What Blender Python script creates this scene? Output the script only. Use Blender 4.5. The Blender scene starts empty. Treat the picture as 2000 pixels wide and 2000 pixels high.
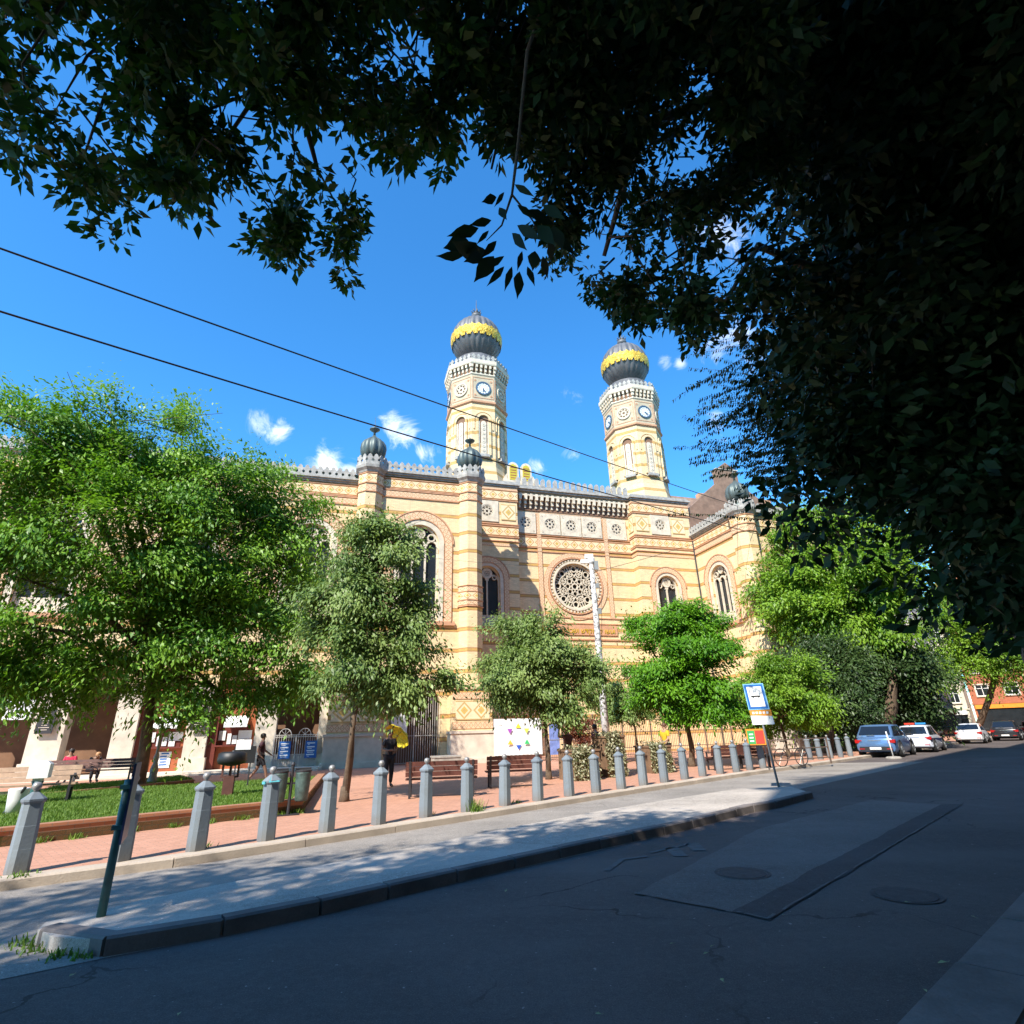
import bpy, bmesh, math, random
import numpy as np
from mathutils import Vector, Matrix, Euler
R = math.radians
PI = math.pi
sc = bpy.context.scene
C = sc.collection

# ------------------------------------------------------------ camera
CAMH = 1.6
RC = Matrix(((0.9995771, 0.0290786, 0.0), (0.0107448, -0.3693511, -0.9292278), (-0.0270207, 0.9288348, -0.3695074)))
cam = bpy.data.cameras.new('camera')
cam.sensor_fit = 'HORIZONTAL'; cam.sensor_width = 36.0; cam.lens = 36.0 * 1094 / 2000
cam.clip_start = 0.05; cam.clip_end = 3000
camo = bpy.data.objects.new('camera', cam); C.objects.link(camo)
camo.matrix_world = Matrix.Translation((0, 0, CAMH)) @ RC.to_4x4()
sc.camera = camo

# ------------------------------------------------------------ sun and sky
SUN_AZ = 208.0      # compass-like azimuth the sun stands at (0 = +Y, clockwise)
SUN_EL = 44.0
sd = Vector((math.sin(R(SUN_AZ)) * math.cos(R(SUN_EL)), math.cos(R(SUN_AZ)) * math.cos(R(SUN_EL)), math.sin(R(SUN_EL))))
sun = bpy.data.lights.new('sun', 'SUN'); sun.energy = 5.0; sun.angle = R(0.53); sun.color = (1.0, 0.93, 0.82)
suno = bpy.data.objects.new('sun', sun); C.objects.link(suno)
suno.rotation_euler = sd.to_track_quat('Z', 'Y').to_euler()

w = bpy.data.worlds.new("World"); sc.world = w; w.use_nodes = True
nt = w.node_tree; nt.nodes.clear()
def N(t, **k):
    n = nt.nodes.new(t)
    for a, b in k.items(): setattr(n, a, b)
    return n
L = nt.links.new
out = N('ShaderNodeOutputWorld'); bg = N('ShaderNodeBackground')
sky = N('ShaderNodeTexSky', sky_type='NISHITA', sun_disc=False)
sky.sun_elevation = R(SUN_EL); sky.sun_rotation = R(SUN_AZ); sky.air_density = 1.0; sky.dust_density = 0.2; sky.ozone_density = 2.5
hs = N('ShaderNodeHueSaturation'); hs.inputs['Saturation'].default_value = 1.22; hs.inputs['Value'].default_value = 1.0
tint = N('ShaderNodeMix', data_type='RGBA', blend_type='MULTIPLY'); tint.inputs[0].default_value = 1.0
tint.inputs[7].default_value = (0.68, 1.24, 1.42, 1)
L(sky.outputs[0], hs.inputs['Color']); L(hs.outputs[0], tint.inputs[6])
bg.inputs['Strength'].default_value = 0.15
# small clouds
tc = N('ShaderNodeTexCoord'); nz = N('ShaderNodeTexNoise'); nz.inputs['Scale'].default_value = 15; nz.inputs['Detail'].default_value = 8; nz.inputs['Roughness'].default_value = 0.66; nz.inputs['Distortion'].default_value = 1.1
L(tc.outputs['Generated'], nz.inputs['Vector'])
acc = None
for az, el, rad, amp in ((-20, 25.4, 3.6, 1.15), (-17.5, 25.0, 3.0, 1.1), (-13.4, 30.0, 2.4, .8), (-11.8, 29.2, 3.0, .95), (-9.8, 27.6, 2.6, 1.0), (-27.0, 28.6, 2.2, .7), (-25.3, 28.0, 2.0, .8), (3.2, 26.2, 1.7, .75), (6.3, 27.6, 2.2, .6), (20.3, 34.3, 1.3, .85), (18.5, 34.8, 1.6, .7), (25.9, 35, 5.0, .62), (27, 44, 4.0, .7), (23, 28, 3.0, .55), (8, 32.6, 3.2, .38), (31.5, 62.5, 3.2, 1.15), (-38, 60, 5, .4)):
    d = Vector((math.sin(R(az)) * math.cos(R(el)), math.cos(R(az)) * math.cos(R(el)), math.sin(R(el))))
    vd = N('ShaderNodeVectorMath', operation='DISTANCE'); vd.inputs[1].default_value = d; L(tc.outputs['Generated'], vd.inputs[0])
    mr = N('ShaderNodeMapRange', interpolation_type='SMOOTHSTEP'); mr.inputs[1].default_value = 0; mr.inputs[2].default_value = R(rad); mr.inputs[3].default_value = amp; mr.inputs[4].default_value = 0
    L(vd.outputs['Value'], mr.inputs[0])
    if acc is None: acc = mr.outputs[0]
    else:
        mx = N('ShaderNodeMath', operation='MAXIMUM'); L(acc, mx.inputs[0]); L(mr.outputs[0], mx.inputs[1]); acc = mx.outputs[0]
nz2 = N('ShaderNodeMath', operation='MULTIPLY_ADD'); nz2.inputs[1].default_value = 2.6; nz2.inputs[2].default_value = -1.3; L(nz.outputs[0], nz2.inputs[0]); ad = N('ShaderNodeMath', operation='ADD'); L(acc, ad.inputs[0]); L(nz2.outputs[0], ad.inputs[1]); gate_ = N('ShaderNodeMath', operation='MINIMUM'); L(ad.outputs[0], gate_.inputs[0]); g2 = N('ShaderNodeMath', operation='MULTIPLY'); g2.inputs[1].default_value = 3.0; L(acc, g2.inputs[0]); L(g2.outputs[0], gate_.inputs[1])
cr = N('ShaderNodeMapRange', interpolation_type='SMOOTHSTEP'); cr.inputs[1].default_value = .30; cr.inputs[2].default_value = 1.35; L(gate_.outputs[0], cr.inputs[0])
cm = N('ShaderNodeMix', data_type='RGBA'); cm.inputs[7].default_value = (6.6, 7.0, 7.6, 1)
L(cr.outputs[0], cm.inputs[0]); L(tint.outputs[2], cm.inputs[6])
L(cm.outputs[2], bg.inputs['Color']); L(bg.outputs[0], out.inputs[0])

sc.view_settings.view_transform = 'Standard'; sc.view_settings.look = 'None'; sc.view_settings.gamma = 1
sc.view_settings.exposure = 0.75
sc.render.engine = 'CYCLES'
sc.cycles.max_bounces = 6; sc.cycles.transparent_max_bounces = 6

# ------------------------------------------------------------ helpers
def ray(px, py):
    return (RC @ Vector((px - 1000, 1000 - py, -1094.0))).normalized()
def G(px, py, z=0.0):                       # the spot on level z a line of sight meets
    d = ray(px, py); t = (z - CAMH) / d.z
    return Vector((d.x * t, d.y * t, z))
def D(px, py, dist):                        # the spot at a horizontal distance
    d = ray(px, py); t = dist / math.hypot(d.x, d.y)
    return Vector((d.x * t, d.y * t, CAMH + d.z * t))
SX, SY = 0.7133, 0.7009                     # street direction
def ST(s, p, z=0.0): return Vector((SX * s - SY * p, SY * s + SX * p, z))
ROT_STREET = math.atan2(SY, SX)

class MB:
    def __init__(s): s.v = []; s.f = []; s.m = []; s.uv = []; s.M = None
    def P(s, p):
        p = Vector(p)
        return s.M @ p if s.M is not None else p
    def face(s, pts, mi=0, uv=None):
        b = len(s.v); pts = [s.P(p) for p in pts]; s.v += pts
        s.f.append(tuple(range(b, b + len(pts)))); s.m.append(mi); s.uv.append(uv)
    def box(s, x0, x1, y0, y1, z0, z1, mi=0):
        a = [(x0, y0, z0), (x1, y0, z0), (x1, y1, z0), (x0, y1, z0), (x0, y0, z1), (x1, y0, z1), (x1, y1, z1), (x0, y1, z1)]
        for q in ((0, 3, 2, 1), (4, 5, 6, 7), (0, 1, 5, 4), (1, 2, 6, 5), (2, 3, 7, 6), (3, 0, 4, 7)): s.face([a[i] for i in q], mi)
    def loft(s, rings, mi=0, cap=True, closed=True, strip=None):
        b = len(s.v); n = len(rings[0])
        for r in rings: s.v += [s.P(p) for p in r]
        for i in range(len(rings) - 1):
            for j in range(n if closed else n - 1):
                k = (j + 1) % n
                s.f.append((b + i * n + j, b + i * n + k, b + (i + 1) * n + k, b + (i + 1) * n + j)); s.m.append(mi)
                s.uv.append([(j * strip, 0), ((j + 1) * strip, 0), ((j + 1) * strip, 1), (j * strip, 1)] if strip else None)
        if cap and closed:
            s.f.append(tuple(reversed(range(b, b + n)))); s.m.append(mi); s.uv.append(None)
            e = b + (len(rings) - 1) * n; s.f.append(tuple(range(e, e + n))); s.m.append(mi); s.uv.append(None)
    def poly(s, pts, z0, z1, mi=0, strip=None):          # extruded ground-plan polygon (ccw)
        s.loft([[(x, y, z0) for x, y in pts], [(x, y, z1) for x, y in pts]], mi, strip=strip)
    def oct(s, cx, cy, prof, n=8, rot=22.5, mi=0, strip=None):   # prof: (radius, z)
        s.loft([[(cx + r * math.cos(R(rot) + 2 * PI * i / n), cy + r * math.sin(R(rot) + 2 * PI * i / n), z) for i in range(n)] for r, z in prof], mi, strip=strip)
    def lathe(s, c, prof, n=16, mi=0, lob=0, amp=0.0):
        rings = []
        for r, z in prof:
            rings.append([(c[0] + r * (1 - amp + amp * abs(math.sin(lob * PI * i / n))) * math.cos(2 * PI * i / n), c[1] + r * (1 - amp + amp * abs(math.sin(lob * PI * i / n))) * math.sin(2 * PI * i / n), c[2] + z) for i in range(n)] if lob else
                         [(c[0] + r * math.cos(2 * PI * i / n), c[1] + r * math.sin(2 * PI * i / n), c[2] + z) for i in range(n)])
        s.loft(rings, mi)
    def tube(s, pts, rad, n=8, mi=0):
        pts = [Vector(p) for p in pts]
        if not hasattr(rad, '__len__'): rad = [rad] * len(pts)
        rings = []; up = Vector((0, 0, 1))
        for i, p in enumerate(pts):
            d = (pts[min(i + 1, len(pts) - 1)] - pts[max(i - 1, 0)]).normalized()
            a = d.cross(up)
            if a.length < .05: a = d.cross(Vector((0, 1, 0)))
            a.normalize(); b = a.cross(d)
            rings.append([p + (a * math.cos(2 * PI * j / n) - b * math.sin(2 * PI * j / n)) * rad[i] for j in range(n)])
        s.loft(rings, mi)
    def bar(s, x1, z1, x2, z2, wd, y0, y1, mi=0):        # straight bar in an xz plane
        dx, dz = x2 - x1, z2 - z1; l = math.hypot(dx, dz) or 1; nx, nz = -dz / l * wd / 2, dx / l * wd / 2
        q = [(x1 + nx, z1 + nz), (x2 + nx, z2 + nz), (x2 - nx, z2 - nz), (x1 - nx, z1 - nz)]
        s.ext(q, y0, y1, mi)
    def ext(s, q, y0, y1, mi=0):                          # xz polygon extruded along y
        s.loft([[(x, y1, z) for x, z in q], [(x, y0, z) for x, z in q]], mi)
    def ring(s, cx, cz, r0, r1, y0, y1, mi=0, a0=0, a1=2 * PI, n=24, strip=False):
        for i in range(n):
            A, B = a0 + (a1 - a0) * i / n, a0 + (a1 - a0) * (i + 1) / n
            p = lambda r, a, y: (cx + r * math.cos(a), y, cz + r * math.sin(a))
            wd = r1 - r0; u0, u1 = A * (r0 + r1) / 2 / wd, B * (r0 + r1) / 2 / wd
            s.face([p(r0, A, y0), p(r1, A, y0), p(r1, B, y0), p(r0, B, y0)], mi, [(u0, 0), (u0, 1), (u1, 1), (u1, 0)] if strip else None)
            s.face([p(r1, A, y0), p(r1, A, y1), p(r1, B, y1), p(r1, B, y0)], mi)
            s.face([p(r0, B, y0), p(r0, B, y1), p(r0, A, y1), p(r0, A, y0)], mi)
    def wall(s, x0, x1, z0, z1, y, holes=(), depth=.5, mi=0, mr=None, n=18):
        mr = mi if mr is None else mr; x = x0
        for h in sorted(holes, key=lambda h: h[1]):
            kind, cx, hw = h[0], h[1], h[2]
            if cx - hw > x + 1e-4: s.face([(x, y, z0), (cx - hw, y, z0), (cx - hw, y, z1), (x, y, z1)], mi)
            def lo(t): return h[3] if kind == 'arch' else h[3] - math.sqrt(max(0, hw * hw - t * t))
            def hi(t): return (h[4] if kind == 'arch' else h[3]) + math.sqrt(max(0, hw * hw - t * t))
            ts = [-hw * math.cos(PI * i / n) for i in range(n + 1)]
            for a, b in zip(ts, ts[1:]):
                s.face([(cx + a, y, hi(a)), (cx + b, y, hi(b)), (cx + b, y, z1), (cx + a, y, z1)], mi)
                s.face([(cx + a, y + depth, hi(a)), (cx + b, y + depth, hi(b)), (cx + b, y, hi(b)), (cx + a, y, hi(a))], mr)
                if lo(0) > z0 + 1e-3 or kind != 'arch':
                    s.face([(cx + a, y, z0), (cx + b, y, z0), (cx + b, y, lo(b)), (cx + a, y, lo(a))], mi)
                    s.face([(cx + a, y, lo(a)), (cx + b, y, lo(b)), (cx + b, y + depth, lo(b)), (cx + a, y + depth, lo(a))], mr)
            if kind == 'arch':
                s.face([(cx - hw, y, h[3]), (cx - hw, y + depth, h[3]), (cx - hw, y + depth, h[4]), (cx - hw, y, h[4])], mr)
                s.face([(cx + hw, y, h[3]), (cx + hw, y, h[4]), (cx + hw, y + depth, h[4]), (cx + hw, y + depth, h[3])], mr)
            x = cx + hw
        if x1 > x + 1e-4: s.face([(x, y, z0), (x1, y, z0), (x1, y, z1), (x, y, z1)], mi)
    def strip(s, x0, x1, z0, z1, y, t=.05, mi=0, y1=None):      # raised frieze with strip uv on its face
        h = z1 - z0; back = y if y1 is None else y1; f = y - t
        s.face([(x0, f, z0), (x1, f, z0), (x1, f, z1), (x0, f, z1)], mi, [(x0 / h, 0), (x1 / h, 0), (x1 / h, 1), (x0 / h, 1)])
        for q in ([(x0, f, z1), (x1, f, z1), (x1, back, z1), (x0, back, z1)], [(x0, back, z0), (x1, back, z0), (x1, f, z0), (x0, f, z0)],
                  [(x1, f, z0), (x1, back, z0), (x1, back, z1), (x1, f, z1)], [(x0, back, z0), (x0, f, z0), (x0, f, z1), (x0, back, z1)]): s.face(q, mi)
    def build(s, name, mats, parent=None, smooth=False, loc=None):
        me = bpy.data.meshes.new(name); me.from_pydata([tuple(v) for v in s.v], [], s.f)
        if not isinstance(mats, (list, tuple)): mats = [mats]
        for m in mats: me.materials.append(m)
        me.polygons.foreach_set('material_index', [min(i, len(mats) - 1) for i in s.m])
        uvl = me.uv_layers.new(name='UVMap'); k = 0; dat = [0.0] * (2 * len(me.loops))
        for fi, f in enumerate(s.f):
            uv = s.uv[fi]
            if uv is None:
                p = [s.v[i] for i in f]; nr = (p[1] - p[0]).cross(p[2] - p[0])
                if nr.length < 1e-9 and len(p) > 3: nr = (p[2] - p[0]).cross(p[3] - p[0])
                if nr.length > 1e-12: nr.normalize()
                if abs(nr.z) > .7: uv = [(q.x, q.y) for q in p]
                else:
                    t = Vector((-nr.y, nr.x, 0)); t = t.normalized() if t.length > 1e-6 else Vector((1, 0, 0))
                    uv = [(q.dot(t), q.z) for q in p]
            for a in uv: dat[2 * k] = a[0]; dat[2 * k + 1] = a[1]; k += 1
        uvl.data.foreach_set('uv', dat)
        if smooth: me.polygons.foreach_set('use_smooth', [True] * len(me.polygons))
        me.update()
        o = bpy.data.objects.new(name, me); C.objects.link(o)
        if parent: o.parent = parent
        if loc is not None: o.location = loc
        return o

def tag(o, label=None, cat=None, group=None, kind=None):
    if label: o['label'] = label
    if cat: o['category'] = cat
    if group: o['group'] = group
    if kind: o['kind'] = kind
    return o
def thing(name, label, cat, loc=(0, 0, 0), rz=0, group=None):
    o = bpy.data.objects.new(name, None); C.objects.link(o); o.location = loc; o.rotation_euler = (0, 0, rz)
    o.empty_display_size = .1
    return tag(o, label, cat, group)
def copy_tree(o, parent=None):
    c = o.copy(); C.objects.link(c)
    if parent: c.parent = parent
    for ch in list(o.children): copy_tree(ch, c)
    return c

# ------------------------------------------------------------ materials
def newmat(name):
    m = bpy.data.materials.new(name); m.use_nodes = True
    t = m.node_tree; t.nodes.clear()
    o = t.nodes.new('ShaderNodeOutputMaterial'); b = t.nodes.new('ShaderNodeBsdfPrincipled'); t.links.new(b.outputs[0], o.inputs[0])
    return m, t, b, o
def mth(t, op, a, b=None, c=None, clamp=False):
    n = t.nodes.new('ShaderNodeMath'); n.operation = op; n.use_clamp = clamp
    for i, x in enumerate((a, b, c)):
        if x is None: continue
        if isinstance(x, (int, float)): n.inputs[i].default_value = x
        else: t.links.new(x, n.inputs[i])
    return n.outputs[0]
def mixc(t, f, a, b, blend='MIX'):
    n = t.nodes.new('ShaderNodeMix'); n.data_type = 'RGBA'; n.blend_type = blend
    for i, x in ((0, f), (6, a), (7, b)):
        if isinstance(x, (int, float)): n.inputs[i].default_value = x
        elif isinstance(x, tuple): n.inputs[i].default_value = (x[0], x[1], x[2], 1)
        else: t.links.new(x, n.inputs[i])
    return n.outputs[2]
def noise(t, scale, detail=5, rough=.6, vec=None, coord='Object'):
    n = t.nodes.new('ShaderNodeTexNoise'); n.inputs['Scale'].default_value = scale; n.inputs['Detail'].default_value = detail; n.inputs['Roughness'].default_value = rough
    if vec is None:
        c = t.nodes.new('ShaderNodeTexCoord'); vec = c.outputs[coord]
    t.links.new(vec, n.inputs['Vector']); return n.outputs[0]
def ramp(t, f, lo, hi):
    n = t.nodes.new('ShaderNodeMapRange'); n.inputs[1].default_value = lo; n.inputs[2].default_value = hi
    t.links.new(f, n.inputs[0]); return n.outputs[0]
def bump(t, b, h, st=.3, dist=.02):
    n = t.nodes.new('ShaderNodeBump'); n.inputs['Strength'].default_value = st; n.inputs['Distance'].default_value = dist
    t.links.new(h, n.inputs['Height']); t.links.new(n.outputs[0], b.inputs['Normal'])
def simple(name, col, rough=.8, var=.18, scale=3.0, metal=0, bmp=0.0, spec=None, fine=40):
    m, t, b, o = newmat(name)
    d = tuple(c * (1 - var) for c in col); l = tuple(min(1, c * (1 + var)) for c in col)
    n1 = noise(t, scale); n2 = noise(t, fine, 3)
    c = mixc(t, ramp(t, n1, .3, .7), d, l)
    c = mixc(t, mth(t, 'MULTIPLY', ramp(t, n2, .35, .75), var), c, (col[0] * .5, col[1] * .5, col[2] * .5))
    t.links.new(c, b.inputs['Base Color']); b.inputs['Roughness'].default_value = rough; b.inputs['Metallic'].default_value = metal
    if spec is not None: b.inputs['Specular IOR Level'].default_value = spec
    if bmp: bump(t, b, n2, bmp)
    return m
def zcoord(t, coord='Object'):
    c = t.nodes.new('ShaderNodeTexCoord'); s = t.nodes.new('ShaderNodeSeparateXYZ'); t.links.new(c.outputs[coord], s.inputs[0]); return s.outputs

def banded(name, base, band, line, period=1.32, thick=.27, phase=0.0):
    m, t, b, o = newmat(name); z = zcoord(t)[2]
    f = mth(t, 'FRACT', mth(t, 'DIVIDE', mth(t, 'ADD', z, phase + 100 * period), period))
    tb = thick / period; tl = .06 / period
    inb = mth(t, 'LESS_THAN', f, tb)
    l2 = mth(t, 'ADD', mth(t, 'LESS_THAN', f, tl), mth(t, 'MULTIPLY', mth(t, 'GREATER_THAN', f, tb - tl), mth(t, 'LESS_THAN', f, tb)), clamp=True)
    uv = t.nodes.new('ShaderNodeTexCoord')
    br = t.nodes.new('ShaderNodeTexBrick'); t.links.new(uv.outputs['UV'], br.inputs['Vector'])
    br.inputs['Scale'].default_value = 1.0; br.inputs['Brick Width'].default_value = .29; br.inputs['Row Height'].default_value = .085; br.inputs['Mortar Size'].default_value = .008
    br.inputs['Color1'].default_value = (1.08, 1.05, 1.0, 1); br.inputs['Color2'].default_value = (.86, .86, .84, 1); br.inputs['Mortar'].default_value = (.72, .72, .74, 1)
    n1 = ramp(t, noise(t, .45, 6), .35, .7); n2 = ramp(t, noise(t, 3.0, 6, .7), .3, .75)
    bs = mixc(t, n1, base, (base[0] * .93, base[1] * .88, base[2] * .84))
    c = mixc(t, inb, bs, band); c = mixc(t, mth(t, 'MULTIPLY', l2, .75), c, line)
    c = mixc(t, 1.0, c, br.outputs[0], 'MULTIPLY')
    c = mixc(t, mth(t, 'MULTIPLY', n2, .22), c, (base[0] * .45, base[1] * .36, base[2] * .3))
    # soot streaks running down
    mp = t.nodes.new('ShaderNodeMapping'); mp.inputs['Scale'].default_value = (2.2, 2.2, .12); cc = t.nodes.new('ShaderNodeTexCoord'); t.links.new(cc.outputs['Object'], mp.inputs[0])
    sk = ramp(t, noise(t, 1.0, 4, .6, mp.outputs[0]), .55, .8)
    c = mixc(t, mth(t, 'MULTIPLY', sk, .30), c, (.25, .17, .11))
    t.links.new(c, b.inputs['Base Color']); b.inputs['Roughness'].default_value = .88
    bump(t, b, br.outputs['Fac'], .25, -.01)
    return m
def diamonds(name, bg, rim, core, sx=1.0):
    m, t, b, o = newmat(name); c = t.nodes.new('ShaderNodeTexCoord'); s = t.nodes.new('ShaderNodeSeparateXYZ'); t.links.new(c.outputs['UV'], s.inputs[0])
    a = mth(t, 'ABSOLUTE', mth(t, 'SUBTRACT', mth(t, 'FRACT', mth(t, 'MULTIPLY', s.outputs[0], sx)), .5))
    v = mth(t, 'ABSOLUTE', mth(t, 'SUBTRACT', s.outputs[1], .5))
    d = mth(t, 'ADD', a, v)
    col = mixc(t, mth(t, 'LESS_THAN', d, .47), bg, rim)
    col = mixc(t, mth(t, 'LESS_THAN', d, .35), col, bg)
    col = mixc(t, mth(t, 'LESS_THAN', d, .22), col, core)
    col = mixc(t, mth(t, 'LESS_THAN', d, .09), col, rim)
    col = mixc(t, mth(t, 'GREATER_THAN', v, .44), col, rim)
    n2 = ramp(t, noise(t, 4.0, 6, .7), .3, .75)
    col = mixc(t, mth(t, 'MULTIPLY', n2, .3), col, (.3, .2, .12))
    t.links.new(col, b.inputs['Base Color']); b.inputs['Roughness'].default_value = .85
    return m
CREAM = (.86, .68, .41)
M = {}
M['brick'] = banded('banded_brick', CREAM, (.60, .37, .11), (.34, .17, .08))
M['brick_up'] = banded('banded_brick_tower', (.86, .68, .415), (.58, .39, .13), (.50, .26, .12), 1.25, .30, .2)
M['frieze'] = diamonds('diamond_frieze', (.80, .63, .38), (.50, .26, .10), (.62, .42, .08))
M['frieze2'] = diamonds('small_frieze', (.74, .53, .33), (.48, .22, .10), (.74, .56, .34), 1.4)
M['star'] = diamonds('square_star_panel', (.80, .66, .42), (.52, .36, .14), (.62, .42, .10))
M['redline'] = simple('red_brick_course', (.56, .30, .17), .85, .2)
M['stone'] = simple('white_carved_stone', (.64, .56, .43), .8, .2, 2.2)
M['crest'] = simple('grey_white_crest_stone', (.38, .365, .33), .75, .35, 3.5)
M['lime'] = simple('pale_limestone', (.62, .54, .44), .85, .2, 1.4, bmp=.1)
M['drum'] = simple('cream_drum_stone', (.50, .41, .28), .85, .18, 2.5)
M['zinc'] = simple('grey_green_zinc', (.115, .145, .135), .5, .25, 1.6, metal=.35)
M['domegrey'] = simple('dark_grey_copper', (.13, .13, .135), .55, .3, 1.2, metal=.2)
M['gold'] = simple('gilded_metal', (.95, .62, .06), .38, .12, 2, metal=.55)
M['glass'] = simple('dark_window_glass', (.02, .025, .03), .12, .3, 1)
M['glassblue'] = simple('leaded_window_glass', (.06, .08, .10), .25, .4, 4)
M['iron'] = simple('wrought_iron', (.03, .03, .035), .55, .2)
M['ironwhite'] = simple('pale_painted_iron', (.50, .46, .42), .55, .15)
M['roofbrown'] = simple('brown_old_roof_tile', (.25, .155, .105), .9, .35, 1.2, bmp=.4)
M['shadeplaster'] = simple('grey_plaster', (.42, .38, .34), .9, .15, .8)
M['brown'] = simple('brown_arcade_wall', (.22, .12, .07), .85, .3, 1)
M['kiosk'] = simple('red_brown_wood_panel', (.36, .10, .04), .5, .15, 3)
M['kioskdark'] = simple('dark_red_wood', (.15, .03, .02), .5, .15, 3)
M['paper'] = simple('white_paper', (.80, .80, .80), .7, .05, 6)
M['white'] = simple('white_paint', (.80, .80, .78), .6, .06, 5)
M['bluepaint'] = simple('blue_paint', (.02, .13, .42), .45, .1)
M['black'] = simple('black_paint', (.015, .015, .017), .5, .2)
# ------------------------------------------------------------ ground materials
def asphalt(name, col, crack=.5, rough=.85, light=.0):
    m, t, b, o = newmat(name)
    n1 = ramp(t, noise(t, .35, 6, .65), .35, .68); n2 = ramp(t, noise(t, 2.2, 6, .7), .35, .7); n3 = noise(t, 90, 3, .8)
    c = mixc(t, n1, tuple(x * .66 for x in col), tuple(x * 1.34 for x in col))
    c = mixc(t, mth(t, 'MULTIPLY', n2, .35), c, tuple(x * .62 for x in col))
    c = mixc(t, mth(t, 'MULTIPLY', ramp(t, n3, .50, .72), .7), c, tuple(min(1, x * 2.6) for x in col)); c = mixc(t, mth(t, 'MULTIPLY', ramp(t, noise(t, 38, 3, .8), .55, .7), .6), c, tuple(x * .35 for x in col)); c = mixc(t, mth(t, 'MULTIPLY', ramp(t, noise(t, .9, 8, .75), .56, .70), .55), c, tuple(x * .5 for x in col)); c = mixc(t, mth(t, 'MULTIPLY', ramp(t, noise(t, 13, 6, .8), .48, .66), .45), c, tuple(x * 1.7 for x in col)); c = mixc(t, mth(t, 'GREATER_THAN', noise(t, 17, 2, .5), .735), c, tuple(min(1, x * 3.2) for x in col))
    cc = t.nodes.new('ShaderNodeTexCoord'); mp = t.nodes.new('ShaderNodeMapping'); mp.inputs['Rotation'].default_value = (0, 0, -ROT_STREET); mp.inputs['Scale'].default_value = (.05, .9, 1)
    t.links.new(cc.outputs['Object'], mp.inputs[0])
    wr = ramp(t, noise(t, 1.0, 3, .5, mp.outputs[0]), .5, .72)
    c = mixc(t, mth(t, 'MULTIPLY', wr, .5), c, tuple(x * 1.6 for x in col))
    v = t.nodes.new('ShaderNodeTexVoronoi'); v.feature = 'DISTANCE_TO_EDGE'; v.inputs['Scale'].default_value = .42; v.inputs['Randomness'].default_value = 1
    nn = t.nodes.new('ShaderNodeTexNoise'); nn.inputs['Scale'].default_value = 1.6; nn.inputs['Detail'].default_value = 6
    t.links.new(cc.outputs['Object'], nn.inputs['Vector']); vm = t.nodes.new('ShaderNodeVectorMath'); vm.operation = 'ADD'; vs = t.nodes.new('ShaderNodeVectorMath'); vs.operation = 'SCALE'; vs.inputs['Scale'].default_value = .9
    t.links.new(nn.outputs['Color'], vs.inputs[0]); t.links.new(cc.outputs['Object'], vm.inputs[0]); t.links.new(vs.outputs[0], vm.inputs[1]); t.links.new(vm.outputs[0], v.inputs['Vector'])
    ck = mth(t, 'LESS_THAN', v.outputs[0], .006); msk = ramp(t, noise(t, .2, 2), .5, .56)
    c = mixc(t, mth(t, 'MULTIPLY', mth(t, 'MULTIPLY', ck, msk), crack), c, tuple(x * .3 for x in col))
    t.links.new(c, b.inputs['Base Color']); b.inputs['Roughness'].default_value = rough; b.inputs['Specular IOR Level'].default_value = .3
    bump(t, b, n3, .5, .004); return m
def paving(name, c1, c2, mort, bw, rh, rot=0.0, ms=.008, coord='Object'):
    m, t, b, o = newmat(name); cc = t.nodes.new('ShaderNodeTexCoord'); mp = t.nodes.new('ShaderNodeMapping'); mp.inputs['Rotation'].default_value = (0, 0, rot)
    t.links.new(cc.outputs[coord], mp.inputs[0]); br = t.nodes.new('ShaderNodeTexBrick'); t.links.new(mp.outputs[0], br.inputs[0])
    br.inputs['Scale'].default_value = 1; br.inputs['Brick Width'].default_value = bw; br.inputs['Row Height'].default_value = rh; br.inputs['Mortar Size'].default_value = ms; br.inputs['Bias'].default_value = 0
    for k, x in (('Color1', c1), ('Color2', c2), ('Mortar', mort)): br.inputs[k].default_value = (*x, 1)
    c = mixc(t, mth(t, 'MULTIPLY', ramp(t, noise(t, .8, 6, .7), .35, .75), .35), br.outputs[0], tuple(x * .6 for x in c1))
    c = mixc(t, mth(t, 'MULTIPLY', ramp(t, noise(t, 7, 5, .7), .5, .8), .3), c, tuple(min(1, x * 1.5) for x in c1))
    t.links.new(c, b.inputs['Base Color']); b.inputs['Roughness'].default_value = .88; bump(t, b, br.outputs['Fac'], .4, -.006); return m
M['asphalt'] = asphalt('old_asphalt', (.102, .083, .077), .8)
M['lane'] = asphalt('light_lane_asphalt', (.24, .215, .19), .3)
M['patchA'] = asphalt('patch_asphalt', (.138, .116, .106), .3)
M['patchB'] = asphalt('trench_asphalt', (.066, .056, .056), .2)
M['island'] = asphalt('pale_island_asphalt', (.38, .335, .29), .3)
M['plaza'] = paving('red_brick_paving', (.56, .285, .19), (.48, .235, .15), (.33, .20, .14), .20, .10, -ROT_STREET, .006)
M['kerbstone'] = simple('pale_concrete_kerb', (.48, .40, .32), .85, .2, 1.4, bmp=.25)
M['kerbdark'] = simple('grey_granite_kerb', (.185, .16, .15), .9, .35, 1.6, bmp=.3)
M['slab'] = simple('near_pavement_asphalt', (.14, .135, .135), .9, .25, 1.2, bmp=.3)
M['bedbrick'] = paving('garden_wall_brick', (.42, .19, .10), (.36, .155, .08), (.26, .17, .12), .22, .075, 0, .008, 'UV')
M['soil'] = simple('lawn_soil', (.085, .12, .03), .95, .3, 2)
M['stonestep'] = simple('pale_stone_step', (.66, .57, .47), .85, .12, 1.1)

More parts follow.
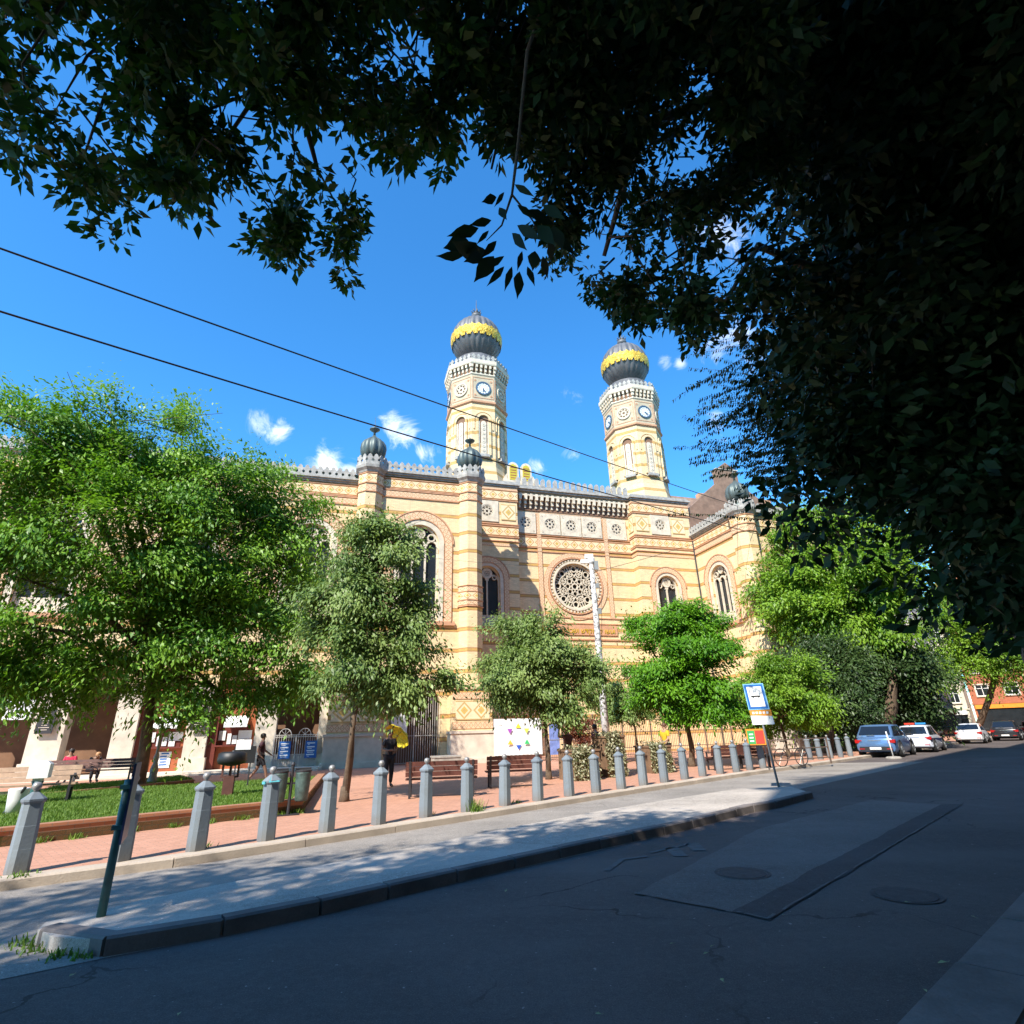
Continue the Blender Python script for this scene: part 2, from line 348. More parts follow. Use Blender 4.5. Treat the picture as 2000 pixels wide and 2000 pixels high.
# ------------------------------------------------------------ road, plaza, island
def slab(name, pts, z0, z1, m, kind='structure'):
    b = MB(); n = len(pts)
    b.face([(p[0], p[1], z1) for p in pts])
    for i in range(n):
        a, c = pts[i], pts[(i + 1) % n]; b.face([(a[0], a[1], z0), (c[0], c[1], z0), (c[0], c[1], z1), (a[0], a[1], z1)])
    return tag(b.build(name, m), kind=kind)
b = MB(); b.face([(-500, -500, 0), (700, -500, 0), (700, 700, 0), (-500, 700, 0)]); tag(b.build('road', M['asphalt']), kind='structure')

BOLPX = [(31,1706),(233,1682),(382,1662),(519,1642),(637,1625),(739,1610),(831,1596),(912,1585),(986,1573),(1051,1564),(1112,1555),(1165,1548),(1214,1541),(1257,1534),(1298,1528),(1338,1522),(1373,1516),(1407,1511),(1439,1508),(1465,1504),(1491,1501)]
BOL = [G(x, y, .12) for x, y in BOLPX]
KL = [p + Vector((SY, -SX, 0)) * .40 for p in BOL]
k0 = KL[0] + (KL[0] - KL[2]).normalized() * 12
kend = ST(120, 9.95); k1 = ST(30, 9.95)
KERB = [k0] + [KL[i] for i in (0, 2, 4, 7, 10, 14, 18, 20)] + [k1, kend]
KERB = [Vector((p.x, p.y, 0)) for p in KERB]
slab('plaza', [tuple(p + Vector((-SY, SX, 0)) * .12) for p in KERB] + [(200, 260), (-160, 260), (-160, -60)], 0, .116, M['plaza'])
def kerb(name, pts, wd, h, seg, m, gap=.008):
    b = MB()
    L_ = [0]
    for a, c in zip(pts, pts[1:]): L_.append(L_[-1] + (c - a).length)
    def at(l):
        for i in range(len(pts) - 1):
            if l <= L_[i + 1] or i == len(pts) - 2:
                f = (l - L_[i]) / (L_[i + 1] - L_[i]); return pts[i].lerp(pts[i + 1], f), (pts[i + 1] - pts[i]).normalized()
    l = 0; rr = random.Random(5)
    while l < L_[-1]:
        e = min(l + seg * rr.uniform(.9, 1.1), L_[-1]); a, d0 = at(l + gap); c, d1 = at(e - gap)
        if (c - a).length < .05: break
        d = (c - a).normalized(); nrm = Vector((-d.y, d.x, 0)) * wd; hh = h + rr.uniform(-.004, .004); ch = Vector((-d.y, d.x, 0)) * .02
        A = [a, a + ch * 0, a + ch, a + nrm, a + nrm]; zz = [-.02, hh - .02, hh, hh, -.02]
        b.loft([[(q.x, q.y, z) for q, z in zip(A, zz)], [(q.x + (c - a).x, q.y + (c - a).y, z) for q, z in zip(A, zz)]])
        l = e
    return tag(b.build(name, m), kind='structure')
kerb('kerb', KERB, .30, .128, 1.9, M['kerbstone'])
# side lane between island and plaza: its own lighter asphalt sheet
iback = [G(x, y, .12) for x, y in ((90,1800),(181,1781),(268,1759),(409,1730),(700,1675),(1000,1615),(1162,1585),(1300,1562),(1440,1540),(1545,1536))]
ifront = [G(x, y, .12) for x, y in ((1587,1548),(1518,1566),(1466,1574),(1331,1608),(1171,1641),(1000,1678),(840,1713),(688,1747),(616,1763),(471,1792),(388,1808),(290,1825),(217,1836),(159,1835),(109,1832),(76,1817))]
slab('traffic_island', [tuple(p) for p in ([q + Vector((-SY, SX, 0)) * .06 for q in ifront] + iback)], 0, .116, M['island'])
kerb('island_kerb', [Vector((p.x, p.y, 0)) for p in reversed([iback[0]] + list(reversed(ifront)))][::-1] if False else [Vector((p.x, p.y, 0)) for p in reversed(ifront)][0:], .16, .138, .85, M['kerbdark'], .016)
lane = [KERB[0] + Vector((-9, -9, 0))] + KERB[:-1] + [ST(32, 6.9), ST(14, 6.9)] + [G(1590, 1550, 0)] + [Vector((p.x, p.y, 0)) for p in (ifront[3], ifront[6], ifront[9], ifront[12])] + [ST(-1.6, 6.7), ST(-12, 6.7)]
b = MB(); b.face([(p.x, p.y, .004) for p in lane]); tag(b.build('side_lane', M['lane']), kind='structure')
def ragged(pts, z, amp, seed, step=.12):
    r_ = random.Random(seed); P_ = [G(x, y, z) for x, y in pts]; o_ = []
    for a, c in zip(P_, P_[1:] + P_[:1]):
        n = max(2, int((c - a).length / step)); d = (c - a).normalized(); s_ = Vector((-d.y, d.x, 0)); w_ = 0
        for i in range(n): w_ = w_ * .7 + r_.uniform(-amp, amp); o_.append(a.lerp(c, i / n) + s_ * w_)
    return o_
def band(line, wd, z, m, nm):
    b = MB(); r_ = random.Random(2)
    for a, c in zip(line, line[1:]):
        d = (c - a).normalized(); s_ = Vector((-d.y, d.x, 0)); w0 = wd * r_.uniform(.4, 1.3)
        if r_.random() < .12: continue
        b.face([(q.x, q.y, z) for q in (a - s_ * w0, c - s_ * w0, c + s_ * w0, a + s_ * w0)])
    return tag(b.build(nm, m), kind='structure')
PA = ragged(((1240,1745),(1440,1783),(1850,1572),(1700,1562),(1480,1620)), .004, .014, 1); PB_ = ragged(((1428,1781),(1502,1797),(1880,1570),(1838,1571)), .008, .012, 2)
b = MB(); b.face(PA); tag(b.build('road_patch', M['patchA']), kind='structure')
b = MB(); b.face(PB_); tag(b.build('road_trench_patch', M['patchB']), kind='structure')
M['seam'] = simple('worn_bitumen_seam', (.135, .12, .112), .9, .4, 8)
nA = [p for p in PA if True][:int((G(1240,1745) - G(1440,1783)).length / .12)]; nB = len(PB_) // 2
band(nA, .016, .0125, M['seam'], 'road_seam'); band([G(1500, 1796).lerp(G(1880, 1571), i / 60) + Vector((random.Random(i).uniform(-.01, .01), 0, 0)) for i in range(61)], .013, .0125, M['seam'], 'road_seam'); band([G(1440, 1783).lerp(G(1502, 1797), i / 8) for i in range(9)], .016, .0125, M['seam'], 'road_seam')
# near pavement
b = MB(); NK = [ST(-60, .98), ST(150, .98)]
slab('near_pavement', [tuple(ST(-60, -3.4)), tuple(ST(95, -3.4)), tuple(ST(95, -.2)), tuple(ST(7.74, .75)), tuple(ST(4.0, .93)), tuple(ST(-60, 1.2))], 0, .116, M['slab'])
kerb('near_kerb', [ST(95, .2), ST(7.74, 1.157), ST(4.0, 1.336), ST(-30, 1.5)], .44, .13, 1.35, M['kerbdark'], .02)
# worn lettering painted on the bus lane: faint strokes that can still be seen
M['worn'] = simple('worn_road_paint', (.125, .122, .120), .9, .35, 6)
b = MB()
def stroke(pts, wd=.16):
    P_ = [G(x, y, .008) for x, y in pts]
    for a, c in zip(P_, P_[1:]):
        d = (c - a).normalized(); n_ = Vector((-d.y, d.x, 0)) * wd / 2; b.face([a - n_, c - n_, c + n_, a + n_])
stroke([(1310,1655),(1330,1672)], .2); stroke([(1350,1646),(1366,1661)], .2); stroke([(1185,1700),(1215,1678),(1265,1672)], .08); stroke([(1270,1665),(1345,1648)], .07)
tag(b.build('worn_lane_marking', M['worn']), 'faint worn paint strokes on the shaded bus lane beside the island kerb', 'road marking')
# manhole covers
M['manhole'] = simple('dark_cast_iron', (.062, .054, .056), .8, .4, 9, bmp=.5)
for (x, y, lb) in ((1450, 1705, 'round dark manhole cover sunk in the paler road patch'), (1770, 1748, 'round dark manhole cover near the lower right kerb')):
    t_ = thing('manhole_cover', lb, 'manhole cover', G(x, y, .006), 0, 'manhole covers in the road')
    q = MB(); q.lathe((0, 0, 0), [(.27, 0), (.27, .003), (.25, .004)], 28); q.build('cover', M['manhole'], t_)
    q = MB()
    for i in range(28):
        a, c = 2 * PI * i / 28, 2 * PI * (i + 1) / 28
        q.face([(.28 * math.cos(a), .28 * math.sin(a), .002), (.32 * math.cos(a), .32 * math.sin(a), .002), (.32 * math.cos(c), .32 * math.sin(c), .002), (.28 * math.cos(c), .28 * math.sin(c), .002)])
    q.build('rim', M['manhole'], t_)

# lawn behind its low brick wall
FL = G(-420, 1705, .12); F0 = G(0, 1654, .12); F1 = G(589, 1587, .12); B1 = G(632, 1526, .12); B0 = G(90, 1562, .12); BL = G(-420, 1612, .12)
def lowwall(name, pts, h, th, label):
    t_ = thing(name, label, 'garden wall', pts[0]); q = MB(); o0 = Vector(pts[0])
    for i, (a, c) in enumerate(zip(pts, pts[1:])):
        a = Vector(a) - o0; c = Vector(c) - o0; d = (c - a).normalized(); n_ = Vector((-d.y, d.x, 0)) * th
        a = a + d * (.002 * i); q.loft([[(p.x, p.y, -.02) for p in (a, c, c + n_, a + n_)], [(p.x, p.y, h) for p in (a, c, c + n_, a + n_)]])
    q.build('brick_face', M['bedbrick'], t_)
    q = MB()
    for i, (a, c) in enumerate(zip(pts, pts[1:])):
        a = Vector(a) - o0; c = Vector(c) - o0; d = (c - a).normalized(); n_ = Vector((-d.y, d.x, 0)); a2 = a - n_ * .02 - d * .02; c2 = c - n_ * .02 + d * .02; w_ = n_ * (th + .04)
        q.loft([[(p.x, p.y, h + .001 + .001 * i) for p in (a2, c2, c2 + w_, a2 + w_)], [(p.x, p.y, h + .055 + .001 * i) for p in (a2, c2, c2 + w_, a2 + w_)]])
    q.build('coping', M['bedbrick'], t_); return t_
lowwall('garden_wall', [FL, F0, F1, B1], .22, .22, 'low red brick wall edging the lawn behind the bollards')
lowwall('lawn_edging', [G(60, 1562, .12), G(378, 1531, .12)], .10, .18, 'thin brick edging strip between the lawn and the back grass strip')
slab('lawn_ground', [tuple(p) for p in (FL, F0, F1, B1, B0, BL)], .1, .27, M['soil'])
slab('back_lawn_ground', [tuple(p) for p in (G(-420, 1609, .12), G(60, 1560, .12), G(378, 1529, .12), G(352, 1521, .12), G(100, 1544, .12), G(-420, 1590, .12))], .1, .22, M['soil'])

def leafmat(name, c0, c1, trans=.35, rough=.45, tr=(1.25, 1.35, .5)):
    m, t, b, o = newmat(name); a = t.nodes.new('ShaderNodeAttribute'); a.attribute_name = 'tint'
    c = mixc(t, a.outputs['Fac'], c0, c1); t.links.new(c, b.inputs['Base Color']); b.inputs['Roughness'].default_value = rough; b.inputs['Specular IOR Level'].default_value = .35
    td = t.nodes.new('ShaderNodeBsdfTranslucent'); t.links.new(mixc(t, 1.0, c, tr, 'MULTIPLY'), td.inputs[0])
    mx = t.nodes.new('ShaderNodeMixShader'); mx.inputs[0].default_value = trans; t.links.new(b.outputs[0], mx.inputs[1]); t.links.new(td.outputs[0], mx.inputs[2]); t.links.new(mx.outputs[0], o.inputs[0])
    return m
def quads(name, V, tint, m, parent=None, nv=4):
    n = len(V) // nv; me = bpy.data.meshes.new(name)
    me.vertices.add(len(V)); me.vertices.foreach_set('co', V.astype(np.float32).ravel())
    me.loops.add(n * nv); me.loops.foreach_set('vertex_index', np.arange(n * nv, dtype=np.int32))
    me.polygons.add(n); me.polygons.foreach_set('loop_start', np.arange(0, n * nv, nv, dtype=np.int32)); me.polygons.foreach_set('loop_total', np.full(n, nv, dtype=np.int32))
    at = me.attributes.new('tint', 'FLOAT', 'POINT'); at.data.foreach_set('value', np.repeat(tint, nv).astype(np.float32))
    me.materials.append(m); me.update(calc_edges=True); me.validate()
    o = bpy.data.objects.new(name, me); C.objects.link(o)
    if parent: o.parent = parent
    return o
rng = np.random.default_rng(7)
def grass(name, poly, z, n, h, m):
    P_ = np.array([(p[0], p[1]) for p in poly]); lo, hi = P_.min(0), P_.max(0); pts = []
    x = rng.uniform(lo, hi, (n * 3, 2)); ins = np.zeros(len(x), bool)
    for i in range(len(P_)):
        a, c = P_[i], P_[(i + 1) % len(P_)]
        cond = ((a[1] > x[:, 1]) != (c[1] > x[:, 1])) & (x[:, 0] < (c[0] - a[0]) * (x[:, 1] - a[1]) / (c[1] - a[1] + 1e-9) + a[0]); ins ^= cond
    x = x[ins][:n]; k = len(x); ang = rng.uniform(0, 2 * PI, k); hh = h * rng.uniform(.5, 1.3, k); wd = .008
    d = np.stack([np.cos(ang), np.sin(ang), 0 * ang], 1); s = np.stack([-np.sin(ang), np.cos(ang), 0 * ang], 1)
    b0 = np.column_stack([x, np.full(k, z)]); tip = b0 + d * (hh * .5)[:, None]; tip[:, 2] += hh
    V = np.stack([b0 - s * wd, b0 + s * wd, tip + s * wd * .3, tip - s * wd * .3], 1).reshape(-1, 3)
    return tag(quads(name, V, rng.uniform(0, 1, k), m), kind='stuff')
M['grass'] = leafmat('grass_blades', (.07, .15, .015), (.19, .30, .04), .25, .6)
tag(grass('grass', (F0 + (F0 - F1) * .3, F1 + (B1 - F1) * 0.01, B1, B0 + (B0 - B1) * .2), .268, 90000, .075, M['grass']), 'short green grass of the lawn behind the brick wall', 'grass')
tag(grass('grass', [G(x, y, .12) for x, y in ((60, 1560), (378, 1529), (352, 1521), (100, 1544))], .218, 16000, .08, M['grass']), 'sunlit narrow grass strip behind the thin brick edging', 'grass')
# weeds at the foot of kerbs, bollards and walls
def weeds(name, pts, n, h, label):
    k = n * len(pts); c = np.repeat(np.array([tuple(p) for p in pts]), n, 0) + np.column_stack([rng.normal(0, .07, (k, 2)), np.zeros(k)])
    ang = rng.uniform(0, 2 * PI, k); hh = h * rng.uniform(.3, 1.2, k); d = np.stack([np.cos(ang), np.sin(ang), 0 * ang], 1); s = np.stack([-np.sin(ang), np.cos(ang), 0 * ang], 1)
    tip = c + d * (hh * .6)[:, None]; tip[:, 2] += hh
    V = np.stack([c - s * .009, c + s * .009, tip + s * .003, tip - s * .003], 1).reshape(-1, 3)
    return tag(quads(name, V, rng.uniform(0, 1, k), M['grass']), label, 'weeds', kind='stuff')
weeds('weeds', [BOL[7] + Vector((.16, -.1, 0)), BOL[7] + Vector((.2, -.02, 0))], 60, .22, 'tuft of green weeds at the foot of the eighth bollard')
weeds('weeds', [G(x, y, .12) for x, y in ((40, 1712), (395, 1655), (835, 1592), (1008, 1568))] + [G(x, y, 0) for x, y in ((60, 1850), (80, 1858), (120, 1868), (50, 1842), (160, 1870))], 50, .06, 'low weeds growing in the cracks at the kerb and bollard feet')
weeds('weeds', [F0.lerp(F1, f) + Vector((.04, -.05, 0)) for f in (.1, .2, .35, .5, .62, .75, .9, .95, .98)], 60, .09, 'weeds growing along the foot of the low brick wall')
# ------------------------------------------------------------ the synagogue
FA = R(72.9); FE = Vector((math.sin(FA), math.cos(FA), 0)); FN = Vector((-math.cos(FA), math.sin(FA), 0)); FO = Vector((-3.3, 37.0, 0))
FROT = math.atan2(FE.y, FE.x)
def FL_(x, y, z=0): return FO + FE * x + FN * y + Vector((0, 0, z))
syn = thing('synagogue', 'cream and ochre banded brick synagogue with two onion-domed clock towers', 'synagogue', FO, FROT)
def bt(mb, name, mats, parent=syn, smooth=False, label=None):
    o = mb.build(name, mats, parent, smooth)
    if label: o['label'] = label
    return o
BR = M['brick']
CREST_A = [(-.21, 0), (-.21, .12), (-.12, .2), (-.13, .30), (-.21, .36), (-.21, .50), (-.12, .56), (-.13, .64), (0, .76), (.13, .64), (.12, .56), (.21, .50), (.21, .36), (.13, .30), (.12, .2), (.21, .12), (.21, 0)]
CREST_B = [(-.20, 0), (-.20, .60), (-.17, .74), (-.10, .84), (0, .88), (.10, .84), (.17, .74), (.20, .60), (.20, 0)]
def crests(mb, x0, x1, y, z, shape, step, th=.14, s=1.0):
    n = max(1, int(round((x1 - x0) / step))); st = (x1 - x0) / n
    for i in range(n):
        c = x0 + st * (i + .5); mb.ext([(c + a * s, z + b_ * s) for a, b_ in shape], y - th / 2, y + th / 2)
def oct_crests(mb, cx, cy, r, z, shape, per, s=1.0, th=.1):
    ap = r * math.cos(PI / 8); side = 2 * r * math.sin(PI / 8)
    for i in range(8):
        a = i * PI / 4 - PI / 2; old = mb.M
        mb.M = (old if old else Matrix()) @ Matrix.Translation((cx, cy, 0)) @ Matrix.Rotation(a + PI / 2, 4, 'Z') @ Matrix.Translation((0, -ap, 0))
        crests(mb, -side / 2, side / 2, 0, z, shape, side / per, th, s); mb.M = old
def cornice(mb, x0, x1, y, z0, z1, out):          # stepped moulding
    h = (z1 - z0) / 3
    mb.box(x0, x1, y - out * .35, y + .1, z0, z0 + h); mb.box(x0, x1, y - out * .7, y + .1, z0 + h, z0 + 2 * h); mb.box(x0, x1, y - out, y + .35, z0 + 2 * h, z1)
def rosette(mb, cx, cz, r, y0, y1, k=8, w_=.07):
    mb.ring(cx, cz, r * .93, r * 1.12, y0 - .04, y1, n=24)
    mb.ring(cx, cz, r * .22, r * .36, y0, y1, n=12)
    for i in range(k):
        a = 2 * PI * i / k; x, z = cx + r * .65 * math.cos(a), cz + r * .65 * math.sin(a)
        mb.ring(x, z, r * .17, r * .27, y0, y1, n=10)
        b_ = a + PI / k; mb.bar(cx + r * .34 * math.cos(b_), cz + r * .34 * math.sin(b_), cx + r * .96 * math.cos(b_), cz + r * .96 * math.sin(b_), w_ * r, y0, y1)
def arch_window(parent, name, cx, hw, zb, zs, y, bays=2, outer=.9, rot=None, zt=None):
    """glass + tracery + archivolt for an arched opening of half width hw; returns the window part"""
    def mk():
        m_ = MB(); m_.M = rot; return m_
    g = mk(); g.box(cx - hw - .02, cx + hw + .02, y + .42, y + .46, zb, zs + hw)
    win = bt(g, name, M['glass'], parent)
    t_ = mk(); y0, y1 = y + .24, y + .38; bw = 2 * hw / bays; zl = zs - .15
    for i in range(bays + 1): t_.box(cx - hw + i * bw - .06, cx - hw + i * bw + .06, y0, y1, zb, zl)
    for i in range(bays):
        c = cx - hw + (i + .5) * bw; t_.ring(c, zl, bw / 2 - .12, bw / 2 + .02, y0, y1, a0=0, a1=PI, n=10)
        t_.box(c - bw / 2, c + bw / 2, y0 + .05, y1, zb + .0, zb + .9)
    if bays == 3:
        for c, r in ((0, .36), (-.82, .27), (.82, .27)):
            zc = zs + (.72 if c == 0 else .46); s_ = hw / 1.3
            t_.ring(cx + c * s_, zc * 1.0, r * s_ * .72, r * s_ * 1.1, y0 - .03, y1, n=16)
            if c == 0: rosette(t_, cx, zc, .25, y0, y1, 6, .12)
    else:
        t_.ring(cx, zs + hw * .45, hw * .26, hw * .44, y0 - .03, y1, n=18); rosette(t_, cx, zs + hw * .45, hw * .25, y0, y1, 6, .14)
        for s_ in (-1, 1): t_.ring(cx + s_ * hw * .62, zs + hw * .12, hw * .12, hw * .2, y0, y1, n=12)
    t_.ring(cx, zs, hw - .1, hw + .001, y0 - .06, y1, a0=0, a1=PI, n=24)
    t_.box(cx - hw - .001, cx - hw + .1, y0 - .06, y1, zb, zs); t_.box(cx + hw - .1, cx + hw + .001, y0 - .06, y1, zb, zs)
    bt(t_, 'tracery', M['stone'], win)
    a_ = mk(); a_.ring(cx, zs, hw + .02, hw + .30 * outer, y - .05, y + .02, n=28, a0=0, a1=PI)
    for s_ in (-1, 1): a_.box(min(cx + s_ * (hw + .02), cx + s_ * (hw + .3 * outer)), max(cx + s_ * (hw + .02), cx + s_ * (hw + .3 * outer)), y - .05, y + .02, zb, zs)
    bt(a_, 'inner_arch', M['stone'], win)
    a_ = mk(); r0, r1 = hw + .34 * outer, hw + .34 * outer + .42 * outer
    a_.ring(cx, zs, r0, r1, y - .09, y + .02, n=30, a0=0, a1=PI, strip=True)
    for s_ in (-1, 1):
        xa, xb = sorted((cx + s_ * r0, cx + s_ * r1)); wd = xb - xa
        a_.face([(xa, y - .09, zb), (xb, y - .09, zb), (xb, y - .09, zs), (xa, y - .09, zs)], 0, [(zb / wd, 0), (zb / wd, 1), (zs / wd, 1), (zs / wd, 0)])
        a_.face([(xb, y - .09, zb), (xb, y, zb), (xb, y, zs), (xb, y - .09, zs)]); a_.face([(xa, y, zb), (xa, y - .09, zb), (xa, y - .09, zs), (xa, y, zs)])
    bt(a_, 'archivolt', M['frieze2'], win)
    a_ = mk(); a_.ring(cx, zs, r1 + .01, r1 + .09, y - .12, y + .02, n=30, a0=0, a1=PI); a_.ring(cx, zs, r0 - .05, r0 - .005, y - .11, y + .02, n=30, a0=0, a1=PI)
    bt(a_, 'drip_mould', M['redline'], win)
    a_ = mk(); a_.box(cx - r1 - .2, cx + r1 + .2, y - .2, y + .05, zb - .28, zb - .02); bt(a_, 'sill', M['redline'], win)
    return win
def onion_turret(cx, cy, zc, r=.86, zbase=4.6, name='turret'):
    b_ = MB(); b_.oct(cx, cy, [(r, zbase), (r, zc)]); tu = bt(b_, name, BR)
    b_ = MB()
    for z0, z1 in ((zc - 1.0, zc - .35), (zc - 1.62, zc - 1.2), (10.55, 10.85), (9.62, 9.92)): b_.oct(cx, cy, [(r + .035, z0), (r + .035, z1)], mi=1 if z1 - z0 < .5 else 0, strip=1.05)
    b_.oct(cx, cy, [(r + .05, 9.98), (r + .05, 10.48)], strip=1.1)
    bt(b_, 'frieze', [M['frieze'], M['frieze2']], tu)
    b_ = MB()
    for z in (zc - 1.06, zc - .33, zc - 1.68, 10.9, 10.5, 9.93, 9.52): b_.oct(cx, cy, [(r + .075, z), (r + .075, z + .06)])
    bt(b_, 'brick_course', M['redline'], tu)
    b_ = MB(); b_.oct(cx, cy, [(r + .04, zc - .2), (r + .1, zc - .08), (r + .26, zc + .08), (r + .30, zc + .26), (r + .30, zc + .36), (r + .2, zc + .40)]); bt(b_, 'cornice', M['crest'], tu)
    b_ = MB(); oct_crests(b_, cx, cy, r + .2, zc + .38, CREST_A, 2, .92); bt(b_, 'battlement', M['crest'], tu)
    b_ = MB(); zz = zc + 1.05
    b_.lathe((cx, cy, zz - .85), [(.5, -.1), (.5, .55), (.42, .7), (.5, .8)], 16)
    prof = [(.42, 0), (.70, .16), (.88, .42), (.95, .78), (.90, 1.12), (.72, 1.42), (.45, 1.64), (.2, 1.8), (.12, 1.95)]
    b_.lathe((cx, cy, zz), prof, 60, lob=10, amp=.15)
    b_.lathe((cx, cy, zz), [(.09, 1.9), (.08, 2.2), (.14, 2.26), (.36, 2.42), (.38, 2.47), (.1, 2.52), (.06, 2.7), (.02, 2.8), (.012, 3.5)], 14)
    bt(b_, 'onion_finial', M['zinc'], tu, True); return tu
def pier(cx, w0, y0, y1):
    b_ = MB(); b_.box(cx - w0, cx + w0, y0, y1, .116, 1.75); b_.box(cx - w0 - .1, cx + w0 + .1, y0 - .1, y1, .116, .4); b_.box(cx - w0 - .06, cx + w0 + .06, y0 - .06, y1, 1.75, 1.9)
    p_ = bt(b_, 'pier', M['lime'])
    b_ = MB(); b_.box(cx - w0 + .12, cx + w0 - .12, y0 + .1, y1, 1.9, 4.3); b_.box(cx - w0 + .02, cx + w0 - .02, y0, y1, 4.3, 4.62); bt(b_, 'pier_shaft', M['brick'], p_)
    b_ = MB()
    for z0, z1 in ((2.0, 2.4), (3.7, 4.1)): b_.strip(cx - w0 + .1, cx + w0 - .1, z0, z1, y0 + .1, .03)
    b_.face([(cx - w0 + .3, y0 + .06, 2.5), (cx + w0 - .3, y0 + .06, 2.5), (cx + w0 - .3, y0 + .06, 3.6), (cx - w0 + .3, y0 + .06, 3.6)], 1, [(0, 0), (2, 0), (2, 1), (0, 1)])
    bt(b_, 'terracotta_panel', [M['frieze2'], M['star']], p_)

# ---- left wing (museum side), front plane y = 0 between the turrets, y = .7 beyond
Z0 = .10
b = MB()
holes1 = [('arch', -3.16, 1.28, 8.6, 13.9)]; b.wall(-6.65, .33, 5.0, 18.75, 0, holes1, .5, 0)
b.wall(-6.65, .33, Z0, 5.0, 0, [('arch', -3.05, 1.55, Z0, 3.2)], 1.0, 0)
LH = [('arch', -3.16 - 7.0 * i, 1.28, 8.6, 13.7) for i in (1, 2, 3, 4)]
b.wall(-36, -6.65, 6.0, 18.2, .7, LH, .5, 0)
b.box(-36, .33, 1.3, 14, 5.0, 18.1); b.face([(.9, 0.2, Z0), (.9, 5.0, Z0), (.9, 5.0, 18.75), (.9, .2, 18.75)])
b.box(-36, -36.4 + .5, .7, 14, 0, 18.2)
wing = bt(b, 'wing_wall', BR)
for a in ((-6.6, .3, 17.80, 18.40, 0, .05), (-36, -7.4, 17.25, 17.85, .7, .05), (-6.6, .3, 17.15, 17.55, 0, .04, 1), (-36, -7.4, 16.6, 17.0, .7, .04, 1)): b = MB(); b.strip(*a); bt(b, 'frieze', [M['frieze'], M['frieze2']], wing)
b = MB()
for z in (17.68, 18.44, 17.06, 17.58): b.box(-6.6, .3, -.08, .02, z, z + .07); b.box(-36, -7.4, .62, .72, z - .55, z - .48)
bt(b, 'brick_course', M['redline'], wing)
b = MB(); cornice(b, -6.6, .9, 0, 18.62, 18.98, .34); cornice(b, -36, -6.6, .7, 18.05, 18.40, .34); b.box(.55, 1.1, .2, 5, 18.62, 18.98); bt(b, 'cornice', M['crest'], wing)
b = MB(); crests(b, -5.7, -.55, -.16, 18.98, CREST_A, .43); bt(b, 'battlement', M['crest'], wing); b = MB(); crests(b, -36, -7.7, .54, 18.40, CREST_A, .43); bt(b, 'battlement', M['crest'], wing)
b = MB(); b.face([(-36, 1.0, 18.5), (.9, .5, 18.9), (.9, 9, 20.0), (-36, 9, 20.0)]); bt(b, 'roof', M['zinc'])
arch_window(syn, 'window', -3.16, 1.28, 8.6, 13.9, 0, 3, 1.25)
for i in (1, 2, 3): arch_window(syn, 'window', -3.16 - 7 * i, 1.28, 8.6, 13.7, .7, 3, 1.25)
onion_turret(.33, .12, 18.75); onion_turret(-6.65, .12, 18.75)
pier(.25, 1.35, -1.2, .3); pier(-6.65, 1.6, -1.0, .3)
# ground arcade of the left wing
for x0, x1 in ((-30.6, -29.4), (-26.6, -25.4), (-22.7, -21.2), (-19.0, -17.9), (-15.5, -14.4), (-12.0, -10.9), (-8.6, -8.1)):
    b = MB(); b.box(x0, x1, .3, 1.1, .25, 4.4); b.box(x0 - .1, x1 + .1, .15, 1.1, .25, .9); b.box(x0 - .08, x1 + .08, .2, 1.1, 4.4, 4.62); bt(b, 'arcade_pillar', M['lime'])
AR = [('arch', c, 1.05, 4.0, 4.62) for c in (-28, -24.05, -20.1, -16.7, -13.2, -9.75)]
b = MB(); b.wall(-36, -8.1, 4.62, 6.0, .7, [('arch', h[1], 1.15, 4.62, 4.62) for h in AR], .5, 0); b.wall(-36, -31, Z0, 4.62, .7, (), .5)
bt(b, 'arcade_wall', M['brick'])
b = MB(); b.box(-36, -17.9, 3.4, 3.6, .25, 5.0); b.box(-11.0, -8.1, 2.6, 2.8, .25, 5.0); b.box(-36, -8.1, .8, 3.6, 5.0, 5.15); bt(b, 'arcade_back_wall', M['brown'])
b = MB(); b.box(-36, -8.2, -1.5, .9, .10, .27); b.box(-36, -8.4, -1.9, -1.5, .10, .19); bt(b, 'stone_plinth', M['stonestep'])
b = MB(); b.box(-24.0, -22.75, .2, .26, 3.0, 4.0); bt(b, 'blank_sign_board', M['paper'], label='pale yellowish blank board above the dark left arcade bay')
for x in (-22.4, -15.25):
    b = MB(); b.box(x, x + .75, .06, .12, 2.3, 3.5); q = bt(b, 'plaque', M['iron'])
    b = MB()
    rr = random.Random(3)
    for j in range(9):
        l = rr.uniform(.25, .5); b.box(x + .37 - l / 2, x + .37 + l / 2, .052, .059, 3.35 - j * .11, 3.38 - j * .11)
    bt(b, 'raised_text', M['lime'], q)
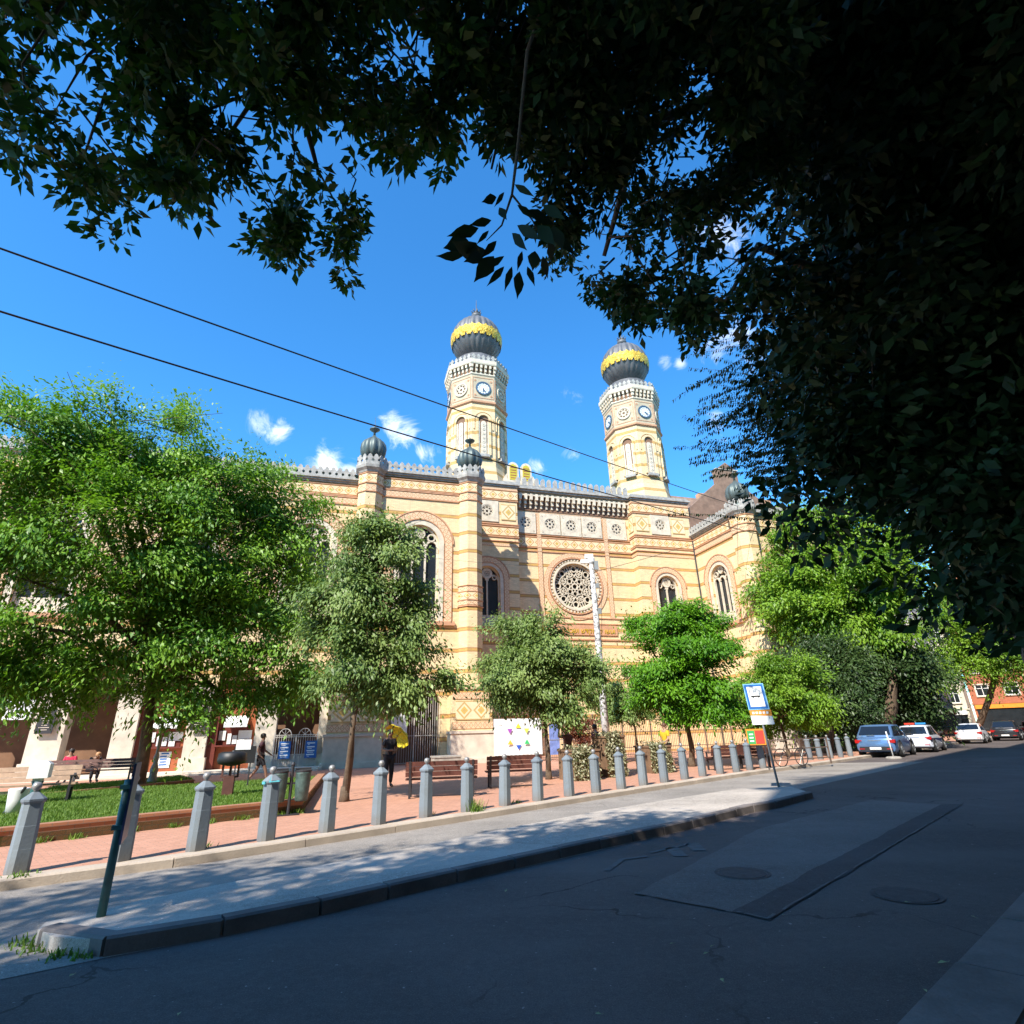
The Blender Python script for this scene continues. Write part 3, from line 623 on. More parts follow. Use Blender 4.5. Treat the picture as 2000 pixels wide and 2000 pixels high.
# ticket kiosks built into two bays
for k_, (x0, x1) in enumerate(((-17.9, -15.5), (-14.4, -12.0))):
    b = MB(); b.box(x0, x1, .9, 1.0, .27, 4.5); b.box(x0, x0 + .45, .55, .9, .27, 4.4, 1); kz = bt(b, 'kiosk_front', [M['kiosk'], M['kioskdark']])
    b = MB(); b.box(x0 + .4, x1 - .15, .5, .9, 1.42, 1.50); b.box(x0 + .6, x1 - .3, .86, .9, 1.50, 2.55, 0); bt(b, 'counter_shelf', M['kioskdark'], kz)
    b = MB(); b.loft([[(x0 + .75, .35, 2.55), (x1 - .45, .35, 2.55), (x1 - .45, .85, 3.0), (x0 + .75, .85, 3.0)], [(x0 + .75, .33, 2.58), (x1 - .45, .33, 2.58), (x1 - .45, .85, 3.04), (x0 + .75, .85, 3.04)]]); b.box(x0 + .75, x1 - .45, .33, .36, 2.42, 2.57); bt(b, 'awning', M['white'], kz)
    b = MB()
    for a, c_, z0, z1 in ((.5, .85, 1.75, 2.25), (.95, 1.15, 1.55, 2.1), (1.22, 1.45, 1.55, 2.0), (1.5, 2.2, 1.8, 2.25), (1.55, 1.85, 1.52, 1.78)): b.box(x0 + a, x0 + c_, .80, .82, z0, z1)
    bt(b, 'notice', M['paper'], kz)
    b = MB(); px = x0 + (1.15 if k_ == 0 else 1.3); z1 = 1.25 if k_ == 0 else 1.2; z0 = .45 if k_ == 0 else .75
    b.box(px, px + .62, .86, .89, z0, z1)
    po = bt(b, 'poster', M['paper'], kz)
    b = MB(); rr = random.Random(k_)
    for j in range(5 if k_ == 0 else 3): b.box(px + .06 + rr.uniform(0, .1), px + .5 + rr.uniform(-.12, .06), .855, .859, z1 - .12 - j * .14, z1 - .05 - j * .14)
    bt(b, 'printed_blocks', M['bluepaint'], po)
# iron gate of the bay left of the pier and the big gate in the turret bay
def gate(name, x0, x1, y, z0, z1, n, m, solid=0, label=None):
    b_ = MB()
    for i in range(n + 1):
        x = x0 + (x1 - x0) * i / n; r = .035 if i in (0, n // 2, n) else .014
        b_.box(x - r, x + r, y - r, y + r, z0, z1 + (.12 if i in (0, n) else 0))
    for z in (z0 + .08, z0 + (z1 - z0) * .38, z1 - .12, z1 - .02): b_.box(x0, x1, y - .02, y + .02, z - .02, z + .02)
    if solid: b_.box(x0, x1, y + .02, y + .04, z0, z0 + solid)
    return bt(b_, name, m, label=label)
gate('iron_gate', -10.9, -8.6, .1, .27, 1.95, 18, M['ironwhite'], .62)
b = MB()
for x in (-10.35, -9.3): b.ring(x, 1.95, .30, .34, .08, .12, a0=0, a1=PI, n=12); [b.bar(x, 1.95, x + .32 * math.cos(a), 1.95 + .32 * math.sin(a), .025, .09, .11) for a in (PI / 4, PI / 2, 3 * PI / 4)]
bt(b, 'gate_fan', M['ironwhite'])
rr = random.Random(9)
for x in (-10.6, -9.2):
    b = MB(); b.box(x, x + .62, .0, .03, .7, 1.6); po = bt(b, 'gate_poster', M['bluepaint']); b = MB()
    for j in range(4): b.box(x + .08, x + .5, -.008, -.001, 1.45 - j * .2, 1.51 - j * .2); b.box(x + .12, x + .12 + rr.uniform(.1, .35), -.008, -.001, 1.38 - j * .2, 1.41 - j * .2)
    bt(b, 'printed_lines', M['paper'], po)
gate('iron_gate', -4.6, -1.5, .5, .12, 4.3, 22, M['ironwhite'])
b = MB(); b.box(-4.6, -1.5, 3.0, 3.05, .12, 5); bt(b, 'entrance_back_wall', M['brown'])
b = MB(); b.box(-4.5, -3.55, -.08, -.04, 1.75, 3.0); bt(b, 'notice_board', M['white'], label='large white notice sheet hanging on the entrance gate')

# ---- rose-window wall, plane y = 6.5
b = MB(); b.wall(5.4, 16.3, Z0, 21.0, 6.5, [('circ', 10.7, 1.9, 13.02)], .55); rw = bt(b, 'rose_wall', BR)
b = MB(); b.box(8.7, 12.7, 7.0, 7.04, 11, 15); rose = bt(b, 'rose_window', M['glass'])
b = MB(); cx, cz, r = 10.7, 13.02, 1.88; y0, y1 = 6.72, 6.88
b.ring(cx, cz, .20, .30, y0, y1, n=16)
for i in range(8):
    a = 2 * PI * i / 8; c_, s_ = math.cos(a), math.sin(a)
    b.ring(cx + .62 * c_, cz + .62 * s_, .17, .235, y0, y1, n=12)
    b.bar(cx + .28 * c_, cz + .28 * s_, cx + .42 * c_, cz + .42 * s_, .08, y0, y1)
    a2 = a + PI / 8; c2, s2 = math.cos(a2), math.sin(a2)
    b.ring(cx + 1.16 * c2, cz + 1.16 * s2, .235, .315, y0, y1, n=14)
    for j in range(6):
        t_ = PI * j / 3 + a2; b.bar(cx + 1.16 * c2, cz + 1.16 * s2, cx + 1.16 * c2 + .25 * math.cos(t_), cz + 1.16 * s2 + .25 * math.sin(t_), .05, y0, y1)
    b.ring(cx + 1.52 * c_, cz + 1.52 * s_, .20, .28, y0, y1, n=14)
    for j in (1, -1):
        a3 = a + j * PI / 16 * 3; b.bar(cx + .85 * c_, cz + .85 * s_, cx + 1.8 * math.cos(a + j * PI / 11), cz + 1.8 * math.sin(a + j * PI / 11), .06, y0, y1)
        b.bar(cx + .85 * c_, cz + .85 * s_, cx + .72 * math.cos(a + j * PI / 8), cz + .72 * math.sin(a + j * PI / 8), .07, y0, y1)
    b.bar(cx + 1.48 * c2, cz + 1.48 * s2, cx + 1.85 * c2, cz + 1.85 * s2, .07, y0, y1)
b.ring(cx, cz, r - .08, r + .02, y0 - .1, y1, n=40); bt(b, 'tracery', M['stone'], rose)
b = MB(); b.ring(cx, cz, 1.93, 2.10, 6.40, 6.52, n=48); b.ring(cx, cz, 2.34, 2.42, 6.36, 6.52, n=48, mi=1)
for i in range(48):
    a = 2 * PI * i / 48; b.ring(cx + 2.22 * math.cos(a), cz + 2.22 * math.sin(a), .0, .085, 6.42, 6.5, n=6)
bt(b, 'moulded_ring', [M['stone'], M['redline']], rose)
b = MB(); b.ring(cx, cz, 2.46, 2.86, 6.44, 6.52, n=48, strip=True); bt(b, 'frieze_ring', M['frieze2'], rose)
b = MB()
for x in (7.62, 13.82):
    b.face([(x - .19, 6.42, 10.4), (x + .19, 6.42, 10.4), (x + .19, 6.42, 19.3), (x - .19, 6.42, 19.3)], 0, [(0, 0), (0, 1), (23, 1), (23, 0)])
    b.box(x - .19, x + .19, 6.425, 6.5, 10.4, 19.3)
b.strip(5.4, 16.3, 16.22, 17.02, 6.5, .06, 1); b.strip(7.8, 13.6, 19.32, 19.55, 6.5, .04, 0)
bt(b, 'frieze', [M['frieze2'], M['frieze']], rw)
b = MB()
for z in (16.12, 17.06, 15.8, 17.28, 10.32, 9.85): b.box(5.4, 16.3, 6.42, 6.5, z, z + .07)
b.box(5.4, 16.3, 6.4, 6.5, 8.55, 8.66); bt(b, 'brick_course', M['redline'], rw)
b = MB(); b.box(7.3, 14.1, 6.40, 6.5, 8.95, 9.75); ins = bt(b, 'inscription_band', M['redline'], rw)
try:
    cu = bpy.data.curves.new('inscription', 'FONT'); cu.body = '\u05dd\u05db\u05d5\u05ea\u05d1 \u05d9\u05ea\u05e0\u05db\u05e9\u05d5 \u05e9\u05d3\u05e7\u05de \u05d9\u05dc \u05d5\u05e9\u05e2\u05d5'
    cu.size = .8; cu.extrude = .02; cu.align_x = 'CENTER'
    to = bpy.data.objects.new('t', cu); C.objects.link(to); dg = bpy.context.evaluated_depsgraph_get(); me = bpy.data.meshes.new_from_object(to.evaluated_get(dg))
    bpy.data.objects.remove(to); me.materials.clear(); me.materials.append(M['gold'])
    if len(me.vertices):
        xs = [v.co.x for v in me.vertices]; s_ = min(1.0, 6.3 / (max(xs) - min(xs)))
        me.transform(Matrix.Translation((10.7, 6.37, 9.10)) @ Matrix.Rotation(PI / 2, 4, 'X') @ Matrix.Scale(s_, 4))
        lo = bpy.data.objects.new('raised_letters', me); C.objects.link(lo); lo.parent = ins
except Exception as ex: print('text failed', ex)
for x in (6.43, 8.65, 10.6, 12.55, 14.95):
    b = MB(); b.wall(x - .93, x + .93, 17.38, 19.28, 6.38, [('circ', x, .58, 18.34)], .11); b.box(x - .93, x - .90, 6.385, 6.49, 17.38, 19.28); b.box(x + .90, x + .93, 6.385, 6.49, 17.38, 19.28)
    pn = bt(b, 'carved_panel', M['stone']); pn.location.y = -.5
    b = MB(); b.box(x - .6, x + .6, 6.485, 6.495, 17.7, 18.95); bt(b, 'round_light', M['glass'], pn)
    b = MB(); rosette(b, x, 18.34, .53, 6.41, 6.47, 8, .13)
    for dx in (-.72, .72):
        for dz in (-.72, .72): b.ring(x + dx, 18.34 + dz, .05, .1, 6.36, 6.38, n=8)
    bt(b, 'rosette', M['stone'], pn)
b = MB(); b.box(5.4, 16.3, 6.2, 6.6, 20.85, 21.05); n_ = 22
for i in range(n_ + 1):
    x = 5.45 + (16.25 - 5.45) * i / n_
    b.box(x - .12, x + .12, 5.98, 6.5, 20.3, 20.85); b.box(x - .10, x + .10, 6.16, 6.5, 19.95, 20.3); b.box(x - .08, x + .08, 6.32, 6.5, 19.65, 19.95)
    if i < n_: b.ring(x + (10.8 / n_) / 2, 20.55, .13, .25, 6.0, 6.2, a0=0, a1=PI, n=6)
bt(b, 'corbel_table', M['stone'], rw)
b = MB(); b.box(5.4, 16.3, 6.42, 6.5, 19.45, 20.85); bt(b, 'corbel_shade_sheet', M['brown'], rw)  # brown sheet behind the corbels, its colour stands in for recess shade
b = MB(); b.box(5.4, 16.3, 5.9, 6.9, 21.05, 21.2); b.box(5.4, 16.3, 5.75, 6.9, 21.2, 21.33); bt(b, 'cornice', M['crest'], rw)
b = MB(); b.box(5.4, 16.3, 5.86, 6.06, 21.33, 21.55); crests(b, 5.45, 16.25, 5.96, 21.5, CREST_B, .565, .2, .92); bt(b, 'battlement', M['crest'], rw)
b = MB(); b.face([(5.4, 6.9, 21.2), (16.3, 6.9, 21.2), (16.3, 20, 24), (5.4, 20, 24)]); bt(b, 'roof', M['zinc'])
for o_ in (rw, rose): o_.location.y = -.5
# twin tablets on the parapet
b = MB()
for x in (5.55, 6.75):
    b.ext([(x - .5, 22.2), (x - .5, 23.5), (x - .46, 23.7), (x - .35, 23.88), (x - .18, 24.0), (x, 24.05), (x + .18, 24.0), (x + .35, 23.88), (x + .46, 23.7), (x + .5, 23.5), (x + .5, 22.2)], 6.1, 6.4)
b.box(4.6, 7.7, 6.0, 6.6, 21.4, 22.2); b.ext([(4.2, 21.4), (4.2, 22.0), (4.6, 22.3), (4.95, 22.9), (5.05, 22.2)], 6.15, 6.35); b.ext([(8.1, 21.4), (7.25, 22.2), (7.35, 22.9), (7.7, 22.3), (8.1, 22.0)], 6.15, 6.35)
tb = bt(b, 'stone_tablets', M['stone'])
b = MB()
for x in (5.55, 6.75):
    b.ext([(x - .34, 22.3), (x - .34, 23.45), (x - .24, 23.72), (x, 23.85), (x + .24, 23.72), (x + .34, 23.45), (x + .34, 22.3)], 6.07, 6.1)
    for j in range(5): b.box(x - .26, x + .26, 6.055, 6.07, 22.45 + j * .25, 22.52 + j * .25, 1)
bt(b, 'tablet_face', [M['gold'], M['kiosk']], tb)

# ---- tower blocks (front y = 5) and the octagonal towers on them
def block(cx, wc, side):
    hw_ = 2.85; x0, x1 = cx - hw_, cx + hw_; b_ = MB()
    b_.wall(x0, x1, Z0, 16.0, 5.0, [('arch', wc, .98, 9.3, 13.05)], .5); b_.wall(x0, x1, 16.0, 21.2, 5.0, [('circ', wc, .58, 18.7)], .5)
    b_.face([(x0, 6.6, Z0), (x0, 5, Z0), (x0, 5, 21.2), (x0, 6.6, 21.2)]); b_.face([(x1, 5, Z0), (x1, 6.6, Z0), (x1, 6.6, 21.2), (x1, 5, 21.2)])
    b_.face([(x0, 12, 19), (x0, 6.6, 19), (x0, 6.6, 21.2), (x0, 12, 21.2)]); b_.face([(x1, 6.6, 16), (x1, 12, 16), (x1, 12, 21.2), (x1, 6.6, 21.2)])
    bl = bt(b_, 'tower_block', BR); arch_window(bl, 'window', wc, .98, 9.3, 13.05, 5.0, 2, .95)
    b_ = MB()
    def sides(z0, z1, t, mi):
        b_.strip(x0 - t, x1 + t, z0, z1, 5.0, t, mi); h = z1 - z0
        b_.face([(x0 - t, 6.5, z0), (x0 - t, 5 - t, z0), (x0 - t, 5 - t, z1), (x0 - t, 6.5, z1)], mi, [(0, 0), (1.5 / h, 0), (1.5 / h, 1), (0, 1)])
        b_.face([(x1 + t, 5 - t, z0), (x1 + t, 6.5, z0), (x1 + t, 6.5, z1), (x1 + t, 5 - t, z1)], mi, [(0, 0), (1.5 / h, 0), (1.5 / h, 1), (0, 1)])
    sides(19.85, 20.6, .05, 0); sides(16.65, 17.35, .05, 0); sides(15.75, 15.98, .04, 1); sides(20.72, 20.95, .04, 1)
    bt(b_, 'frieze', [M['frieze'], M['frieze2']], bl)
    b_ = MB()
    for z in (16.5, 17.42, 19.7, 20.64, 17.6, 16.15): b_.box(x0 - .08, x1 + .08, 4.92, 6.5, z, z + .07)
    bt(b_, 'brick_course', M['redline'], bl)
    for x in (wc - 1.82, wc + 1.82):
        b_ = MB(); b_.box(x - .62, x + .62, 4.955, 5.0, 18.0, 19.4); b_.face([(x - .62, 4.95, 18.0), (x + .62, 4.95, 18.0), (x + .62, 4.95, 19.4), (x - .62, 4.95, 19.4)], 0, [(0, 0), (1, 0), (1, 1), (0, 1)]); bt(b_, 'square_star_panel', M['star'], bl)
    b_ = MB(); b_.face([(x0 - .05, 6.3, 18.0), (x0 - .05, 5.15, 18.0), (x0 - .05, 5.15, 19.4), (x0 - .05, 6.3, 19.4)], 0, [(0, 0), (1, 0), (1, 1), (0, 1)])
    bt(b_, 'square_star_panel', M['star'], bl)
    b_ = MB(); b_.wall(wc - .95, wc + .95, 17.8, 19.62, 4.92, [('circ', wc, .56, 18.7)], .1); b_.box(wc - .95, wc - .93, 4.922, 5.0, 17.8, 19.62); b_.box(wc + .93, wc + .95, 4.922, 5.0, 17.8, 19.62); rosette(b_, wc, 18.7, .52, 4.98, 5.1, 8, .13); pn_ = bt(b_, 'carved_panel', M['stone'], bl)
    b_ = MB(); b_.box(wc - .6, wc + .6, 5.3, 5.34, 18.1, 19.3); bt(b_, 'round_light', M['glass'], pn_)
    b_ = MB(); b_.box(x0 - .12, x1 + .12, 4.88, 11, 21.0, 21.15); b_.box(x0 - .25, x1 + .25, 4.75, 11.1, 21.15, 21.3); b_.box(x0 - .16, x1 + .16, 4.85, 11.05, 21.3, 21.42); b_.box(x0 - .05, x1 + .05, 4.95, 11, 21.42, 21.55); bt(b_, 'cornice', M['crest'], bl)
block(2.6, 2.85, -1); block(19.1, 18.85, 1)

def tower(cx, cy, tz):
    r = 2.78; U = M['brick_up']; b_ = MB()
    b_.oct(cx, cy, [(r + .28, 21.4), (r + .22, 21.9), (r + .02, 23.1), (r, 29.2)]); tw = bt(b_, 'tower_shaft', U)
    ap = r * math.cos(PI / 8)
    def faces():
        for i in range(8): yield i, Matrix.Translation((cx, cy, 0)) @ Matrix.Rotation(i * PI / 4, 4, 'Z') @ Matrix.Translation((0, -ap, 0))
    ni = MB(); fr = MB(); tr = MB(); sl = MB()
    for i, Mx in faces():
        for q in (ni, fr, tr, sl): q.M = Mx
        ni.box(-.46, .46, -.012, -.004, 24.1, 27.55); ni.ring(0, 27.55, 0, .46, -.012, -.004, a0=0, a1=PI, n=12)
        fr.ring(0, 27.55, .47, .66, -.16, .02, a0=0, a1=PI, n=14); fr.ring(0, 27.55, .80, .92, -.08, .02, a0=0, a1=PI, n=14)
        for s_ in (-1, 1):
            a, c_ = sorted((s_ * .47, s_ * .66)); fr.box(a, c_, -.16, .02, 24.1, 27.55); a, c_ = sorted((s_ * .80, s_ * .92)); fr.box(a, c_, -.08, .02, 26.6, 27.55)
        tr.box(-.24, .24, -.10, -.03, 24.2, 27.2); tr.box(-.46, -.34, -.08, -.02, 24.2, 27.4); tr.box(.34, .46, -.08, -.02, 24.2, 27.4); tr.ring(0, 27.2, 0, .24, -.1, -.03, a0=0, a1=PI, n=10)
        for j in range(7): tr.ring(0, 24.5 + j * .42, .05, .13, -.13, -.1, n=8)
        sl.box(-.5, .5, -.3, .05, 23.85, 24.1)
    bt(ni, 'niche_shade_sheet', M['brown'], tw); bt(fr, 'niche_frame', U, tw); bt(tr, 'pierced_screen', M['stone'], tw); bt(sl, 'niche_sill', M['crest'], tw)  # brown sheet lies flat on each face, recess shade is in its colour
    b_ = MB(); b_.oct(cx, cy, [(r + .02, 29.2), (r + .16, 29.32), (r + .16, 29.5), (r + .04, 29.56)]); bt(b_, 'brick_course', M['redline'], tw)
    b_ = MB(); b_.oct(cx, cy, [(r + .03, 29.56), (r + .03, 32.25)]); dr = bt(b_, 'clock_drum', M['drum'], tw)
    b_ = MB()
    for i in range(8):
        b_.M = Matrix.Translation((cx, cy, 0)) @ Matrix.Rotation(i * PI / 4, 4, 'Z') @ Matrix.Translation((0, -(r + .03) * math.cos(PI / 8), 0))
        for a in ((-.98, -.93, 29.85, 31.95), (.93, .98, 29.85, 31.95), (-.98, .98, 29.8, 29.85), (-.98, .98, 31.95, 32.0)): b_.box(a[0], a[1], -.03, .01, a[2], a[3])
        for dx in (-.74, .74):
            for dz in (30.1, 31.65): b_.ring(dx, dz, .04, .11, -.03, .01, n=8)
    bt(b_, 'drum_border', M['redline'], dr)
    ap2 = (r + .03) * math.cos(PI / 8)
    for i in range(8):
        Mx = Matrix.Translation((cx, cy, 0)) @ Matrix.Rotation(i * PI / 4, 4, 'Z') @ Matrix.Translation((0, -ap2, 0))
        if i % 2 == 0:
            ck = MB(); ck.M = Mx; ck.ring(0, 30.85, 0, .58, -.05, 0, n=28); c_ = bt(ck, 'clock', M['white'], tw)
            ck = MB(); ck.M = Mx; ck.ring(0, 30.85, .57, .70, -.10, 0, n=28); ck.ring(0, 30.85, .36, .39, -.06, -.05, n=24)
            for j in range(12): a = PI * j / 6; ck.bar(.44 * math.cos(a), 30.85 + .44 * math.sin(a), .54 * math.cos(a), 30.85 + .54 * math.sin(a), .05, -.06, -.05)
            bt(ck, 'clock_ring', M['clockblue'], c_)
            ck = MB(); ck.M = Mx; ang = tz; ck.bar(-.03, 30.80, .48 * math.sin(ang[0]), 30.85 + .48 * math.cos(ang[0]), .07, -.09, -.07); ck.bar(0, 30.85, .32 * math.sin(ang[1]), 30.85 + .32 * math.cos(ang[1]), .10, -.09, -.07)
            bt(ck, 'clock_hands', M['clockblue'], c_)
        else:
            ck = MB(); ck.M = Mx; ck.ring(0, 30.85, 0, .62, -.012, 0, n=24); c_ = bt(ck, 'round_light', M['brown'], tw)
            ck = MB(); ck.M = Mx; rosette(ck, 0, 30.85, .6, -.07, -.015, 8, .13); bt(ck, 'rosette', M['stone'], c_)
    b_ = MB(); b_.oct(cx, cy, [(r + .02, 32.2), (r + .12, 32.3), (r + .12, 32.4)], mi=0); b_.oct(cx, cy, [(r - .05, 32.3), (r - .05, 33.3)], mi=1)
    for i in range(8):
        b_.M = Matrix.Translation((cx, cy, 0)) @ Matrix.Rotation(i * PI / 4, 4, 'Z') @ Matrix.Translation((0, -(r - .05) * math.cos(PI / 8), 0))
        for j in range(6):
            x = -1.06 + j * .424; b_.box(x - .10, x + .10, -.32, 0, 32.95, 33.3); b_.box(x - .085, x + .085, -.22, 0, 32.6, 32.95); b_.box(x - .07, x + .07, -.12, 0, 32.4, 32.6)
    b_.M = None; b_.oct(cx, cy, [(r + .34, 33.3), (r + .38, 33.42), (r + .38, 33.75), (r + .28, 33.8)]); bt(b_, 'corbelled_cornice', [M['stone'], M['brown']], tw)
    b_ = MB(); oct_crests(b_, cx, cy, r + .22, 33.78, CREST_A, 5, .85); bt(b_, 'battlement', M['crest'], tw)
    b_ = MB(); b_.oct(cx, cy, [(2.1, 33.7), (2.1, 35.2)], n=16); prof = []
    for i in range(21):
        t_ = i / 20; a = -PI * .36 + t_ * PI * .84; prof.append((2.5 * math.cos(a), 38.0 + 2.62 * math.sin(a)))
    prof += [(.28, 40.7), (.2, 40.85)]
    b_.lathe((cx, cy, 0), prof, 144, lob=24, amp=.05); dm = bt(b_, 'onion_dome', M['domegrey'], tw, True)
    b_ = MB()      # gilded leaf band: scalloped both edges
    n_ = 96
    for i in range(n_):
        A, B = 2 * PI * i / n_, 2 * PI * (i + 1) / n_
        def pt(a, zz):
            s_ = max(-1, min(1, (zz - 38.0) / 2.62)); rr_ = 2.5 * math.sqrt(1 - s_ * s_) * (1.005) + .045; return (cx + rr_ * math.cos(a), cy + rr_ * math.sin(a), zz)
        def top(a): return 38.12 + .22 * abs(math.sin(12 * a)) + .07 * math.cos(48 * a)
        def bot(a): return 37.42 - .30 * abs(math.cos(12 * a)) + .07 * math.cos(48 * a)
        st = [0, .33, .66, 1]
        for u, v in zip(st, st[1:]): b_.face([pt(A, bot(A) + (top(A) - bot(A)) * u), pt(B, bot(B) + (top(B) - bot(B)) * u), pt(B, bot(B) + (top(B) - bot(B)) * v), pt(A, bot(A) + (top(A) - bot(A)) * v)])
    bt(b_, 'gilded_band', M['goldband'], dm)
    b_ = MB(); b_.lathe((cx, cy, 40.6), [(.22, 0), (.18, .2), (.42, .3), (.54, .5), (.48, .74), (.3, .86)], 20); b_.lathe((cx, cy, 41.4), [(.3, 0), (.42, .12), (.3, .3), (.08, .36), (.05, .6), (.02, 1.9)], 12)
    for i in range(8): a = i * PI / 4; b_.tube([(cx + .36 * math.cos(a), cy + .36 * math.sin(a), 41.5), (cx + .5 * math.cos(a), cy + .5 * math.sin(a), 41.75), (cx + .38 * math.cos(a), cy + .38 * math.sin(a), 41.92)], [.06, .05, .02], 5)
    bt(b_, 'finial', M['domegrey'], tw, True); return tw
M['clockblue'] = simple('blue_grey_clock_metal', (.06, .11, .17), .5, .15)
def goldmat():
    m, t, b, o = newmat('gilded_leaf_band'); n1 = ramp(t, noise(t, 3.2, 5, .7), .42, .62)
    c = mixc(t, n1, (.60, .34, .02), (.90, .62, .10)); t.links.new(c, b.inputs['Base Color']); b.inputs['Metallic'].default_value = .25; b.inputs['Roughness'].default_value = .45
    bump(t, b, noise(t, 5.5, 3, .6), 1.0, .12); return m
M['goldband'] = goldmat()
tower(2.75, 8.1, (R(150), R(180))); tower(19.1, 8.1, (R(135), R(125)))

# ---- right wing: inner side wall (x = 22), front at y = -1.3
RM = Matrix(((0, 1, 0, 22.0), (-1, 0, 0, 0), (0, 0, 1, 0), (0, 0, 0, 1)))      # u along -y, outward -x :  (u, v, z) -> (22+v, -u, z)
b = MB(); b.M = RM; b.wall(-6.5, 1.3, Z0, 17.75, 0, [('arch', -2.15, 1.08, 9.5, 13.25)], .5); b.M = None
b.wall(22, 33, Z0, 17.75, -1.3, [('arch', 26.2, 1.1, 9.3, 13.1), ('arch', 30.6, 1.1, 9.3, 13.1)], .5); b.box(22.6, 32.9, .2, 16, 17.0, 17.7)
rwg = bt(b, 'wing_wall', BR)
arch_window(rwg, 'window', -2.15, 1.08, 9.5, 13.25, 0, 3, 1.1, RM)
for x in (26.2, 30.6): arch_window(rwg, 'window', x, 1.1, 9.3, 13.1, -1.3, 3, 1.1)
b = MB(); b.M = RM; b.strip(-6.5, .5, 16.75, 17.35, 0, .05); b.strip(-6.5, .5, 16.15, 16.5, 0, .04, 1); b.M = None; b.strip(23, 33, 16.75, 17.35, -1.3, .05); bt(b, 'frieze', [M['frieze'], M['frieze2']], rwg)
b = MB(); b.M = RM
for z in (16.62, 17.4, 16.06): b.box(-6.5, .5, -.08, .02, z, z + .07)
bt(b, 'brick_course', M['redline'], rwg)
b = MB(); b.M = RM; cornice(b, -6.5, .6, 0, 17.6, 17.95, .34); b.M = None; cornice(b, 22.5, 33.2, -1.3, 17.6, 17.95, .34); bt(b, 'cornice', M['crest'], rwg)
b = MB(); b.M = RM; crests(b, -6.4, .5, -.16, 17.95, CREST_A, .40, .14, .9); b.M = None; crests(b, 23, 33, -1.46, 17.95, CREST_A, .43); bt(b, 'battlement', M['crest'], rwg)
b = MB(); b.face([(22.3, -1.0, 17.8), (33, -1, 17.8), (33, 12, 20.5), (22.3, 12, 19.5)]); bt(b, 'roof', M['roofbrown'])
onion_turret(22.35, -1.35, 17.6, .95); pier(22.4, 1.35, -2.6, -.9)
# drain pipe in the corner
b = MB(); b.tube([(21.93, 4.9, .2), (21.93, 4.9, 17.4)], .06, 8); bt(b, 'drain_pipe', M['iron'])
# side hall walls behind
b = MB(); b.box(32.7, 33, -1.28, 14, 0, 17.7); b.box(-36, 33, 13, 13.4, 0, 17.9); bt(b, 'rear_wall', BR)
# ------------------------------------------------------------ trees
M['bark'] = simple('grey_brown_bark', (.13, .09, .06), .95, .35, 6, bmp=.6)
M['barkplane'] = simple('mottled_pale_bark', (.30, .27, .22), .9, .45, 3, bmp=.4)
M['leafA'] = leafmat('fresh_green_leaves', (.060, .175, .016), (.22, .39, .04), .28)
M['leafB'] = leafmat('grey_green_leaves', (.085, .155, .034), (.25, .34, .10), .24)
M['leafC'] = leafmat('bright_green_leaves', (.050, .17, .006), (.15, .34, .016), .26)
M['leafS'] = leafmat('shade_darkened_leaves', (.022, .048, .014), (.075, .13, .035), .2)  # darker copy of the grey-green leaves, shade put into the colour
M['leafD'] = leafmat('yellow_green_leaves', (.075, .18, .014), (.22, .37, .030), .30)
M['leafN'] = leafmat('shade_darkened_canopy_leaves', (.010, .026, .007), (.030, .062, .012), .06, .6)  # near-black colour stands in for the shade inside the canopy
M['leafR'] = leafmat('red_brown_leaves', (.10, .025, .012), (.22, .06, .03), .3)
M['leafIvy'] = leafmat('variegated_ivy', (.08, .10, .03), (.55, .52, .36), .2)

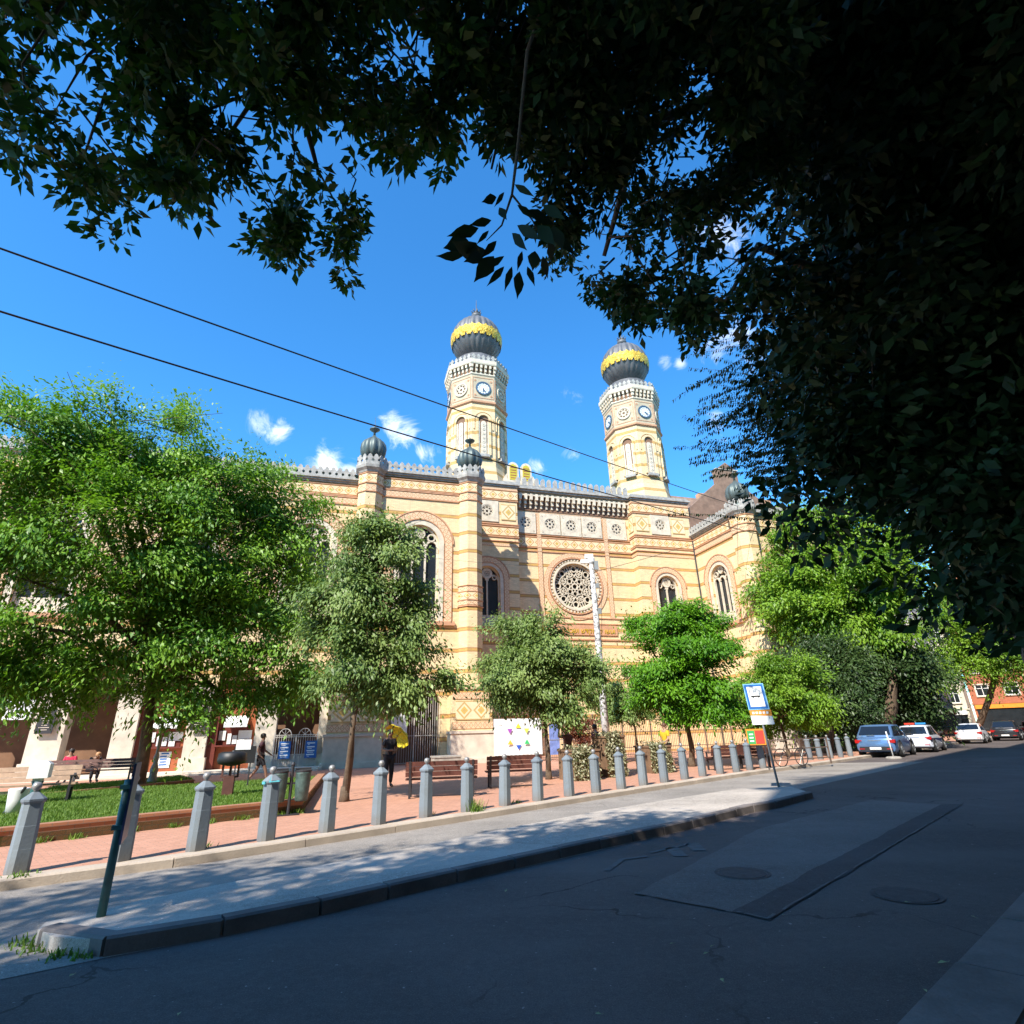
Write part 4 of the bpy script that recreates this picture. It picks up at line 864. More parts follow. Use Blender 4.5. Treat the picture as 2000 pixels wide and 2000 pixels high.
def norm(a): return a / np.maximum(np.linalg.norm(a, axis=1, keepdims=True), 1e-9)
def leaves(name, c, d, size, m, parent, asp=.42, fold=.25, tint=None, coh=0.0):
    """rhombic leaves: base c (N,3), pointing along d, each one folded quad"""
    n = len(c); sz = size * rng.uniform(.65, 1.3, n)[:, None]; d = norm(d)
    r = rng.normal(size=(n, 3)) * (1 - .55 * coh) + np.array([-.35, -.65, 1.1]) * coh; s = norm(np.cross(d, r)); nn = np.cross(d, s)
    mid = c + d * sz * .45 - nn * sz * fold * .3
    V = np.stack([c, mid + s * sz * asp * .5, c + d * sz, mid - s * sz * asp * .5], 1).reshape(-1, 3)
    return quads(name, V, rng.uniform(0, 1, n) if tint is None else tint, m, parent)
def sph(n):
    return norm(rng.normal(size=(n, 3)))
def crown(parent, blobs, nclump, per, size, m, csize=.38, droop=.5, asp=.42, flat=.55):
    """blobs: (centre Vector, (rx, ry, rz)); clumps sit mostly in the outer shell, leaves spray outwards and down"""
    vol = np.array([(b_[1][0] * b_[1][1] * b_[1][2]) ** .72 for b_ in blobs]); vol = vol / vol.sum()
    K = max(24, int(nclump / 17)); ib = rng.choice(len(blobs), K, p=vol)
    cen = np.array([tuple(b_[0]) for b_ in blobs]); rad = np.array([b_[1] for b_ in blobs])
    ub = sph(K); rb = rng.uniform(.15, 1.0, K) ** .5 * rng.uniform(.8, 1.22, K); boc = cen[ib] + ub * rad[ib] * rb[:, None]; bs_ = rng.uniform(.55, 1.5, K)
    idx = rng.choice(K, nclump, p=bs_ ** 2 / (bs_ ** 2).sum()); mr_ = rad.mean() * .36; v = rng.normal(size=(nclump, 3)) * np.array([1, 1, .42]); u = ub[idx]
    cc = boc[idx] + v * (mr_ * bs_[idx])[:, None] * .62 + u * (rng.uniform(-.3, 1.0, nclump) * mr_ * .8)[:, None]; cc[:, 2] -= .35 * mr_ * np.sum(v[:, :2] ** 2, axis=1) * .5; u = norm(u + .5 * norm(v))
    out = norm(u * 1.0 + np.array([0, 0, -droop]) * .5)
    base = np.repeat(cc, per, 0); o2 = np.repeat(out, per, 0); n = len(base); cs = np.repeat(csize * rng.uniform(.5, 1.5, nclump), per)[:, None]
    off = rng.normal(size=(n, 3)) * cs * .55; off[:, 2] *= flat
    al = rng.uniform(-1, 1.1, n)[:, None]; pos = base + off + o2 * al * cs
    cd = np.repeat(rng.normal(size=(nclump, 3)) * .45, per, 0); dirs = o2 * .8 + cd + rng.normal(size=(n, 3)) * .35 + np.array([0, 0, -droop])
    t0 = np.repeat(np.clip(rng.normal(.0, .14, nclump) + rng.uniform(.05, .75, K)[idx], 0, .8), per) + rng.uniform(0, .3, n)
    return leaves('crown', pos, dirs, size, m, parent, asp, tint=np.clip(t0, 0, 1), coh=1.0)
def trunk(parent, base, pts, rads, limbs, m, rl=.07):
    q = MB(); q.tube([Vector((0, 0, -.05))] + [Vector(p) - base for p in pts], rads, 10)
    top = Vector(pts[-1]) - base
    q.lathe((0, 0, 0), [(rads[0] * 1.35, -.04), (rads[0] * 1.12, .12), (rads[0] * .98, .35)], 10)
    o = q.build('trunk', m, parent, True)
    q = MB(); rr = random.Random(int(abs(base.x * 77)) + 3)
    for (lp, f) in limbs:
        st = (Vector(pts[0]) - base).lerp(top, f) if f < 1 else top
        e = Vector(lp) - base; mid = st.lerp(e, .5) + Vector((rr.uniform(-.2, .2), rr.uniform(-.2, .2), .1 * (e - st).length))
        q.tube([st, st.lerp(mid, .5), mid, mid.lerp(e, .6) + Vector((rr.uniform(-.15, .15), rr.uniform(-.15, .15), 0)), e], [rl * 1.5, rl * 1.2, rl, rl * .6, rl * .25], 6)
        for k in range(4):
            a = mid.lerp(e, rr.uniform(0, .9)); L2 = (e - st).length * .35; q.tube([a, a + Vector((rr.uniform(-1, 1), rr.uniform(-1, 1), rr.uniform(-.2, .4))) * L2 * .5, a + Vector((rr.uniform(-1, 1), rr.uniform(-1, 1), rr.uniform(-.5, .55))) * L2], [rl * .45, rl * .3, rl * .1], 5)
    q.build('branches', m, parent, True); return o
def PXB(lst, base, dz=0.0):
    """crown masses of one tree: (px, py, radius px, depth offset m) seen at the tree's own distance"""
    d0 = math.hypot(base.x, base.y); o = []
    for px, py, r, dd in lst:
        p = D(px, py, d0 + dd); dist = (p - Vector((0, 0, CAMH))).length; ax = dist / math.sqrt(1 + ((px - 1000) / 1094) ** 2 + ((py - 1000) / 1094) ** 2)
        rm = r / 1094 * ax; o.append((p, (rm, rm, rm * .9)))
    return o
def tree(label, basepx, fork, rad, blobs, nclump, per, size, leaf, name='tree', cat='tree', z=.12, bark='bark', lean=None, **kw):
    base = G(*basepx, z); t_ = thing(name, label, cat, base, 0, kw.pop('group', 'street trees'))
    B_ = PXB(blobs, base); topc = sum((b_[0] for b_ in B_), Vector()) / len(B_)
    fp = D(*fork, math.hypot(base.x, base.y)) if fork else base + Vector((0, 0, 2.4))
    Bl = [(Vector(c) - base, r) for c, r in B_]
    up = fp.lerp(topc, .55); up.z = max(up.z, fp.z + .5)
    midp = base.lerp(fp, .5) + Vector((rad * .4, -rad * .3, 0))
    trunk(t_, base, [midp, fp, up], [rad, rad * .85, rad * .72, rad * .4], [(b_[0], random.Random(i).uniform(.45, 1)) for i, b_ in enumerate(B_)], M[bark], rad * .32)
    crown(t_, Bl, nclump, per, size, M[leaf], **kw); return t_

tree('largest tree, far left, dense fresh green crown over the lawn, thick leaning trunk', (268, 1540), (292, 1385), .24,
     [(60,880,110,1), (190,870,110,0), (330,870,100,0), (330,960,120,-.5), (450,960,100,0), (540,1000,85,.3), (100,1000,140,-.5), (240,1060,140,-1), (400,1080,130,-.8), (530,1120,85,.2), (10,1120,120,0), (140,1180,130,-.8), (290,1200,120,-1), (420,1230,110,-.6), (520,1260,80,0), (40,1290,95,0), (160,1310,75,-.6), (330,1330,60,-.6), (430,1350,60,-.2), (520,1350,55,.3), (-60,950,120,0), (-60,1200,120,0), (360,830,30,0), (210,790,40,0), (20,810,50,0), (600,980,40,0),(590,1090,55,.2),(575,1180,50,.2),(570,1300,45,.2),(460,1385,32,-.3),(0,1385,45,0)],
     5400, 34, .205, 'leafA', csize=.52, droop=.55)
tree('slim dusty green tree with a straight brown trunk between the lawn and the standing man', (672, 1565), (690, 1400), .115,
     [(715,1045,38,0), (665,1085,40,0), (755,1095,55,0), (810,1150,38,0), (690,1165,62,0), (790,1220,64,-.3), (650,1220,40,.2), (700,1280,62,-.3), (838,1275,36,0), (780,1325,52,-.4), (665,1335,36,0), (725,1355,32,-.2), (845,1330,30,0), (735,1010,18,0)],
     1900, 30, .135, 'leafB', csize=.32, droop=.75)
tree('round grey-green tree behind the white banner, its trunk in front of the banner edge', (1072, 1522), (1063, 1400), .10,
     [(1015,1238,42,0), (960,1320,26,0), (1110,1360,40,0), (1068,1250,46,0), (975,1285,32,0), (1035,1300,55,-.3), (1100,1300,44,0), (1150,1305,34,.2), (985,1335,34,0), (1060,1345,42,-.2), (1130,1345,40,0), (1030,1215,20,0)],
     1600, 30, .14, 'leafB', csize=.32, droop=.7)
tree('small round-headed grey-green tree just right of the banner trees', (1244, 1487), (1240, 1420), .09,
     [(1200,1350,32,0), (1235,1370,36,-.2), (1185,1380,26,0), (1262,1355,26,0), (1165,1365,22,0), (1215,1392,22,0)],
     850, 30, .14, 'leafB', csize=.30, droop=.7)
tree('bright deep green tree with a domed crown left of the bus stop sign', (1352, 1497), (1344, 1425), .14,
     [(1290,1215,34,0), (1335,1225,50,0), (1258,1205,20,0), (1385,1255,42,0), (1290,1285,52,-.4), (1362,1315,58,-.5), (1415,1310,30,0), (1300,1355,50,-.5), (1375,1375,46,-.4), (1425,1360,28,0), (1262,1325,34,0), (1232,1218,12,0), (1345,1185,18,0), (1310,1190,16,0)],
     2200, 32, .165, 'leafC', csize=.34, droop=.45)
tree('light green flat-topped tree right behind the bus stop sign', (1541, 1478), (1520, 1400), .10,
     [(1480,1320,40,0), (1530,1310,45,0), (1580,1340,42,0), (1510,1370,50,-.3), (1450,1365,38,0), (1570,1380,38,0), (1610,1370,18,0), (1480,1400,30,0)],
     1200, 30, .17, 'leafD', csize=.36, droop=.45)
tree('tall bright plane tree in front of the right wing of the synagogue, pale mottled trunk', (1683, 1463), (1672, 1330), .42,
     [(1545,1010,34,0), (1610,1020,50,0), (1700,1030,64,1), (1545,1135,42,-1), (1490,1140,30,-1), (1630,1110,64,-1), (1720,1120,64,0), (1565,1190,50,-1.2), (1655,1200,60,-1.2), (1730,1200,44,0), (1600,1245,30,-1), (1455,1150,14,-.5), (1520,1065,20,0), (1740,1060,40,1.5), (1570,1080,34,0)],
     2900, 28, .28, 'leafD', csize=.62, droop=.45, bark='barkplane')
tree('leafy tree with a dark trunk bending right at the far end of the parked cars', (1902, 1441), (1950, 1300), .34,
     [(1860,1230,60,0), (1920,1210,70,0), (1980,1240,75,0), (1830,1300,35,0), (1890,1285,45,-1), (1960,1285,50,-1), (2010,1290,45,-1), (1845,1270,40,-1), (1925,1265,45,-2), (2040,1220,80,0), (1990,1170,70,0), (1900,1140,60,0), (1850,1180,50,0)],
     2800, 28, .28, 'leafD', csize=.8, droop=.45, z=0)
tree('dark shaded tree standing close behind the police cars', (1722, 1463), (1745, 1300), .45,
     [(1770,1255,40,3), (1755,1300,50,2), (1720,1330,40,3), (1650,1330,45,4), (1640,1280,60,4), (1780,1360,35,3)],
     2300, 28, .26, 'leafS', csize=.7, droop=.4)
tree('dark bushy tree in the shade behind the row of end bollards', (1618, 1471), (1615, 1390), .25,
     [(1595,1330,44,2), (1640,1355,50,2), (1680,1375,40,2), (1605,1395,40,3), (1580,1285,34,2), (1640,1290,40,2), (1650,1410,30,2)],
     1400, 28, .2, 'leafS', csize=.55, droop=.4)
tree('small tree with dry red-brown leaves in front of the iron fence', (1131, 1497), (1134, 1440), .05,
     [(1125,1415,20,0), (1145,1425,22,0), (1120,1435,14,0), (1150,1408,15,0)], 160, 26, .11, 'leafR', csize=.22, droop=.5)

# ------------------------------------------------------------ bollards
m, t, b_, o = newmat('blue_grey_painted_concrete'); oi = t.nodes.new('ShaderNodeObjectInfo'); zc = zcoord(t)[2]
gc = t.nodes.new('ShaderNodeNewGeometry'); nv_ = noise(t, 3.5, 6, .7, gc.outputs['Position']); nf_ = noise(t, 30, 4, .7, gc.outputs['Position'])
c = mixc(t, oi.outputs['Random'], (.145, .175, .205), (.20, .235, .26)); c = mixc(t, mth(t, 'MULTIPLY', ramp(t, nv_, .52, .7), .45), c, (.14, .15, .15)); c = mixc(t, mth(t, 'GREATER_THAN', mth(t, 'ADD', nf_, mth(t, 'MULTIPLY', nv_, .4)), .93), c, (.40, .38, .34))
c = mixc(t, mth(t, 'MULTIPLY', ramp(t, zc, .22, .0), .55), c, (.16, .13, .10)); t.links.new(c, b_.inputs['Base Color']); b_.inputs['Roughness'].default_value = .72; bump(t, b_, nf_, .35, .01); M['bollard'] = m
M['bollball'] = simple('worn_grey_ball', (.30, .29, .28), .45, .3, 8, metal=.3)
M['turq'] = simple('turquoise_paint', (.10, .42, .46), .6, .2, 6)
def bollard_proto():
    t_ = thing('bollard', '', 'bollard', (0, 0, 0), 0, 'stone bollards along the kerb'); r = .114; ch = .049
    def sec(r, z, c): return [(-r + c, -r, z), (r - c, -r, z), (r, -r + c, z), (r, r - c, z), (r - c, r, z), (-r + c, r, z), (-r, r - c, z), (-r, -r + c, z)]
    q = MB(); q.loft([sec(r * 1.04, -.03, ch), sec(r * 1.03, .28, ch), sec(r * 1.02, .282, ch), sec(r, .55, ch), sec(r * .985, .553, ch), sec(r * .94, .83, ch)]); q.build('shaft', M['bollard'], t_)
    q = MB(); q.loft([sec(r * 1.0, .82, ch), sec(r * 1.10, .845, ch), sec(r * 1.10, .87, ch), sec(.035, .955, .01)]); q.build('cap', M['bollard'], t_)
    q = MB(); q.lathe((0, 0, .95), [(.03, 0), (.022, .02), (.045, .035), (.058, .065), (.058, .085), (.042, .115), (.015, .128)], 14); q.build('ball', M['bollball'], t_, True)
    return t_
bp = bollard_proto()
ORD = ['first', 'second', 'third', 'fourth', 'fifth', 'sixth', 'seventh', 'eighth', 'ninth', 'tenth', 'eleventh', 'twelfth', 'thirteenth', 'fourteenth', 'fifteenth', 'sixteenth', 'seventeenth', 'eighteenth', 'nineteenth', 'twentieth', 'twenty-first', 'twenty-second', 'twenty-third', 'twenty-fourth', 'twenty-fifth', 'twenty-sixth', 'twenty-seventh']
BOL2 = BOL + [G(x, y, .12) for x, y in ((1583,1484),(1603,1483),(1623,1481),(1643,1479),(1662,1477))]
rr = random.Random(4)
for i, p in enumerate(BOL2):
    o = bp if i == 0 else copy_tree(bp)
    o.location = p; o.rotation_euler = (rr.uniform(-.012, .012), rr.uniform(-.012, .012), ROT_STREET + R(8) + rr.uniform(-.05, .05)); o.scale = (1, 1, rr.uniform(.98, 1.02))
    o['label'] = ORD[i] + ' grey-blue stone bollard with a ball top, counted from the left end of the row'
    if i == 0: o['label'] = 'first and nearest grey-blue stone bollard, at the left edge of the photo'
    if i == 1: o['label'] = 'second stone bollard from the left, half hidden behind the leaning green sign post'
    if i == 3: o['label'] = 'fourth stone bollard from the left, its cap stained with turquoise paint'
    if i == 7: o['label'] = 'eighth stone bollard from the left, with green weeds at its foot'
q = MB(); q.loft([[(-.13, -.132, .848), (.05, -.15, .846), (.10, -.10, .87), (-.10, -.11, .872)], [(-.05, -.05, .935), (.0, -.05, .935), (.02, -.03, .945), (-.03, -.03, .945)]]); q.box(-.152, -.13, -.05, .04, .82, .86)
st_ = q.build('paint_stain', M['turq'], [o for o in bpy.data.objects if o.get('label', '').startswith('fourth stone')][0])

# ------------------------------------------------------------ street furniture
M['green'] = simple('weathered_green_paint', (.035, .13, .125), .5, .35, 5)
M['bluesign'] = simple('dark_blue_sign_back', (.02, .035, .10), .35, .2)
M['galv'] = simple('galvanised_steel', (.38, .40, .40), .4, .15, 4, metal=.6)
M['bin'] = simple('dark_green_grey_bin', (.07, .12, .11), .5, .5, 9)
M['wood'] = simple('dark_red_brown_bench_wood', (.11, .04, .03), .6, .3, 6)
M['benchlight'] = simple('pale_bench_wood', (.45, .30, .20), .7, .25, 6)
M['concrete'] = simple('grey_concrete', (.34, .31, .27), .9, .25, 4, bmp=.3)
M['planter'] = simple('brown_planter', (.20, .12, .07), .85, .3, 3)
M['orange'] = simple('orange_paint', (.75, .28, .03), .5, .1)
M['redp'] = simple('red_paint', (.60, .06, .04), .5, .1)
M['greenp'] = simple('green_print', (.05, .35, .10), .5, .1)
M['yellow'] = simple('yellow_fabric', (.78, .60, .02), .6, .1)
# keep-right post on the island nose
gp = G(197, 1790, .116); t_ = thing('sign_post', 'leaning green metal post with a dark blue plate on the nose of the island', 'sign post', gp, R(118))
q = MB(); q.tube([(0, 0, -.01), (.0, 0, .7), (.0, 0, 1.17)], [.040, .037, .035], 14); q.build('post', M['green'], t_, True)
q = MB(); q.box(-.30, .30, -.065, -.045, .62, 1.32); q.build('sign_plate', M['bluesign'], t_)
q = MB(); q.box(-.05, .05, -.056, .06, .72, .76); q.box(-.05, .05, -.056, .06, 1.08, 1.12); q.build('bracket', M['green'], t_)
# bus stop sign
bs = G(1521, 1537, .116); top = D(1462, 1345, 19.4); bs2 = Vector((bs.x, bs.y, .116)); t_ = thing('bus_stop_sign', 'bus stop sign on a thin grey pole, blue framed white board with small bus pictogram', 'bus stop sign', bs2)
ax = Vector((-.17, .04, 2.35)) 
q = MB(); q.tube([(0, 0, 0), tuple(ax * 1.14)], .030, 10); q.build('pole', M['galv'], t_, True)
def tilted(parent, hh, w_, h_, y, m, name, extra=None, off=0.0):
    q = MB(); c = ax * (hh / ax.z); right = Vector((.93, -.36, 0)).normalized(); upv = ax.normalized(); n_ = right.cross(upv)
    Mx = Matrix.Identity(4)
    for r_ in range(3): Mx[r_][0] = right[r_]; Mx[r_][1] = -n_[r_]; Mx[r_][2] = upv[r_]; Mx[r_][3] = c[r_]
    q.M = Mx
    if extra: extra(q)
    else: q.box(-w_ / 2 + off, w_ / 2 + off, y, y + .02, -h_ / 2, h_ / 2)
    return q.build(name, m, parent)
# n_ = right x up points to +y (away) or toward camera? the plate's local -y must face the camera
pl = tilted(t_, 2.30, .54, .70, -.06, M['skyblue'] if 'skyblue' in M else M['white'], 'sign_board')
M['skyblue'] = simple('light_blue_sign_edge', (.22, .50, .75), .4, .05)
pl.data.materials[0] = M['skyblue']
def fr_(q): q.box(-.245, .245, -.066, -.061, -.325, .325)
tilted(t_, 2.30, 0, 0, 0, M['bluepaint'], 'blue_frame', fr_)
def wh_(q): q.box(-.19, .19, -.072, -.067, -.27, .27)
wp = tilted(t_, 2.30, 0, 0, 0, M['white'], 'white_panel', wh_)
def bus_(q): q.box(-.12, .12, -.077, -.073, -.01, .022); q.box(-.125, .06, -.077, -.073, .022, .028); q.box(-.09, -.05, -.077, -.073, -.028, -.01); q.box(.05, .09, -.077, -.073, -.028, -.01)
tilted(t_, 2.30, 0, 0, 0, M['black'], 'bus_pictogram', bus_)
def lw_(q): q.box(-.26, .30, -.05, -.03, -.12, .12)
tilted(t_, 1.68, 0, 0, 0, M['white'], 'lower_panel', lw_)
def lr_(q): q.ext([(-.26, .13), (-.26, .26), (.30, .26), (.30, .10)], -.055, -.035)
tilted(t_, 1.68, 0, 0, 0, M['orange'], 'route_strip', lr_)
def ro_(q):
    for i in range(5): q.box(-.2 + i * .09, -.14 + i * .09, -.06, -.056, .16, .22)
tilted(t_, 1.68, 0, 0, 0, M['white'], 'route_blocks', ro_)
# small orange edged board behind, on its own post
ob = G(1487, 1503, .12); t_ = thing('info_board', 'small square board with orange edge, green and red picture, beside the bus stop pole', 'information board', ob, R(-8))
q = MB(); q.box(-.34, .34, -.03, 0, .86, 1.44); q.build('board', M['orange'], t_)
q = MB(); q.box(-.30, -.03, -.036, -.031, .90, 1.38); g_ = q.build('green_panel', M['greenp'], t_)
q = MB(); q.box(-.24, -.09, -.041, -.037, 1.22, 1.27); q.box(-.24, -.09, -.041, -.037, 1.10, 1.15); q.box(-.24, -.09, -.041, -.037, .98, 1.03); q.build('panel_lines', M['paper'], g_)
q = MB(); q.box(-.02, .30, -.036, -.031, .90, 1.38); q.build('red_panel', M['redp'], t_)
q = MB(); q.box(-.3, -.27, 0, .03, 0, .87); q.box(.27, .3, 0, .03, 0, .87); q.build('legs', M['iron'], t_)
# twin litter bins
lb = G(562, 1592, .12); t_ = thing('litter_bins', 'pair of scratched grey-green litter bins on one post beside the lawn wall', 'litter bin', lb, ROT_STREET - R(20))
q = MB(); q.tube([(0, 0, -.01), (0, 0, .98)], .035, 10); q.lathe((0, 0, .97), [(.035, 0), (.05, .03), (.02, .08)], 10); q.box(-.28, .28, -.02, .02, .60, .64); q.box(-.22, .22, -.12, .12, 0, .02); q.build('post', M['iron'], t_)
for s_ in (-1, 1):
    q = MB(); q.lathe((s_ * .24, 0, .26), [(.12, 0), (.135, .02), (.155, .3), (.165, .55), (.17, .57), (.15, .575), (.14, .5)], 18); bo = q.build('bin', M['bin'], t_, True)
    q = MB(); q.lathe((s_ * .24, 0, .84), [(.165, 0), (.172, .01), (.172, .035), (.15, .04)], 18); q.box(s_ * .24 - .17, s_ * .24 + .17, .12, .16, .84, .92); q.build('rim', M['iron'], bo)
def bench(p, rz, label, wood='wood', group='benches on the plaza', wd=1.8):
    t_ = thing('bench', label, 'bench', p, rz, group)
    q = MB()
    for i in range(4): q.box(-wd / 2, wd / 2, -.30 + i * .125, -.19 + i * .125, .43, .47)
    q.build('seat', M[wood], t_)
    q = MB()
    for i in range(3): z = .52 + i * .125; y = .24 + i * .035; q.loft([[(-wd / 2, y, z), (wd / 2, y, z), (wd / 2, y + .035, z), (-wd / 2, y + .035, z)], [(-wd / 2, y + .03, z + .115), (wd / 2, y + .03, z + .115), (wd / 2, y + .065, z + .115), (-wd / 2, y + .065, z + .115)]])
    q.build('backrest', M[wood], t_)
    for s_ in (-1, 1):
        q = MB(); x = s_ * (wd / 2 - .12); q.box(x - .03, x + .03, -.30, .24, .36, .43); q.box(x - .03, x + .03, -.30, -.24, 0, .36); q.loft([[(x - .03, .18, 0), (x + .03, .18, 0), (x + .03, .26, 0), (x - .03, .26, 0)], [(x - .03, .22, .5), (x + .03, .22, .5), (x + .03, .28, .5), (x - .03, .28, .5)], [(x - .03, .36, .9), (x + .03, .36, .9), (x + .03, .40, .9), (x - .03, .40, .9)]])
        q.box(x - .035, x + .035, -.32, .30, .62, .65); q.box(x - .025, x + .025, -.30, -.25, .43, .62); q.build('side_frame', M['iron'], t_)
    return t_
# seen from behind: backs toward the road
bench(G(862, 1556, .12), FROT + R(170), 'dark red-brown bench seen from behind between the sixth and eighth bollards', wd=1.9)
bench(G(1003, 1537, .12), FROT + R(172), 'dark red-brown bench seen from behind near the tenth bollard', wd=1.7)
bench(G(1425, 1503, .12), FROT + R(175), 'dark bench behind the eighteenth bollard, left of the small orange board', wd=1.7)
bench(G(1470, 1500, .12), FROT + R(175), 'dark bench directly behind the small orange board', wd=1.5)
bench(G(165, 1528, .22), FROT, 'long dark bench by the left arcade with two people sitting on it', wd=3.6)
bench(G(-10, 1575, .27), FROT + R(12), 'pale wooden bench cut off by the left edge of the photo', 'benchlight', wd=3.2)
# green and white standpipe / letter box by the left edge
t_ = thing('drinking_fountain', 'pale box-shaped fountain with green stains beside the pale bench, left edge', 'fountain', G(62, 1572, .27), R(25))
q = MB(); q.lathe((0, 0, 0), [(.16, 0), (.12, .1), (.10, .45), (.14, .55)], 12); q.build('pedestal', M['green'], t_, True)
q = MB(); q.box(-.22, .22, -.18, .18, .62, .95); q.loft([[(-.22, -.18, .95), (.22, -.18, .95), (.22, .18, .95), (-.22, .18, .95)], [(-.12, -.1, 1.03), (.12, -.1, 1.03), (.12, .1, 1.03), (-.12, .1, 1.03)]]); q.box(-.1, .1, -.1, .1, .52, .62); q.build('box', M['white'], t_)
t_ = thing('litter_bin', 'white and green spattered bin under the pale bench at the left edge', 'litter bin', G(25, 1592, .27))
q = MB(); q.lathe((0, 0, 0), [(.15, 0), (.17, .3), (.19, .5), (.19, .52), (.17, .53)], 16); q.build('bin', M['turqwhite'] if 'turqwhite' in M else M['white'], t_, True)
q = MB(); q.tube([(-.17, -.08, 0), (.2, -.1, .55)], .03, 6); q.build('bar', M['iron'], t_)
# black box on a stand and a notice stand on the lawn
t_ = thing('black_stand', 'squat black box on a thick post standing on the lawn', 'stand', G(443, 1556, .27), FROT)
q = MB(); q.lathe((0, 0, .75), [(.1, 0), (.34, .06), (.38, .14), (.36, .32), (.28, .36)], 16); q.build('bowl', M['black'], t_, True)
q = MB(); q.box(-.13, .13, -.13, .13, 0, .5); q.box(-.22, -.17, -.03, .03, .48, .80); q.box(.17, .22, -.03, .03, .48, .80); q.box(-.03, .03, -.03, .03, .48, .8); q.box(-.22, .22, -.05, .05, .46, .50); q.build('post', M['wood'], t_)
t_ = thing('notice_stand', 'black notice stand with a white sheet, behind the squat black box', 'notice stand', G(466, 1540, .27), FROT)
q = MB(); q.box(-.28, .36, -.03, .05, .72, 1.22); q.build('back_box', M['black'], t_); q = MB(); q.box(-.24, .20, -.045, -.03, 1.12, 1.42); q.build('sheet', M['paper'], t_)
q = MB(); q.box(.22, .26, -.02, .02, 0, 1.4); q.box(-.2, -.16, -.02, .02, 0, .75); q.build('leg', M['iron'], t_)
# old street lamp by the big tree
def lantern(label, p, h, name='street_lamp', m='crest', n=1):
    t_ = thing(name, label, 'street lamp', p); q = MB(); q.lathe((0, 0, 0), [(.17, 0), (.17, .1), (.13, .3), (.15, .5), (.08, .75), (.10, .95), (.055, 1.1), (.05, h * .6), (.07, h * .6 + .05), (.04, h * .6 + .15), (.035, h - .1), (.06, h - .03)], 14); q.build('post', M[m], t_, True)
    q = MB(); q.lathe((0, 0, h - .05), [(.05, 0), (.12, .08), (.20, .38), (.18, .42)], 8); q.build('lamp_glass', M['white'], t_)
    q = MB(); q.lathe((0, 0, h + .36), [(.24, 0), (.16, .12), (.05, .2), (.03, .3)], 8); q.build('lamp_roof', M[m], t_); return t_
lantern('slim old grey cast street lamp next to the thick tree trunk on the left', G(296, 1530, .22), 3.6)
# concrete planters with ivy
def planter(p, w_, h_, label, ivy=True, m='planter', rz=0):
    t_ = thing('planter', label, 'planter', p, FROT + rz, 'planters on the plaza'); q = MB(); q.box(-w_ / 2, w_ / 2, -w_ / 2, w_ / 2, 0, h_); q.box(-w_ / 2 - .03, w_ / 2 + .03, -w_ / 2 - .03, w_ / 2 + .03, h_ - .06, h_ + .001); q.build('box', M[m], t_)
    if ivy:
        n = 1100; x = rng.uniform(-w_ / 2 - .05, w_ / 2 - .1, n); z = h_ * rng.uniform(0, 1.12, n) ** .8; keep = x < w_ * .55 * (1.25 - z / h_); c = np.column_stack([x, -w_ / 2 - .04 - rng.uniform(0, .14, n), z])[keep]
        top_ = np.column_stack([rng.uniform(-w_ / 2, w_ / 2, 160), rng.uniform(-w_ / 2, w_ / 2, 160), h_ + rng.uniform(0, .18, 160)]); c = np.vstack([c, top_])
        leaves('ivy', c, rng.normal(size=(len(c), 3)) * .5 + np.array([0, -.4, -.5]), .10, M['leafIvy'], t_, .6)
    return t_
planter(G(1133, 1522, .12), 1.05, .95, 'ivy-covered planter behind the eleventh bollard', rz=.1)
planter(G(1194, 1516, .12), .85, 1.35, 'tall ivy-covered planter, the middle one of three, with green scribbles', rz=.15)
planter(G(1280, 1508, .12), 1.0, .95, 'ivy-covered planter behind the fourteenth bollard', rz=.1)
planter(G(870, 1512, .12), 1.1, .72, 'low concrete planter with dry stems behind the left bench', False, 'concrete')
# white banner with six coloured triangles hung on the fence
bx0, bx1 = 1.30, 4.28; t_ = thing('banner', 'white banner with six small coloured triangles in a ring, on the plaza fence', 'banner', FL_(0, -2.06, 0), FROT)
q = MB()
for i in range(12):
    x0_, x1_ = bx0 + (bx1 - bx0) * i / 12, bx0 + (bx1 - bx0) * (i + 1) / 12; f = lambda x: -.03 * math.sin(x * 5)
    q.face([(x0_, f(x0_), .50), (x1_, f(x1_), .48), (x1_, f(x1_), 2.50), (x0_, f(x0_), 2.50)])
q.build('cloth', M['white'], t_, True)
cx_, cz_, rr_ = 2.80, 1.50, .60
for i, (a, col, up) in enumerate(((90, (.85, .72, .05), 1), (30, (.55, .75, .10), -1), (-30, (.05, .50, .15), 1), (-90, (.03, .10, .50), -1), (210, (.85, .45, .05), 1), (150, (.35, .08, .45), -1))):
    x, z = cx_ + rr_ * math.cos(R(a)), cz_ + rr_ * math.sin(R(a)); s_ = .17; q = MB()
    q.ext([(x - s_, z - up * s_ * .75), (x + s_, z - up * s_ * .75), (x, z + up * s_ * .8)] if up > 0 else [(x + s_, z - up * s_ * .75), (x - s_, z - up * s_ * .75), (x, z + up * s_ * .8)], -.075, -.065)
    mm = simple('triangle_print', col, .6, .05); q.build('triangle', mm, t_)
